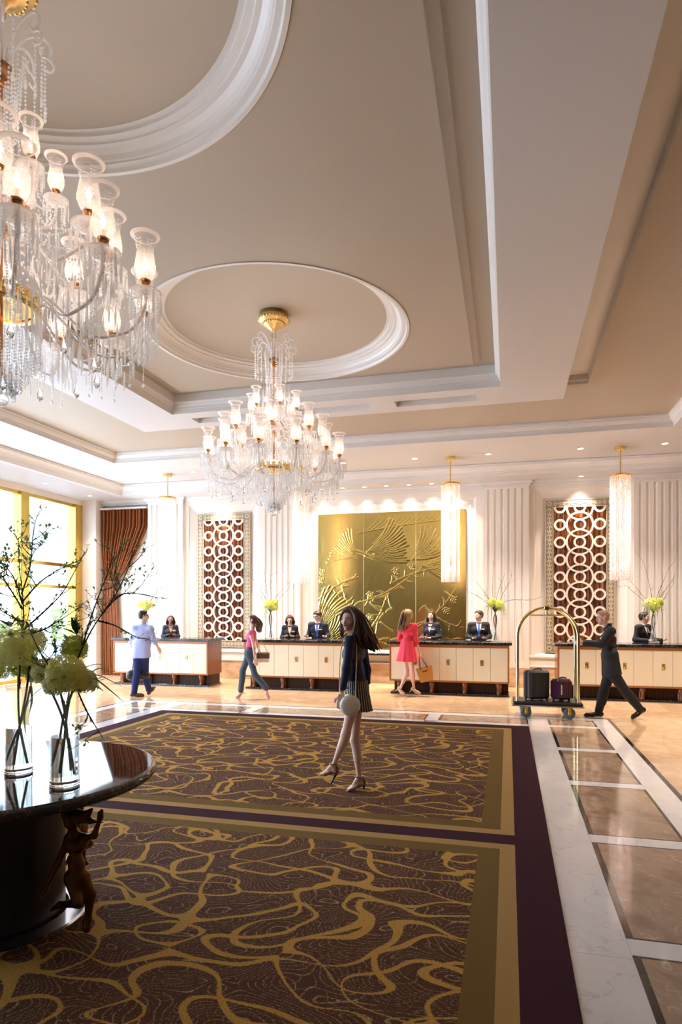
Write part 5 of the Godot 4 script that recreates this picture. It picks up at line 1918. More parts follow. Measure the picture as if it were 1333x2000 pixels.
func hair_locks(t: Node3D, m: Material, n: int, guide: Array, spread: float, r: float, amp: float, sd: int) -> void:
	var rng := RandomNumberGenerator.new()
	rng.seed = sd
	var b := MB.new()
	for k in n:
		var o := Vector3(rng.randfn(), rng.randfn() * 0.4, rng.randfn()) * spread
		var w := Vector3(rng.randfn(), rng.randfn() * 0.3, rng.randfn()).normalized()
		var ph := rng.randf() * TAU
		var path := smooth_path(guide, 18)
		var rad := []
		for j in path.size():
			var u := float(j) / (path.size() - 1)
			path[j] = path[j] + o * (0.55 + 0.6 * u) + w * sin(u * 9.0 + ph) * amp * u
			rad.append(r * (0.5 + 0.8 * sin(PI * clampf(u * 0.82 + 0.1, 0, 1))))
		b.tube(path, rad, 5)
	put(b, "hair_locks", m, t).set_meta("kind", "stuff")

func skin_of(J: Dictionary, bones: Array, hands: Array) -> MB:
	var b := blob(bones, J.cell, 0.016)
	var hb := blob(head_bones(J), J.fine, 0.009)
	J.head_mesh = hb
	b.add(hb)
	for h in hands: b.add(blob(h, J.fine * 0.85, 0.0045))
	return b

func tube_shoe(J: Dictionary, e: String, heel: float, m: Material, t: Node3D, called := "shoe") -> void:
	var a: Vector3 = J["a" + e]
	var toe: Vector3 = J["t" + e]
	var s: float = J.s
	var d: Vector3 = (toe - a)
	var down := Vector3.DOWN
	if d.length() > 0.01:
		var side := d.cross(Vector3.UP).normalized()
		down = d.cross(side).normalized()
		if down.y > 0: down = -down
	d = d.normalized()
	var hl: Vector3 = a - d * 0.028 * s + down * 0.045 * s if heel <= 0.02 else a - d * 0.022 * s + down * 0.02 * s
	var ball := toe - d * 0.055 * s
	var bones := [[hl, a.lerp(toe, 0.45) + down * 0.018 * s, 0.036 * s, 0.034 * s], [a.lerp(toe, 0.45) + down * 0.018 * s, ball, 0.034 * s, 0.032 * s], [ball, toe - d * 0.02 * s, 0.031 * s, 0.022 * s]]
	if heel <= 0.02: bones.append([a + down * 0.01 * s, hl, 0.040 * s, 0.037 * s])
	put(blob(bones, J.fine * 1.3, 0.010), called, m, t)
	if heel > 0.02:
		var b := MB.new()
		var hb := hl + down * 0.012 * s
		b.tube([hb, hb + down * heel * 0.5, hb + down * heel], [0.016 * s, 0.009, 0.007], 8)
		put(b, "heel", m if not J.has("heel_mat") else J.heel_mat, t)

func trunk_table(J: Dictionary, cloth: MB) -> PackedVector3Array:
	return front_table(cloth, J.chest, J.R, J.U, J.F, 0.30)

func badge(J: Dictionary, t: Node3D, tab: PackedVector3Array, x := -0.085, y := 0.02) -> void:
	var b := MB.new()
	b.box(Vector3(-0.038, -0.011, -0.003), Vector3(0.038, 0.011, 0.003), 0.002)
	var z := front_at(tab, x * J.s, y, 0.03)
	var z2 := front_at(tab, (x + signf(x) * 0.03) * J.s, y, 0.03)
	put(b, "name_badge", M.badge, t, Transform3D(Basis(J.R, J.U, J.F), J.chest) * Transform3D(Basis(Vector3.UP, atan2(z - z2, 0.03) * signf(x)), Vector3(x * J.s, y, z + 0.006)))

func vee(J: Dictionary, t: Node3D, tab: PackedVector3Array, called: String, m: Material, deep: float, wide: float, lift := 0.004) -> void:
	var top: float = (J.neck - J.chest).dot(J.U) + 0.002
	var rows := []
	for k in 11:
		var u := k / 10.0
		var w := maxf(wide * pow(u, 0.8), 0.003)
		rows.append([lerpf(-deep, top, u), -w, w])
	put(patch(tab, Transform3D(Basis(J.R, J.U, J.F), J.chest), rows, lift, J.cell * 1.7), called, m, t)

func shirt_tie(J: Dictionary, t: Node3D, tie: Material, tab: PackedVector3Array) -> void:
	vee(J, t, tab, "shirt_front", M.cloth_white, 0.12, 0.062)
	put(blob([[J.neck + J.U * 0.004 - J.R * 0.008, J.neck + J.U * 0.004 + J.R * 0.008, 0.055, 0.053]], J.fine, 0.010, [[J.neck + J.U * 0.026, (J.U + J.F * 0.35).normalized()], [J.neck - J.U * 0.03, -J.U]]), "collar", M.cloth_white, t)
	if tie:
		var top: float = (J.neck - J.chest).dot(J.U) - 0.004
		var rows := []
		for k in 11:
			var u := k / 10.0
			var w := lerpf(0.026, 0.013, u) if u < 0.88 else 0.021
			if k == 0: w = 0.002
			rows.append([lerpf(-0.15, top, u), -w, w])
		put(patch(tab, Transform3D(Basis(J.R, J.U, J.F), J.chest), rows, 0.010, J.cell * 1.7), "tie", tie, t)

func figure(label: String, at: Vector3, group := "") -> Node3D:
	return thing("person", label, "person", at, 0.0, group)

# shift all joints so that the node sits at the person's feet
func rooted(J: Dictionary, at: Vector3) -> Dictionary:
	for k in J:
		if k.length() == 2 and k[1] in ["L", "R"] or k in ["head", "neck"]: J[k] = J[k] - at
	return J

func clerk(label: String, at: Vector3, h: float, yaw: float, head_yaw: float, fem: bool, skin: Material, hair: Material, tie: Material, pose: Dictionary) -> void:
	# local frame: forward +z turned by yaw; arms reach towards the worktop
	var t := figure(label, at, "")
	var s := h / 1.76
	var B := Basis(Vector3.UP, yaw)
	var lean: float = pose.get("lean", 0.0)
	var L := func(x: float, y: float, z: float) -> Vector3: return B * (Vector3(x, y, z) * s)
	var sw := 0.140 if fem else 0.172
	var bend := 0.30 * lean
	var J := {
		"s": s, "fem": fem, "cell": 0.019, "fine": 0.0085,
		"pL": L.call(0.085, 0.92, 0), "pR": L.call(-0.085, 0.92, 0), "kL": L.call(0.095, 0.49, 0.02), "kR": L.call(-0.095, 0.49, 0.02), "aL": L.call(0.10, 0.085, -0.02), "aR": L.call(-0.10, 0.085, -0.02), "tL": L.call(0.12, 0.03, 0.15), "tR": L.call(-0.12, 0.03, 0.15),
		"neck": L.call(0, 1.49 - bend * 0.25, bend), "sL": L.call(sw, 1.43 - bend * 0.25, bend * 0.9), "sR": L.call(-sw, 1.43 - bend * 0.25, bend * 0.9),
		"eL": L.call(sw + 0.07, 1.17 - bend * 0.1, bend * 0.6 + 0.0), "eR": L.call(-sw - 0.07, 1.17 - bend * 0.1, bend * 0.6 + 0.0),
		"wL": L.call(sw - 0.04 + pose.get("lx", 0.0), 1.118 / s, 0.27), "wR": L.call(-sw + 0.04 + pose.get("rx", 0.0), 1.118 / s, 0.27),
	}
	var HB := Basis(Vector3.UP, yaw + head_yaw) * Basis(Vector3.RIGHT, pose.get("nod", 0.0))
	J.HF = HB * Vector3.BACK
	J.HU = HB * Vector3.UP
	J.head = J.neck + L.call(0, 0.150, 0.015 + 0.03 * pose.get("nod", 0.0))
	var tr := trunk(J, 0.0)
	var hands := []
	for e in ["L", "R"]:
		var d: Vector3 = (J["w" + e] - J["e" + e]).normalized()
		hands.append(hand_bones(J["w" + e], (Vector3(d.x, d.y * 0.2, d.z) + B * Vector3(0, 0, 0.3)).normalized(), B * Vector3(1 if e == "R" else -1, 0, 0), 1.0 if e == "R" else -1.0, 0.35, s))
	put(skin_of(J, tr + arms(J, 0.0) + legs(J, 0.0), hands), "body", skin, t)
	var hem: Vector3 = J.p - J.U * 0.06
	var suit: Material = pose.get("suit", M.suit_navy)
	var j := blob(trunk(J, 0.014) + arms(J, 0.013, 1.93), J.cell * 0.85, 0.016, [[hem, -J.U], [J.neck + J.U * 0.012 + J.F * 0.0, (J.U * 0.9 + J.F * 0.45).normalized()]])
	put(j, "jacket", suit, t)
	var tab := trunk_table(J, j)
	if fem:
		vee(J, t, tab, "neckline", skin, 0.045, 0.055)
		if pose.has("blouse"): vee(J, t, tab, "blouse", pose.blouse, 0.20, 0.05, 0.003)
	else:
		shirt_tie(J, t, tie, tab)
	put(blob(legs(J, 0.014, 1.95) + [trunk(J, 0.012)[2]], J.cell, 0.016), "trousers", suit, t)
	for e in ["L", "R"]: tube_shoe(J, e, 0.0, M.shoe_black, t)
	badge(J, t, tab)
	face(J, t, hair, M.lip_soft, pose.get("specs", false))
	if fem:
		var U: Vector3 = J.HU
		var F: Vector3 = J.HF
		var R := F.cross(U)
		var c: Vector3 = J.head
		var x := []
		var lock: float = pose.get("lock", 0.2)
		for e in [-1.0, 1.0]:
			var p0: Vector3 = c + R * e * 0.072 * s + U * 0.02 * s - F * 0.01
			var p1: Vector3 = c + R * e * 0.088 * s - U * 0.08 * s - F * 0.01
			var p2: Vector3 = c + R * e * 0.085 * s - U * lock * s + F * 0.015
			x.append([p0, p1, 0.030, 0.032]); x.append([p1, p2, 0.032, 0.02])
		x.append([c - F * 0.06 * s, c - F * 0.065 * s - U * lock * s, 0.06, 0.045])
		if pose.get("tied", false): x = [[c - F * 0.07 * s - U * 0.02, c - F * 0.09 * s - U * 0.10, 0.05, 0.03]]
		long_hair(J, hair, t, x)
	else:
		short_hair(J, hair, t)

func build_people() -> void:
	mat("skin_fair", lin(0.78, 0.52, 0.40), 0.5)
	mat("skin_pink", lin(0.76, 0.48, 0.39), 0.5)
	mat("skin_tan", lin(0.46, 0.25, 0.16), 0.5)
	mat("skin_brown", lin(0.36, 0.17, 0.11), 0.5)
	for k in ["skin_fair", "skin_pink", "skin_tan", "skin_brown"]:
		M[k].subsurf_scatter_enabled = true
		M[k].subsurf_scatter_strength = 0.15
	mat("hair_dark", lin(0.018, 0.010, 0.007), 0.4)
	mat("hair_brown", lin(0.075, 0.032, 0.016), 0.4)
	mat("hair_chestnut", lin(0.17, 0.078, 0.034), 0.4)
	mat("hair_auburn", lin(0.10, 0.028, 0.014), 0.4)
	mat("hair_blond", lin(0.34, 0.20, 0.075), 0.45)
	mat("hair_ginger", lin(0.46, 0.25, 0.16), 0.6)
	mat("lip_red", lin(0.38, 0.06, 0.06), 0.35)
	mat("lip_soft", lin(0.46, 0.17, 0.14), 0.45)
	mat("eye_white", lin(0.75, 0.73, 0.70), 0.2)
	mat("eye_dark", lin(0.012, 0.009, 0.008), 0.15)
	mat("suit_navy", lin(0.010, 0.013, 0.030), 0.75)
	mat("suit_black", lin(0.008, 0.008, 0.011), 0.75)
	mat("velvet_navy", lin(0.005, 0.006, 0.046), 0.65)
	M.velvet_navy.rim_enabled = true; M.velvet_navy.rim = 0.35; M.velvet_navy.rim_tint = 0.9
	mat("cloth_white", lin(0.80, 0.80, 0.82), 0.8)
	mat("tie_blue", lin(0.03, 0.11, 0.52), 0.5)
	mat("tie_black", lin(0.01, 0.01, 0.012), 0.5)
	mat("badge", lin(0.85, 0.85, 0.85), 0.4)
	mat("shoe_black", lin(0.008, 0.008, 0.009), 0.25)
	mat("shoe_brown", lin(0.14, 0.040, 0.018), 0.3)
	mat("shirt_lilac", lin(0.46, 0.50, 0.80), 0.8)
	mat("jeans_blue", lin(0.008, 0.020, 0.120), 0.8)
	mat("trousers_grey", lin(0.050, 0.075, 0.105), 0.75)
	mat("blouse_pink", lin(0.74, 0.11, 0.26), 0.75)
	mat("dress_coral", lin(0.80, 0.045, 0.085), 0.75)
	mat("sandal_tan", lin(0.32, 0.15, 0.07), 0.35)
	mat("pump_nude", lin(0.66, 0.47, 0.32), 0.3)
	mat("pump_pink", lin(0.70, 0.38, 0.34), 0.3)
	mat("heel_dark", lin(0.035, 0.018, 0.012), 0.4)
	mat("gold_chain", lin(0.85, 0.66, 0.32), 0.25, 1.0)
	# ---- staff behind the desks
	clerk("smiling woman in a navy jacket behind the desk nearest the rust curtain", W(-7.98, 0, 14.02), 1.60, 0.55, -0.1, true, M.skin_brown, M.hair_dark, null, {"lock": 0.19})
	clerk("woman in a black jacket looking down beside the man with spectacles", W(-4.92, 0, 14.1), 1.63, 0.25, 0.0, true, M.skin_fair, M.hair_auburn, null, {"lock": 0.24, "nod": 0.45, "lean": 0.2, "suit": M.suit_black})
	clerk("clerk with spectacles, navy suit and blue tie leaning on the desk", W(-4.22, 0, 14.15), 1.74, 0.0, -0.55, false, M.skin_fair, M.hair_dark, M.tie_blue, {"lean": 0.45, "nod": 0.38, "specs": true, "lx": 0.1, "rx": -0.1})
	clerk("smiling dark-haired woman in a navy jacket facing the woman in coral", W(-1.62, 0, 14.05), 1.71, -0.35, 0.1, true, M.skin_pink, M.hair_dark, null, {"lock": 0.26, "blouse": M.suit_navy})
	clerk("clerk in a black suit and blue tie glancing aside beside a flower vase", W(-0.61, 0, 14.1), 1.72, 0.1, -0.85, false, M.skin_fair, M.hair_brown, M.tie_blue, {"suit": M.suit_black})
	clerk("clerk in a black suit and black tie turned away behind the bellman", W(2.62, 0, 14.06), 1.70, 0.75, 0.45, false, M.skin_fair, M.hair_dark, M.tie_black, {"suit": M.suit_black, "lean": 0.2, "lx": 0.12})
	man_in_blue()
	woman_in_pink()
	woman_in_coral()
	bellman()
	woman_in_shorts()

func limb_joints(f: float, list: Dictionary) -> Dictionary:   # name: [x, y, offset along the view] in photo pixels
	var J := {}
	for k in list:
		var q: Array = list[k]
		J[k] = px(q[0], q[1], f + (q[2] if q.size() > 2 else 0.0))
	return J

func man_in_blue() -> void:
	var J := limb_joints(12.63, {"head": [281, 1203], "neck": [279.5, 1219], "sL": [263, 1227, -0.02], "sR": [294, 1227, 0.0], "eL": [257, 1254, 0.05], "wL": [262, 1277, 0.12], "eR": [301, 1250, 0.03], "wR": [309, 1265, 0.1],
		"pL": [270, 1279, 0.0], "pR": [282, 1279, 0.05], "kL": [267, 1319, 0.0], "kR": [284, 1317, 0.12], "aL": [262, 1353, 0.0], "aR": [291, 1348, 0.15], "tL": [282, 1359, 0.02], "tR": [304, 1341, 0.22]})
	var at := px(275, 1361, 12.63)
	at.y = 0
	J.merge({"s": 1.0, "fem": false, "cell": 0.017, "fine": 0.008})
	rooted(J, at)
	var t := figure("man in a lilac shirt and blue trousers walking with a duffel bag", at)
	var tr := trunk(J, 0.0)
	J.HF = (J.R * 0.35 + J.F * 0.9).normalized()
	J.HF = Vector3(0.86, 0.0, -0.5).normalized()
	J.HU = Vector3.UP
	# facing: away to the desks and to the side; trunk forward must point away from the camera
	var hands := [hand_bones(J.wR, (J.wR - J.eR).normalized(), Vector3(0.3, 0.2, -1), -1.0, 0.3, 1.0), hand_bones(J.wL, Vector3(0.05, -1, 0).normalized(), Vector3(0.6, 0, -0.6), 1.0, 0.9, 1.0)]
	put(skin_of(J, tr + arms(J, 0.0) + legs(J, 0.0), hands), "body", M.skin_pink, t)
	put(blob(trunk(J, 0.014) + arms(J, 0.014, 1.45) + [[J.waist - J.R * 0.06, J.p - J.R * 0.075 - J.U * 0.05, 0.10, 0.118], [J.waist + J.R * 0.06, J.p + J.R * 0.075 - J.U * 0.05, 0.10, 0.118]], J.cell, 0.016, [[J.p - J.U * 0.06, (-J.U + J.R * 0.12).normalized()], [J.neck + J.U * 0.02, J.U]]), "shirt", M.shirt_lilac, t)
	put(blob([[J.neck + J.U * 0.015, J.neck + J.U * 0.03, 0.062, 0.060]], J.fine, 0.01, [[J.neck + J.U * 0.05, J.U]]), "collar", M.shirt_lilac, t)
	put(blob(legs(J, 0.018, 1.97, 0.012) + [trunk(J, 0.012)[2], trunk(J, 0.012)[7]], J.cell, 0.016), "trousers", M.jeans_blue, t)
	for e in ["L", "R"]: tube_shoe(J, e, 0.0, M.shoe_brown, t)
	face(J, t, M.hair_dark, M.lip_soft, true)
	short_hair(J, M.hair_dark, t)

func woman_in_pink() -> void:
	var f := 12.41
	var J := limb_joints(f, {"head": [493, 1211], "neck": [493.5, 1229], "sL": [490, 1237, -0.16], "sR": [496, 1237, 0.16], "eL": [496.5, 1265, -0.20], "wL": [498, 1288, -0.16], "eR": [503, 1262, 0.2], "wR": [509, 1276, 0.14],
		"pL": [487, 1276, -0.08], "pR": [488, 1276, 0.08], "kL": [498, 1318, -0.08], "kR": [474, 1310, 0.08], "aL": [522, 1346, -0.08], "aR": [470.5, 1351, 0.08], "tL": [525, 1366, -0.08], "tR": [460, 1365, 0.08]})
	var at := px(487, 1365, f)
	at.y = 0
	J.merge({"s": 0.93, "fem": true, "cell": 0.016, "fine": 0.0078})
	rooted(J, at)
	var t := figure("woman in a pink sleeveless top and grey trousers striding past the desks", at)
	var side := (px(0, 1200, f) - px(100, 1200, f)).normalized()
	J.HF = side
	J.HU = Vector3.UP
	var tr := trunk(J, 0.0)
	var hands := [hand_bones(J.wL, (J.wL - J.eL + Vector3(0.06, 0, 0)).normalized(), side, 1.0, 0.4, 0.95), hand_bones(J.wR, (J.wR - J.eR).normalized(), side, -1.0, 0.8, 0.95)]
	put(skin_of(J, tr + arms(J, 0.0) + legs(J, 0.0), hands), "body", M.skin_pink, t)
	put(blob(trunk(J, 0.013).slice(0, 7) + trunk(J, 0.013).slice(8), J.cell * 0.9, 0.014, [[J.waist - J.U * 0.05, -J.U], [J.neck - J.U * 0.02, J.U]]), "sleeveless_top", M.blouse_pink, t)
	put(blob(legs(J, 0.014, 1.93, 0.018) + [trunk(J, 0.010)[2], trunk(J, 0.010)[3], trunk(J, 0.010)[7], trunk(J, 0.006)[1]], J.cell, 0.014, [[J.waist + J.U * 0.02, J.U]]), "trousers", M.trousers_grey, t)
	for e in ["L", "R"]: tube_shoe(J, e, 0.075, M.pump_pink, t)
	face(J, t, M.hair_brown, M.lip_soft)
	var c: Vector3 = J.head
	hair_locks(t, M.hair_chestnut, 16, [c + Vector3(0, 0.09, 0), c - side * 0.10 + Vector3(0, 0.02, 0), c - side * 0.155 + Vector3(0, -0.09, 0), c - side * 0.13 + Vector3(0, -0.23, 0)], 0.022, 0.009, 0.016, 11)
	long_hair(J, M.hair_brown, t, [[c - side * 0.075 + Vector3(0, -0.01, 0), c - side * 0.11 + Vector3(0, -0.09, 0), 0.055, 0.058], [c - side * 0.11 + Vector3(0, -0.09, 0), c - side * 0.105 + Vector3(0, -0.20, 0), 0.055, 0.032]])

func skirt(J: Dictionary, top: Vector3, bot: Vector3, r0: float, r1: float, waves: int, amp: float, flat := 0.85) -> MB:
	var rows := []
	var F: Vector3 = J.F
	var R: Vector3 = J.R
	for k in 15:
		var u := k / 14.0
		var c := bot.lerp(top, u)
		var r := lerpf(r1, r0, pow(u, 0.8))
		var row := []
		for j in 73:
			var a := TAU * j / 72
			var q := r + amp * (1.0 - u) * sin(a * waves)
			row.append(c + R * cos(a) * q - F * sin(a) * q * flat)
		rows.append(row)
	var b := MB.new()
	b.sheet(rows, true)
	return b

func woman_in_coral() -> void:
	var f := 12.80
	var J := limb_joints(f, {"head": [799, 1200], "neck": [797.5, 1216], "sL": [785, 1221, 0.03], "sR": [810, 1222, -0.03], "eL": [780.5, 1247, 0.05], "wL": [787, 1254, 0.26], "eR": [813, 1251, -0.02], "wR": [821, 1275, 0.0],
		"pL": [790, 1272, 0.02], "pR": [802, 1272, -0.02], "kL": [795, 1316, 0.03], "kR": [806, 1316, 0.0], "aL": [782, 1345, -0.03], "aR": [809, 1345, 0.1], "tL": [792, 1360, -0.08], "tR": [822, 1357, 0.12]})
	var at := px(797, 1358, f)
	at.y = 0
	J.merge({"s": 0.95, "fem": true, "cell": 0.016, "fine": 0.0078})
	rooted(J, at)
	var t := figure("woman in a coral red dress with long blond hair at the desk", at)
	J.HF = Vector3(0.62, 0.0, -0.78).normalized()
	J.HU = Vector3.UP
	var tr := trunk(J, 0.0)
	var hands := [hand_bones(J.wR, Vector3(0.15, -1, 0).normalized(), Vector3(0, 0, -1), -1.0, 1.1, 0.95), hand_bones(J.wL, (J.wL - J.eL).normalized(), Vector3(0.8, 0.2, 0), 1.0, 0.4, 0.95)]
	put(skin_of(J, tr + arms(J, 0.0) + legs(J, 0.0), hands), "body", M.skin_pink, t)
	put(blob(trunk(J, 0.014) + arms(J, 0.016, 1.25), J.cell * 0.9, 0.014, [[J.waist - J.U * 0.10, -J.U], [J.neck - J.U * 0.005, J.U]]), "dress_bodice", M.dress_coral, t)
	put(skirt(J, J.waist + J.U * 0.01, J.p - J.U * 0.20, 0.128, 0.215, 11, 0.012, 0.95), "dress_skirt", M.dress_coral, t)
	for e in ["L", "R"]: tube_shoe(J, e, 0.085, M.pump_nude, t)
	face(J, t, M.hair_brown, M.lip_soft)
	var c: Vector3 = J.head
	var bk: Vector3 = -J.HF
	var lf: Vector3 = -J.HF.cross(Vector3.UP)
	long_hair(J, M.hair_blond, t, [[c + bk * 0.06, c + bk * 0.085 + Vector3(0, -0.14, 0) + lf * 0.01, 0.075, 0.07], [c + bk * 0.085 + Vector3(0, -0.14, 0), c + bk * 0.10 + Vector3(-0.02, -0.27, 0) + lf * 0.03, 0.068, 0.045], [c + bk * 0.10 + Vector3(-0.02, -0.27, 0) + lf * 0.03, c + bk * 0.10 + Vector3(-0.03, -0.36, 0) + lf * 0.04, 0.04, 0.022], [c + bk * 0.03 - lf * 0.05, c + bk * 0.06 - lf * 0.055 + Vector3(0, -0.18, 0), 0.045, 0.03]])
	hair_locks(t, M.hair_brown, 26, [c + Vector3(0, 0.10, 0), c + bk * 0.10 + Vector3(0, 0.04, 0), c + bk * 0.15 + Vector3(0, -0.12, 0), c + bk * 0.165 + Vector3(-0.02, -0.30, 0) + lf * 0.02], 0.032, 0.006, 0.014, 9)
	hair_locks(t, M.hair_blond, 30, [c + Vector3(0, 0.10, 0), c + bk * 0.10 + Vector3(0, 0.04, 0) + lf * 0.03, c + bk * 0.14 + Vector3(0, -0.12, 0) + lf * 0.04, c + bk * 0.15 + Vector3(-0.02, -0.34, 0) + lf * 0.05], 0.03, 0.006, 0.016, 10)
	var b := MB.new()
	var hp := []
	for k in 13:
		var a := PI * k / 12.0
		hp.append(c + lf * 0.088 * cos(a) + bk * 0.095 * sin(a) + Vector3(0, 0.045, 0))
	b.tube(hp, 0.006, 6)
	put(b, "hair_band", M.gold_chain, t)

func bellman() -> void:
	var f := 10.15
	var J := limb_joints(f, {"head": [1178, 1206], "neck": [1188, 1224], "sL": [1195, 1233, -0.19], "sR": [1191, 1233, 0.19], "eL": [1174, 1259, -0.20], "wL": [1140, 1256.5, -0.06], "eR": [1170, 1257, 0.24], "wR": [1140, 1254, 0.44],
		"pL": [1194, 1310, -0.085], "pR": [1193, 1310, 0.085], "kL": [1225, 1354, -0.10], "kR": [1179, 1353, 0.09], "aL": [1251, 1385, -0.10], "aR": [1170, 1390, 0.09], "tL": [1234, 1404, -0.12], "tR": [1141, 1398, 0.06]})
	var at := px(1192, 1400, f)
	at.y = 0
	J.merge({"s": 1.02, "fem": false, "cell": 0.016, "fine": 0.0075})
	rooted(J, at)
	var t := figure("bellman in a black uniform pushing the brass luggage cart", at)
	var side := (px(0, 1206, f) - px(100, 1206, f)).normalized()
	J.HF = (side + Vector3(0, -0.16, 0)).normalized()
	J.HU = (Vector3.UP + side * 0.16).normalized()
	var tr := trunk(J, 0.0)
	var hands := [hand_bones(J.wL, side, Vector3.UP, 1.0, 0.75, 1.0), hand_bones(J.wR, side, Vector3.UP, -1.0, 0.75, 1.0)]
	put(skin_of(J, tr + arms(J, 0.0) + legs(J, 0.0), hands), "body", M.skin_pink, t)
	put(blob(trunk(J, 0.018) + arms(J, 0.016, 1.9) + [[J.waist - J.F * 0.02 - J.R * 0.07, J.p - J.F * 0.035 - J.U * 0.12 - J.R * 0.085, 0.105, 0.128], [J.waist - J.F * 0.02 + J.R * 0.07, J.p - J.F * 0.035 - J.U * 0.12 + J.R * 0.085, 0.105, 0.128], [J.waist + J.F * 0.02, J.p + J.F * 0.025 - J.U * 0.12, 0.10, 0.115]], J.cell, 0.012, [[J.p - J.U * 0.075, (-J.U - J.F * 0.12).normalized()], [J.neck + J.U * 0.035, J.U]]), "jacket", M.suit_black, t)
	put(blob([[J.neck + J.U * 0.015, J.neck + J.U * 0.03, 0.066, 0.063]], J.fine, 0.01, [[J.neck + J.U * 0.055, J.U]]), "collar", M.suit_black, t)
	put(blob(legs(J, 0.020, 1.95, 0.012) + [trunk(J, 0.012)[2], trunk(J, 0.012)[7]], J.cell, 0.016), "trousers", M.suit_black, t)
	for e in ["L", "R"]: tube_shoe(J, e, 0.0, M.shoe_black, t)
	var b := MB.new()
	b.box(Vector3(-0.035, -0.011, -0.003), Vector3(0.035, 0.011, 0.003), 0.002)
	put(b, "name_badge", M.badge, t, Transform3D(Basis(J.R, J.U, -J.F), J.chest + J.F * 0.10 - J.R * 0.11 + J.U * 0.03) * Transform3D(Basis(Vector3.UP, 0.5), Vector3(0, 0, -0.012)))
	face(J, t, M.hair_ginger, M.lip_soft)
	short_hair(J, M.hair_ginger, t, 0.006)

func foot_bones(J: Dictionary, e: String) -> Array:
	var a: Vector3 = J["a" + e]
	var toe: Vector3 = J["t" + e]
	var hl: Vector3 = J["h" + e]
	var side := (toe - hl).cross(Vector3.UP).normalized()
	var ball := hl.lerp(toe, 0.70)
	var o := [[a, hl.lerp(toe, 0.08), 0.028, 0.022], [hl.lerp(toe, 0.1), hl.lerp(toe, 0.45) + Vector3(0, 0.012, 0), 0.021, 0.019], [a.lerp(toe, 0.12), ball + Vector3(0, 0.006, 0), 0.026, 0.015]]
	for k in 5:
		var x := (k - 2) * 0.0125
		o.append([hl.lerp(toe, 0.5) + side * x * 0.8, ball + side * x * 1.15, 0.014, 0.011])
		o.append([ball + side * x * 1.15, toe + side * x - (toe - hl).normalized() * 0.005 * absf(k - 1.0), 0.0095, 0.007])
	return o

func sandal(J: Dictionary, e: String, tip: Vector3, t: Node3D) -> void:
	var a: Vector3 = J["a" + e]
	var toe: Vector3 = J["t" + e]
	var hl: Vector3 = J["h" + e]
	var d := (toe - hl).normalized()
	var side := d.cross(Vector3.UP).normalized()
	var down := d.cross(side).normalized()
	if down.y > 0: down = -down
	var ball := hl.lerp(toe, 0.70)
	put(blob([[hl + down * 0.024, hl.lerp(toe, 0.42) + down * 0.020, 0.021, 0.019, down, 3.0], [hl.lerp(toe, 0.42) + down * 0.020, ball + down * 0.016, 0.02, 0.034, down, 3.0], [ball + down * 0.016, toe + down * 0.012, 0.034, 0.024, down, 3.0]], 0.005, 0.005), "sandal_sole", M.sandal_tan, t)
	put(blob([[hl + Vector3(0, 0.02, 0), hl + down * 0.012, 0.024, 0.025]], 0.005, 0.004, [[hl + d * 0.006, d]]), "heel_counter", M.sandal_tan, t)
	var b := MB.new()
	var hp := []
	for k in 13:
		var q := PI * k / 12.0
		hp.append(hl.lerp(toe, 0.74) + side * 0.036 * cos(q) - down * (0.020 * sin(q) - 0.012))
	b.tube(hp, 0.009, 8, true, 0.5)
	put(b, "toe_strap", M.sandal_tan, t)
	b = MB.new()
	b.tube([hl + down * 0.020, (hl + down * 0.024).lerp(tip, 0.5), tip], [0.017, 0.0095, 0.008], 8)
	put(b, "heel", M.heel_dark, t)

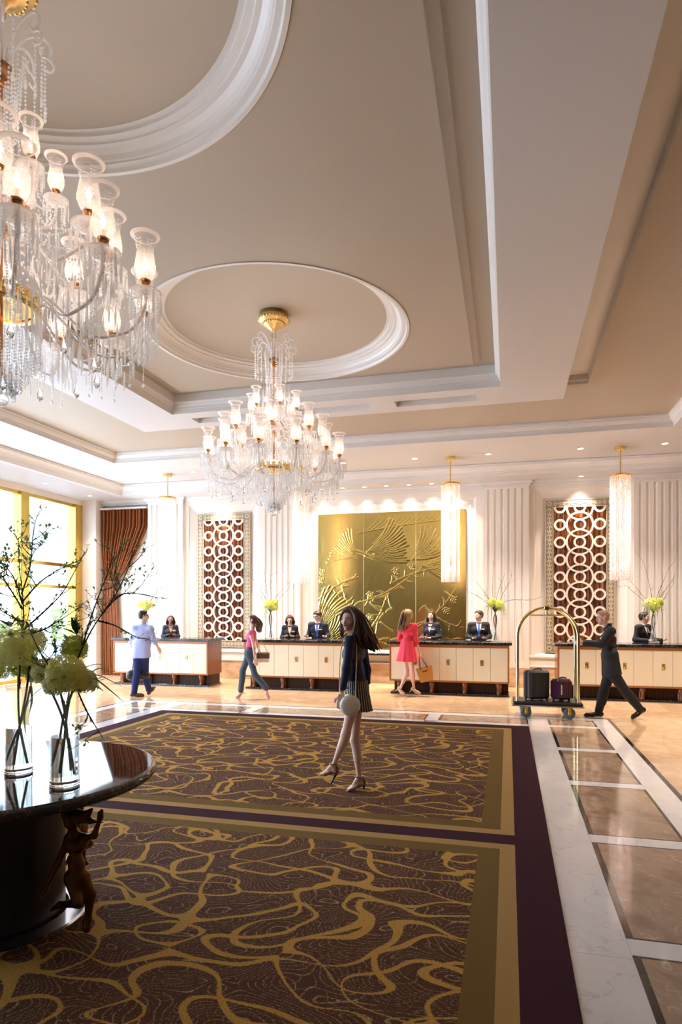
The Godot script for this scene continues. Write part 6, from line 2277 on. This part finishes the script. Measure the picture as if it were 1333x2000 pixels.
func woman_in_shorts() -> void:
	var f := 6.0
	var J := limb_joints(f, {"head": [683, 1212], "neck": [690, 1241], "sL": [684, 1253, -0.17], "sR": [707, 1253, 0.13], "eL": [678, 1306, -0.20], "wL": [667, 1358, -0.17], "eR": [716, 1310, 0.17], "wR": [718, 1362, 0.12],
		"pL": [692, 1366, -0.075], "pR": [698, 1366, 0.075], "kL": [676, 1434, -0.05], "kR": [693, 1446, 0.06], "aL": [652, 1496, -0.04], "aR": [702, 1521, 0.06], "tL": [627, 1513, -0.02], "tR": [680, 1543, 0.02], "hL": [657, 1506, -0.05], "hR": [710, 1530, 0.06]})
	var at := px(694, 1548, f)
	at.y = 0
	J.merge({"s": 0.96, "fem": true, "cell": 0.0115, "fine": 0.0048, "loose": true, "bust": 0.45})
	rooted(J, at)
	J.heel_mat = M.heel_dark
	var t := figure("woman in a navy velvet blazer and striped shorts walking across the carpet", at)
	t.position.y = 0.008
	var tr := trunk(J, 0.0)
	# head turned back over the shoulder towards the camera's side
	var side := (px(0, 1206, f) - px(100, 1206, f)).normalized()
	var cam := (Vector3(0, 0, 0) - px(690, 1206, f))
	cam.y = 0
	cam = cam.normalized()
	J.HF = (side * 0.55 + cam * 0.84).normalized()
	J.HU = (Vector3.UP - J.HF * 0.02).normalized()
	var hands := [hand_bones(J.wL, Vector3(-0.06, -1, 0.05).normalized(), side, 1.0, 0.45, 0.98), hand_bones(J.wR, Vector3(0.02, -1, 0).normalized(), side, -1.0, 0.4, 0.98)]
	put(skin_of(J, tr + arms(J, 0.0) + legs(J, -0.004), hands + [foot_bones(J, "L"), foot_bones(J, "R")]), "body", M.skin_fair, t)
	put(blob(trunk(J, 0.012) + arms(J, 0.012, 1.97) + [[J.waist, J.p + J.U * 0.06, 0.095, 0.148, J.F, 1.2]], J.cell * 0.9, 0.013, [[J.p + J.U * 0.105, (-J.U - J.F * 0.08).normalized()], [J.neck - J.U * 0.0, J.U]]), "blazer", M.velvet_navy, t)
	# striped shorts: stripes are woven in, drawn along the legs
	var m := mat("shorts_stripe", Color(1, 1, 1), 0.7)
	var im := Image.create_empty(256, 4, false, Image.FORMAT_RGB8)
	for x in 256:
		for y in 4: im.set_pixel(x, y, lin(0.50, 0.40, 0.20) if x % 16 < 5 else lin(0.010, 0.010, 0.020))
	m.albedo_texture = ImageTexture.create_from_image(im)
	m.uv1_scale = Vector3(2.0, 1, 1)
	put(skirt(J, J.p + J.U * 0.17 - J.F * 0.015, J.p - J.U * 0.115 - J.F * 0.02, 0.128, 0.172, 5, 0.006, 0.80), "shorts", m, t)
	for e in ["L", "R"]:
		var a: Vector3 = J["a" + e]
		var toe: Vector3 = J["t" + e]
		var tip: Vector3 = px(646, 1533, f - 0.05) - at
		if e == "R": tip = Vector3(J.hR.x + 0.004, 0.008, J.hR.z)
		sandal(J, e, tip, t)
		var b := MB.new()
		var sp := []
		for k in 17:
			var q := TAU * k / 16
			sp.append(a + Vector3(cos(q) * 0.040, 0.004 * sin(q), sin(q) * 0.040) + Vector3(0, 0.012, 0))
		b.tube(sp, 0.006, 6, false)
		put(b, "ankle_strap", M.sandal_tan, t)
	face(J, t, M.hair_brown, M.lip_red)
	var P := func(x: float, y: float, df := 0.0) -> Vector3: return px(x, y, f + df) - at
	put(blob([
		[J.head + Vector3(0, 0.045, 0) - J.HF * 0.035, J.head + Vector3(0, 0.05, 0) - J.HF * 0.0, 0.088, 0.078], [J.head - J.HF * 0.045 - Vector3(0, 0.03, 0), J.head - J.HF * 0.045, 0.078, 0.08],
		[P.call(706, 1240, -0.09), P.call(699, 1252, -0.11), 0.026, 0.018], [P.call(699, 1252, -0.11), P.call(706, 1264, -0.12), 0.018, 0.014], [P.call(716, 1250, -0.08), P.call(722, 1268, -0.07), 0.03, 0.02], [P.call(722, 1268, -0.07), P.call(731, 1273, -0.05), 0.02, 0.014], [P.call(722, 1240, 0.03), P.call(733, 1254, 0.03), 0.032, 0.026], [P.call(733, 1254, 0.03), P.call(732, 1266, 0.02), 0.026, 0.016], [P.call(694, 1200, -0.03), P.call(706, 1222, 0.0), 0.055, 0.05], [P.call(700, 1214, -0.05), P.call(704, 1238, -0.06), 0.05, 0.045], [P.call(704, 1238, -0.06), P.call(712, 1256, -0.05), 0.045, 0.04], [P.call(712, 1256, -0.05), P.call(726, 1265, -0.02), 0.04, 0.03], [P.call(712, 1248, -0.03), P.call(724, 1260, -0.02), 0.052, 0.046], [P.call(708, 1225, 0.02), P.call(722, 1246, 0.02), 0.048, 0.04],
		[P.call(674, 1226, 0.03), P.call(667, 1236, 0.02), 0.016, 0.024], [P.call(667, 1236, 0.02), P.call(666, 1249, 0.0), 0.024, 0.018], [P.call(694, 1206, -0.10), P.call(692, 1222, -0.12), 0.02, 0.024], [P.call(692, 1222, -0.12), P.call(686, 1236, -0.12), 0.024, 0.018], [P.call(686, 1236, -0.12), P.call(690, 1244, -0.13), 0.018, 0.012],
	], 0.0055, 0.010, [[J.head + J.HF * 0.050 + Vector3(0, 0.062, 0), (J.HF * 0.93 - Vector3.UP * 0.36).normalized()]]), "hair", M.hair_brown, t)
	hair_locks(t, M.hair_brown, 60, [P.call(686, 1189, -0.02), P.call(699, 1203, -0.06), P.call(706, 1226, -0.09), P.call(707, 1248, -0.11), P.call(718, 1266, -0.10)], 0.026, 0.0055, 0.016, 3)
	hair_locks(t, M.hair_chestnut, 44, [P.call(690, 1189, 0.0), P.call(707, 1207, -0.03), P.call(717, 1232, -0.04), P.call(725, 1252, -0.05), P.call(734, 1270, -0.05)], 0.022, 0.0052, 0.020, 4)
	hair_locks(t, M.hair_chestnut, 16, [P.call(685, 1190, -0.08), P.call(693, 1204, -0.11), P.call(694, 1224, -0.135), P.call(688, 1245, -0.16)], 0.010, 0.005, 0.014, 5)
	hair_locks(t, M.hair_brown, 14, [P.call(678, 1189, -0.02), P.call(668, 1204, 0.0), P.call(666, 1226, 0.0), P.call(668, 1246, -0.02)], 0.007, 0.005, 0.012, 6)
	var bt := MB.new()
	bt.ball(P.call(675, 1356, -0.225), Vector3(0.011, 0.011, 0.011), 8, 6)
	put(bt, "cuff_button", M.gold_chain, t)

# ------------------------------------------------------------------ bags carried by the guests
func build_bags() -> void:
	mat("leather_white", lin(0.86, 0.80, 0.70), 0.45)
	mat("leather_black", lin(0.016, 0.010, 0.012), 0.35)
	mat("leather_tan", lin(0.50, 0.22, 0.045), 0.45)
	mat("leather_taupe", lin(0.16, 0.085, 0.06), 0.5)
	mat("strap_dark", lin(0.09, 0.035, 0.015), 0.45)
	# white round shoulder bag of the woman on the carpet
	var f := 5.78
	var c := px(684, 1378, f)
	var t := thing("shoulder_bag", "cream round shoulder bag on a gold chain held by the woman in shorts", "bag", c)
	var B := Basis(Vector3.UP, TURN)
	var b := MB.new()
	var rows := []
	for k in 13:
		var p := -PI / 2 + PI * k / 12.0
		var row := []
		for j in 33:
			var a := TAU * j / 32
			row.append(B * Vector3(cos(a) * (0.004 + 0.088 * pow(cos(p), 0.5)), sin(a) * (0.004 + 0.088 * pow(cos(p), 0.5)), 0.034 * sin(p)))
		rows.append(row)
	b.sheet(rows, true)
	put(b, "pouch", M.leather_white, t)
	b = MB.new()
	var seam := []
	for j in 41:
		var a := TAU * j / 40
		seam.append(B * Vector3(cos(a) * 0.091, sin(a) * 0.091, 0))
	b.tube(seam, 0.005, 6, false)
	put(b, "piping", M.leather_white, t)
	b = MB.new()
	var P := func(x: float, y: float, df: float) -> Vector3: return px(x, y, 6.0 + df) - c
	var path := smooth_path([P.call(695, 1362, -0.20), P.call(695.5, 1330, -0.215), P.call(697, 1285, -0.20), P.call(696, 1256, -0.185), P.call(690, 1243.5, -0.17), P.call(681, 1243, -0.20), P.call(668, 1262, -0.20), P.call(664, 1300, -0.24), P.call(665, 1350, -0.25), P.call(676, 1366, -0.22)], 110)
	for p in path: b.ball(p, Vector3(0.0062, 0.0062, 0.0062), 6, 4)
	put(b, "chain", M.gold_chain, t)
	# duffel bag of the man in lilac
	f = 12.72
	c = px(269.5, 1314, f)
	t = thing("duffel_bag", "dark leather duffel bag carried by the man in the lilac shirt", "bag", c)
	var B2 := Basis(Vector3.UP, TURN + 0.1)
	put(blob([[B2 * Vector3(-0.13, -0.035, 0), B2 * Vector3(0.13, -0.035, 0), 0.095, 0.095], [B2 * Vector3(-0.15, -0.07, 0), B2 * Vector3(0.15, -0.07, 0), 0.075, 0.075]], 0.014, 0.012), "body", M.leather_black, t)
	b = MB.new()
	b.t = Transform3D(B2, Vector3.ZERO)
	for z in [-0.05, 0.05]: b.tube(smooth_path([Vector3(-0.09, 0.04, z * 2.05), Vector3(-0.08, 0.13, z * 1.8), Vector3(0.0 - 0.06, 0.27, z * 0.4), Vector3(0.06, 0.14, z * 1.8), Vector3(0.09, 0.04, z * 2.05)], 20), 0.009, 6)
	put(b, "handle", M.strap_dark, t)
	b = MB.new()
	b.t = Transform3D(B2, Vector3.ZERO)
	b.box(Vector3(-0.17, 0.098, -0.008), Vector3(0.17, 0.106, 0.008), 0.002)
	put(b, "zip", M.brass_satin, t)
	# handbag of the woman in pink
	f = 12.5
	c = px(514, 1284, f)
	t = thing("handbag", "taupe and cream flap handbag of the woman in pink", "bag", c)
	b = MB.new()
	b.t = Transform3D(Basis(Vector3.UP, TURN), Vector3.ZERO)
	b.box(Vector3(-0.125, -0.10, -0.045), Vector3(0.125, 0.0, 0.045), 0.018)
	put(b, "pouch", M.leather_white, t)
	b = MB.new()
	b.t = Transform3D(Basis(Vector3.UP, TURN), Vector3.ZERO)
	b.box(Vector3(-0.128, -0.035, -0.05), Vector3(0.128, 0.10, 0.05), 0.02)
	put(b, "flap", M.leather_taupe, t)
	b = MB.new()
	b.t = Transform3D(Basis(Vector3.UP, TURN), Vector3.ZERO)
	b.tube(smooth_path([Vector3(-0.10, 0.09, 0), Vector3(-0.08, 0.18, 0), Vector3(-0.04, 0.30, 0), Vector3(0.02, 0.24, 0), Vector3(0.09, 0.09, 0)], 20), 0.006, 6)
	put(b, "handle", M.gold_chain, t)
	# tote of the woman in coral
	f = 12.72
	c = px(831, 1316, f)
	t = thing("tote_bag", "tan leather tote bag hanging from the hand of the woman in coral", "bag", c)
	var T := Transform3D(Basis(Vector3.UP, TURN) * Basis(Vector3.BACK, 0.24), Vector3.ZERO)
	b = MB.new()
	b.t = T
	var q := [Vector3(-0.125, -0.15, 0.055), Vector3(0.125, -0.15, 0.055), Vector3(0.16, 0.13, 0.075), Vector3(-0.16, 0.13, 0.075)]
	var r := []
	for p in q: r.append(Vector3(p.x, p.y, -p.z))
	b.quad(q[0], q[1], q[2], q[3]); b.quad(r[1], r[0], r[3], r[2]); b.quad(q[1], r[1], r[2], q[2]); b.quad(r[0], q[0], q[3], r[3]); b.quad(r[0], r[1], q[1], q[0]); b.quad(q[3] - Vector3(0, 0.02, 0), q[2] - Vector3(0, 0.02, 0), r[2] - Vector3(0, 0.02, 0), r[3] - Vector3(0, 0.02, 0))
	put(b, "bag_body", M.leather_tan, t)
	var top: Vector3 = px(822, 1281, 12.80) - c
	for z in [-0.075, 0.075]:
		b = MB.new()
		b.tube(smooth_path([T * Vector3(-0.07, 0.10, z), T * Vector3(-0.065, 0.17, z), top + T.basis * Vector3(-0.015, 0.0, z * 0.2), T * Vector3(0.05, 0.19, z), T * Vector3(0.07, 0.10, z)], 24), 0.007, 6)
		put(b, "handle", M.strap_dark, t)
	b = MB.new()
	b.t = T
	b.box(Vector3(-0.05, 0.05, 0.072), Vector3(0.05, 0.075, 0.080), 0.003)
	put(b, "clasp_strap", M.strap_dark, t)

# ------------------------------------------------------------------ flowers
func leaf_shape(b: MB, p: Vector3, dir: Vector3, up: Vector3, l: float, w: float) -> void:
	var s := dir.cross(up).normalized()
	var n := s.cross(dir)
	var m := p + dir * l * 0.45 + n * l * 0.06
	var tip := p + dir * l
	b.tri(p, m + s * w, m - n * w * 0.25); b.tri(m - n * w * 0.25, m + s * w, tip)
	b.tri(p, m - n * w * 0.25, m - s * w); b.tri(m - n * w * 0.25, tip, m - s * w)

func floret(b: MB, p: Vector3, n: Vector3, r: float, spin: float) -> void:
	var x := n.cross(Vector3(0.3, 0.9, 0.2)).normalized()
	var y := n.cross(x)
	for k in 4:
		var a := spin + TAU * k / 4
		var d := x * cos(a) + y * sin(a)
		var s := x * -sin(a) + y * cos(a)
		b.quad(p, p + (d + s * 0.7) * r * 0.62 + n * r * 0.18, p + d * r + n * r * 0.05, p + (d - s * 0.7) * r * 0.62 + n * r * 0.18)

func flower_ball(r: float, count: int, fr: float, rng: RandomNumberGenerator) -> MB:
	var b := MB.new()
	for k in count:
		var u := 1.0 - 1.75 * (k + 0.5) / count
		var a := k * 2.39996
		var n := Vector3(sqrt(1.0 - u * u) * cos(a), u, sqrt(1.0 - u * u) * sin(a))
		var q := n * r * rng.randf_range(0.86, 1.08)
		floret(b, q, (n + Vector3(rng.randfn(), rng.randfn(), rng.randfn()) * 0.25).normalized(), fr * rng.randf_range(0.8, 1.15), rng.randf() * 3.0)
	b.ball(Vector3(0, 0.0, 0), Vector3.ONE * r * 0.6, 8, 6)
	return b

func twigs(wood: MB, green: MB, pts: Array, r0: float, rng: RandomNumberGenerator, depth: int, leafy: float, side_len: float) -> void:
	var path := smooth_path(pts, maxi(6, pts.size() * 4))
	var rad := []
	for k in path.size(): rad.append(lerpf(r0, r0 * 0.35, float(k) / (path.size() - 1)) * rng.randf_range(0.88, 1.12))
	wood.tube(path, rad, 5)
	for k in range(1, path.size()):
		var d: Vector3 = (path[k] - path[k - 1]).normalized()
		if rng.randf() < leafy:
			var o := Vector3(rng.randfn(), rng.randfn(), rng.randfn()).normalized()
			leaf_shape(green, path[k], (d + o).normalized(), Vector3.UP, rng.randf_range(0.014, 0.032), rng.randf_range(0.005, 0.010))
		if rng.randf() < 0.4: wood.ball(path[k], Vector3.ONE * rad[k] * 1.7, 5, 3)
		if depth > 0 and k > path.size() / 4 and rng.randf() < 0.42:
			var o := Vector3(rng.randfn(), rng.randfn() * 0.6 + 0.25, rng.randfn()).normalized()
			var dd := (d * 0.9 + o * 0.9).normalized()
			var l := side_len * rng.randf_range(0.45, 1.0)
			twigs(wood, green, [path[k], path[k] + dd * l * 0.5 + Vector3(rng.randfn(), rng.randfn(), rng.randfn()) * l * 0.06, path[k] + (dd + Vector3(0, 0.12, 0)) * l], r0 * 0.5, rng, depth - 1, leafy, side_len * 0.55)

func blade(b: MB, pts: Array, w: float) -> void:   # long strap leaf with a folded middle
	var path := smooth_path(pts, 12)
	var prev := []
	for k in path.size():
		var d: Vector3 = (path[mini(k + 1, path.size() - 1)] - path[maxi(k - 1, 0)]).normalized()
		var s := d.cross(Vector3.UP).normalized()
		var ww := w * sin(PI * clampf(0.12 + 0.88 * k / (path.size() - 1.0), 0, 1)) + 0.0006
		var cur := [path[k] - s * ww, path[k] - Vector3(0, ww * 0.5, 0), path[k] + s * ww]
		if prev:
			b.quad(prev[0], prev[1], cur[1], cur[0]); b.quad(prev[1], prev[2], cur[2], cur[1])
		prev = cur

func desk_vase(label: String, at: Vector3, sd: int, turn: float) -> void:
	var t := thing("flower_vase", label, "flower vase", at, 0.0, "flower vases on the desks")
	var rng := RandomNumberGenerator.new()
	rng.seed = sd
	var b := MB.new()
	b.lathe([Vector2(0.001, 0.0), Vector2(0.085, 0.002), Vector2(0.088, 0.012), Vector2(0.072, 0.06), Vector2(0.045, 0.16), Vector2(0.032, 0.26), Vector2(0.034, 0.33), Vector2(0.05, 0.385), Vector2(0.058, 0.40), Vector2(0.054, 0.40), Vector2(0.030, 0.33), Vector2(0.028, 0.26), Vector2(0.041, 0.16), Vector2(0.068, 0.06), Vector2(0.08, 0.014), Vector2(0.001, 0.012)], 24)
	put(b, "vase", M.glass_vase, t)
	for k in 5:
		var a := TAU * k / 5 + rng.randf()
		b = MB.new()
		b.tube(smooth_path([Vector3(cos(a) * 0.03, 0.03, sin(a) * 0.03), Vector3(-cos(a) * 0.012, 0.28, -sin(a) * 0.012), Vector3(-cos(a) * 0.03, 0.5, -sin(a) * 0.03), Vector3(cos(a) * 0.08, 0.72, sin(a) * 0.08)], 12), 0.0065, 5)
		put(b, "stem", M.twig, t)
	var heads := [[-0.10, 0.76, 0.03, 0.085], [0.09, 0.78, 0.02, 0.09], [0.0, 0.80, -0.08, 0.08], [0.01, 0.70, 0.09, 0.075]]
	for k in 4:
		var q: Array = heads[k]
		put(flower_ball(q[3], 46, 0.036, rng), "flower_head", [M.hydrangea_green, M.hydrangea, M.hydrangea_green, M.hydrangea_pale][(k + sd) % 4], t, Transform3D(Basis(Vector3.UP, turn), Basis(Vector3.UP, turn) * Vector3(q[0], q[1], q[2])))
	b = MB.new()
	for k in 34:
		var a := rng.randf() * TAU
		var r := rng.randf_range(0.06, 0.17)
		leaf_shape(b, Vector3(cos(a) * r, rng.randf_range(0.62, 0.82), sin(a) * r), Vector3(cos(a), rng.randf_range(-0.6, 0.5), sin(a)).normalized(), Vector3.UP, rng.randf_range(0.06, 0.12), 0.02)
	for k in 12:
		var a := rng.randf() * TAU
		blade(b, [Vector3(cos(a) * 0.05, 0.70, sin(a) * 0.05), Vector3(cos(a) * 0.18, 0.74, sin(a) * 0.18), Vector3(cos(a) * 0.24, 0.55, sin(a) * 0.24), Vector3(cos(a) * 0.23, 0.42, sin(a) * 0.23)], 0.007)
	var fo := put(b, "foliage", M.leaf_pale, t)
	fo.set_meta("kind", "stuff")
	for k in 6:
		var a: float = PI * (0.16 + 0.68 * k / 5.0) + rng.randfn() * 0.06
		var wood := MB.new()
		var green := MB.new()
		var dir := Vector3(cos(a), sin(a) * 1.0, rng.randfn() * 0.25)
		var l := rng.randf_range(0.55, 0.85)
		twigs(wood, green, [Vector3(0, 0.62, 0), Vector3(0, 0.72, 0) + dir * l * 0.35, Vector3(0, 0.78, 0) + (dir + Vector3(rng.randfn(), rng.randfn(), 0) * 0.12) * l], 0.0052, rng, 1, 0.5 if k in [0, 5] else 0.12, 0.3)
		var br := put(wood, "branch", M.twig, t)
		if green.v.size(): put(green, "leaves", M.leaf, br)

func build_flowers() -> void:
	desk_vase("green hydrangeas in a clear trumpet vase on the desk nearest the rust curtain", W(-8.36, 1.078, 13.55), 2, 0.4)
	desk_vase("green hydrangeas and bare twigs in a clear vase behind the woman in pink", W(-5.18, 1.078, 13.5), 5, 1.2)
	desk_vase("green hydrangeas and bare twigs in a clear vase beside the clerk with the blue tie", W(-0.25, 1.078, 13.5), 8, 2.2)
	desk_vase("green hydrangeas and bare twigs in a clear vase behind the bellman", W(2.70, 1.078, 13.35), 11, 0.1)
	# small dark tumbler and paper on the last desk
	var t := thing("tumbler", "small dark glass tumbler beside the vase behind the bellman", "glass", W(2.83, 1.078, 13.3))
	var b := MB.new()
	b.lathe([Vector2(0.001, 0), Vector2(0.03, 0.001), Vector2(0.034, 0.10), Vector2(0.031, 0.10), Vector2(0.028, 0.008), Vector2(0.001, 0.008)], 18)
	mat("tumbler_green", lin(0.01, 0.05, 0.045), 0.1)
	put(b, "cup", M.tumbler_green, t)
	# ---- the two tall cylinder vases on the marble table
	table_vase("tall glass cylinder of hydrangeas and branches at the rim of the marble table", px(126, 1516, 3.255), 0, 3.25)
	table_vase("tall glass cylinder of hydrangeas and branches standing deeper on the marble table", px(36, 1499, 3.51), 1, 3.5)

func table_vase(label: String, c: Vector3, which: int, f: float) -> void:
	c.y = 0.8275
	var t := thing("cylinder_vase", label, "flower vase", c)
	var rng := RandomNumberGenerator.new()
	rng.seed = 40 + which
	var h := 0.47
	var R := 0.073
	var b := MB.new()
	b.lathe([Vector2(R, 0.03), Vector2(R, h)], 40)
	put(b, "cylinder", M.glass_vase, t)
	b = MB.new()
	b.lathe([Vector2(R - 0.004, h), Vector2(R, h + 0.003), Vector2(R + 0.001, h)], 40)
	b.lathe([Vector2(R - 0.004, 0.03), Vector2(R - 0.004, h)], 40)
	put(b, "inner_wall", M.glass_vase, t)
	b = MB.new()
	b.lathe([Vector2(0.001, 0.0), Vector2(R - 0.006, 0.0), Vector2(R - 0.001, 0.004), Vector2(R, 0.012), Vector2(R, 0.03), Vector2(0.001, 0.03)], 40)
	put(b, "base", M.glass_solid, t)
	b = MB.new()
	b.lathe([Vector2(0.001, 0.031), Vector2(R - 0.006, 0.031)], 32)
	b.lathe([Vector2(R - 0.006, 0.031), Vector2(R - 0.006, 0.25)], 32)
	b.lathe([Vector2(R - 0.006, 0.25), Vector2(0.001, 0.25)], 32)
	put(b, "water", M.water, t)
	var P := func(x: float, y: float, df := 0.0) -> Vector3: return px(x, y, f + df) - c
	var stems: Array
	var heads: Array
	var mains: Array
	if which == 0:
		stems = [[[143, 1512], [133, 1450], [128, 1400], [118, 1352]], [[108, 1508, 0.03], [116, 1450], [126, 1392], [150, 1330]], [[138, 1505, -0.03], [131, 1440], [118, 1390], [95, 1340]], [[120, 1508, 0.02], [127, 1430], [138, 1360], [165, 1320]]]
		heads = [[130, 1318, -0.10, 0.092, "hydrangea"], [92, 1312, 0.06, 0.07, "hydrangea_pale"], [165, 1332, 0.0, 0.062, "hydrangea_pale"], [146, 1266, 0.08, 0.062, "hydrangea_green"], [110, 1335, -0.02, 0.06, "blossom_white"]]
		mains = [[[128, 1395, 0], [146, 1300, 0.02], [176, 1236, 0.05], [203, 1194, 0.08], [228, 1158, 0.1], [252, 1105, 0.12], [262, 1060, 0.13]], [[140, 1320, 0.02], [160, 1265, 0.05], [178, 1205, 0.08], [206, 1130, 0.12], [222, 1085, 0.14]], [[205, 1192, 0.08], [240, 1160, 0.12], [292, 1163, 0.16]], [[190, 1212, 0.05], [225, 1222, 0.1], [268, 1246, 0.14]], [[128, 1380, 0], [95, 1300, 0.0], [72, 1262, 0.04], [52, 1215, 0.08]], [[150, 1345, 0.0], [170, 1390, -0.02], [200, 1440, -0.05]]]
	else:
		stems = [[[15, 1495], [30, 1440], [48, 1390], [60, 1340]], [[50, 1490, 0.02], [40, 1430], [36, 1380], [36, 1320]], [[28, 1493, -0.02], [38, 1420], [50, 1360], [58, 1300]]]
		heads = [[26, 1268, -0.12, 0.108, "hydrangea"], [62, 1255, 0.05, 0.075, "hydrangea_pale"], [46, 1300, 0.06, 0.07, "hydrangea_green"], [-15, 1300, 0.0, 0.09, "hydrangea"], [70, 1315, 0.05, 0.05, "blossom_white"]]
		mains = [[[38, 1345, -0.16], [40, 1270, -0.14], [46, 1210, -0.08], [44, 1160, 0], [38, 1110, 0], [36, 1052, 0]], [[46, 1230, -0.05], [80, 1200, 0.02], [120, 1160, 0.06], [166, 1078, 0.1]], [[44, 1175, 0], [75, 1140, 0.06], [110, 1115, 0.1], [150, 1096, 0.12]], [[42, 1160, 0], [58, 1110, 0.06], [64, 1050, 0.1]], [[44, 1190, 0], [20, 1150, -0.06], [-5, 1110, -0.1]], [[46, 1215, -0.05], [15, 1200, -0.1], [-15, 1180, -0.15]], [[46, 1240, -0.1], [85, 1230, 0], [112, 1214, 0.05], [150, 1190, 0.1]], [[44, 1180, 0], [28, 1130, -0.06], [5, 1100, -0.12]], [[60, 1215, 0.1], [78, 1270, 0.08], [95, 1320, 0.04]]]
	for s in stems:
		b = MB.new()
		var pts := []
		for q in s: pts.append(P.call(q[0], q[1], q[2] if q.size() > 2 else 0.0))
		b.tube(smooth_path(pts, 14), 0.006, 6)
		put(b, "stem", M.twig if rng.randf() < 0.6 else M.leaf_dark, t)
	for q in heads:
		put(flower_ball(q[3], 260 if q[3] > 0.08 else 150, 0.018, rng), "flower_head", M[q[4]], t, Transform3D(Basis(), P.call(q[0], q[1], q[2])))
	for s in mains:
		var wood := MB.new()
		var green := MB.new()
		var pts := []
		for q in s: pts.append(P.call(q[0], q[1], q[2]))
		twigs(wood, green, pts, 0.0052, rng, 2, 0.22 if which == 0 else 0.30, 0.17)
		var br := put(wood, "branch", M.twig, t)
		if green.v.size(): put(green, "leaves", M.leaf_pale if rng.randf() < 0.5 else M.leaf, br)
	var fol := MB.new()
	for k in 46:
		var hd: Array = heads[rng.randi_range(0, heads.size() - 1)]
		var o: Vector3 = P.call(hd[0], hd[1], hd[2])
		var d := Vector3(rng.randfn(), rng.randf_range(-0.5, 0.7), rng.randfn()).normalized()
		leaf_shape(fol, o + d * hd[3] * 0.9, (d + Vector3(0, rng.randf_range(-0.4, 0.4), 0)).normalized(), Vector3.UP, rng.randf_range(0.04, 0.075), rng.randf_range(0.010, 0.018))
	put(fol, "foliage", M.leaf, t).set_meta("kind", "stuff")
	var list := [[[160, 1325, 0], [185, 1326, -0.05], [215, 1348, -0.1], [243, 1372, -0.14]], [[160, 1322, 0.02], [190, 1318, 0.0], [222, 1332, 0], [250, 1345, 0.02]], [[165, 1320, 0.05], [195, 1305, 0.1], [218, 1312, 0.14], [240, 1302, 0.2]], [[110, 1330, 0], [70, 1352, -0.06], [48, 1395, -0.1], [52, 1440, -0.12]], [[150, 1310, 0.1], [185, 1297, 0.15], [210, 1300, 0.2]]] if which == 0 else [[[60, 1330, 0], [62, 1370, -0.03], [52, 1410, -0.05], [42, 1435, -0.06]], [[70, 1250, 0.05], [100, 1225, 0.1], [130, 1225, 0.14], [146, 1260, 0.16]], [[20, 1240, 0.1], [-5, 1215, 0.1], [-30, 1230, 0.1]]]
	for s in list:
		b = MB.new()
		var pts := []
		for q in s: pts.append(P.call(q[0], q[1], q[2]))
		blade(b, pts, 0.0065)
		put(b, "strap_leaf", M.leaf, t)
	for k in 7:
		b = MB.new()
		var o: Vector3 = P.call(150 if which == 0 else 20, 1240 if which == 0 else 1225, 0.1)
		var d := Vector3(rng.randfn() * 0.6, rng.randf_range(-0.2, 0.8), rng.randfn() * 0.6).normalized()
		leaf_shape(b, o, d, Vector3.UP, rng.randf_range(0.09, 0.13), 0.022)
		put(b, "leaf", M.leaf_dark, t)
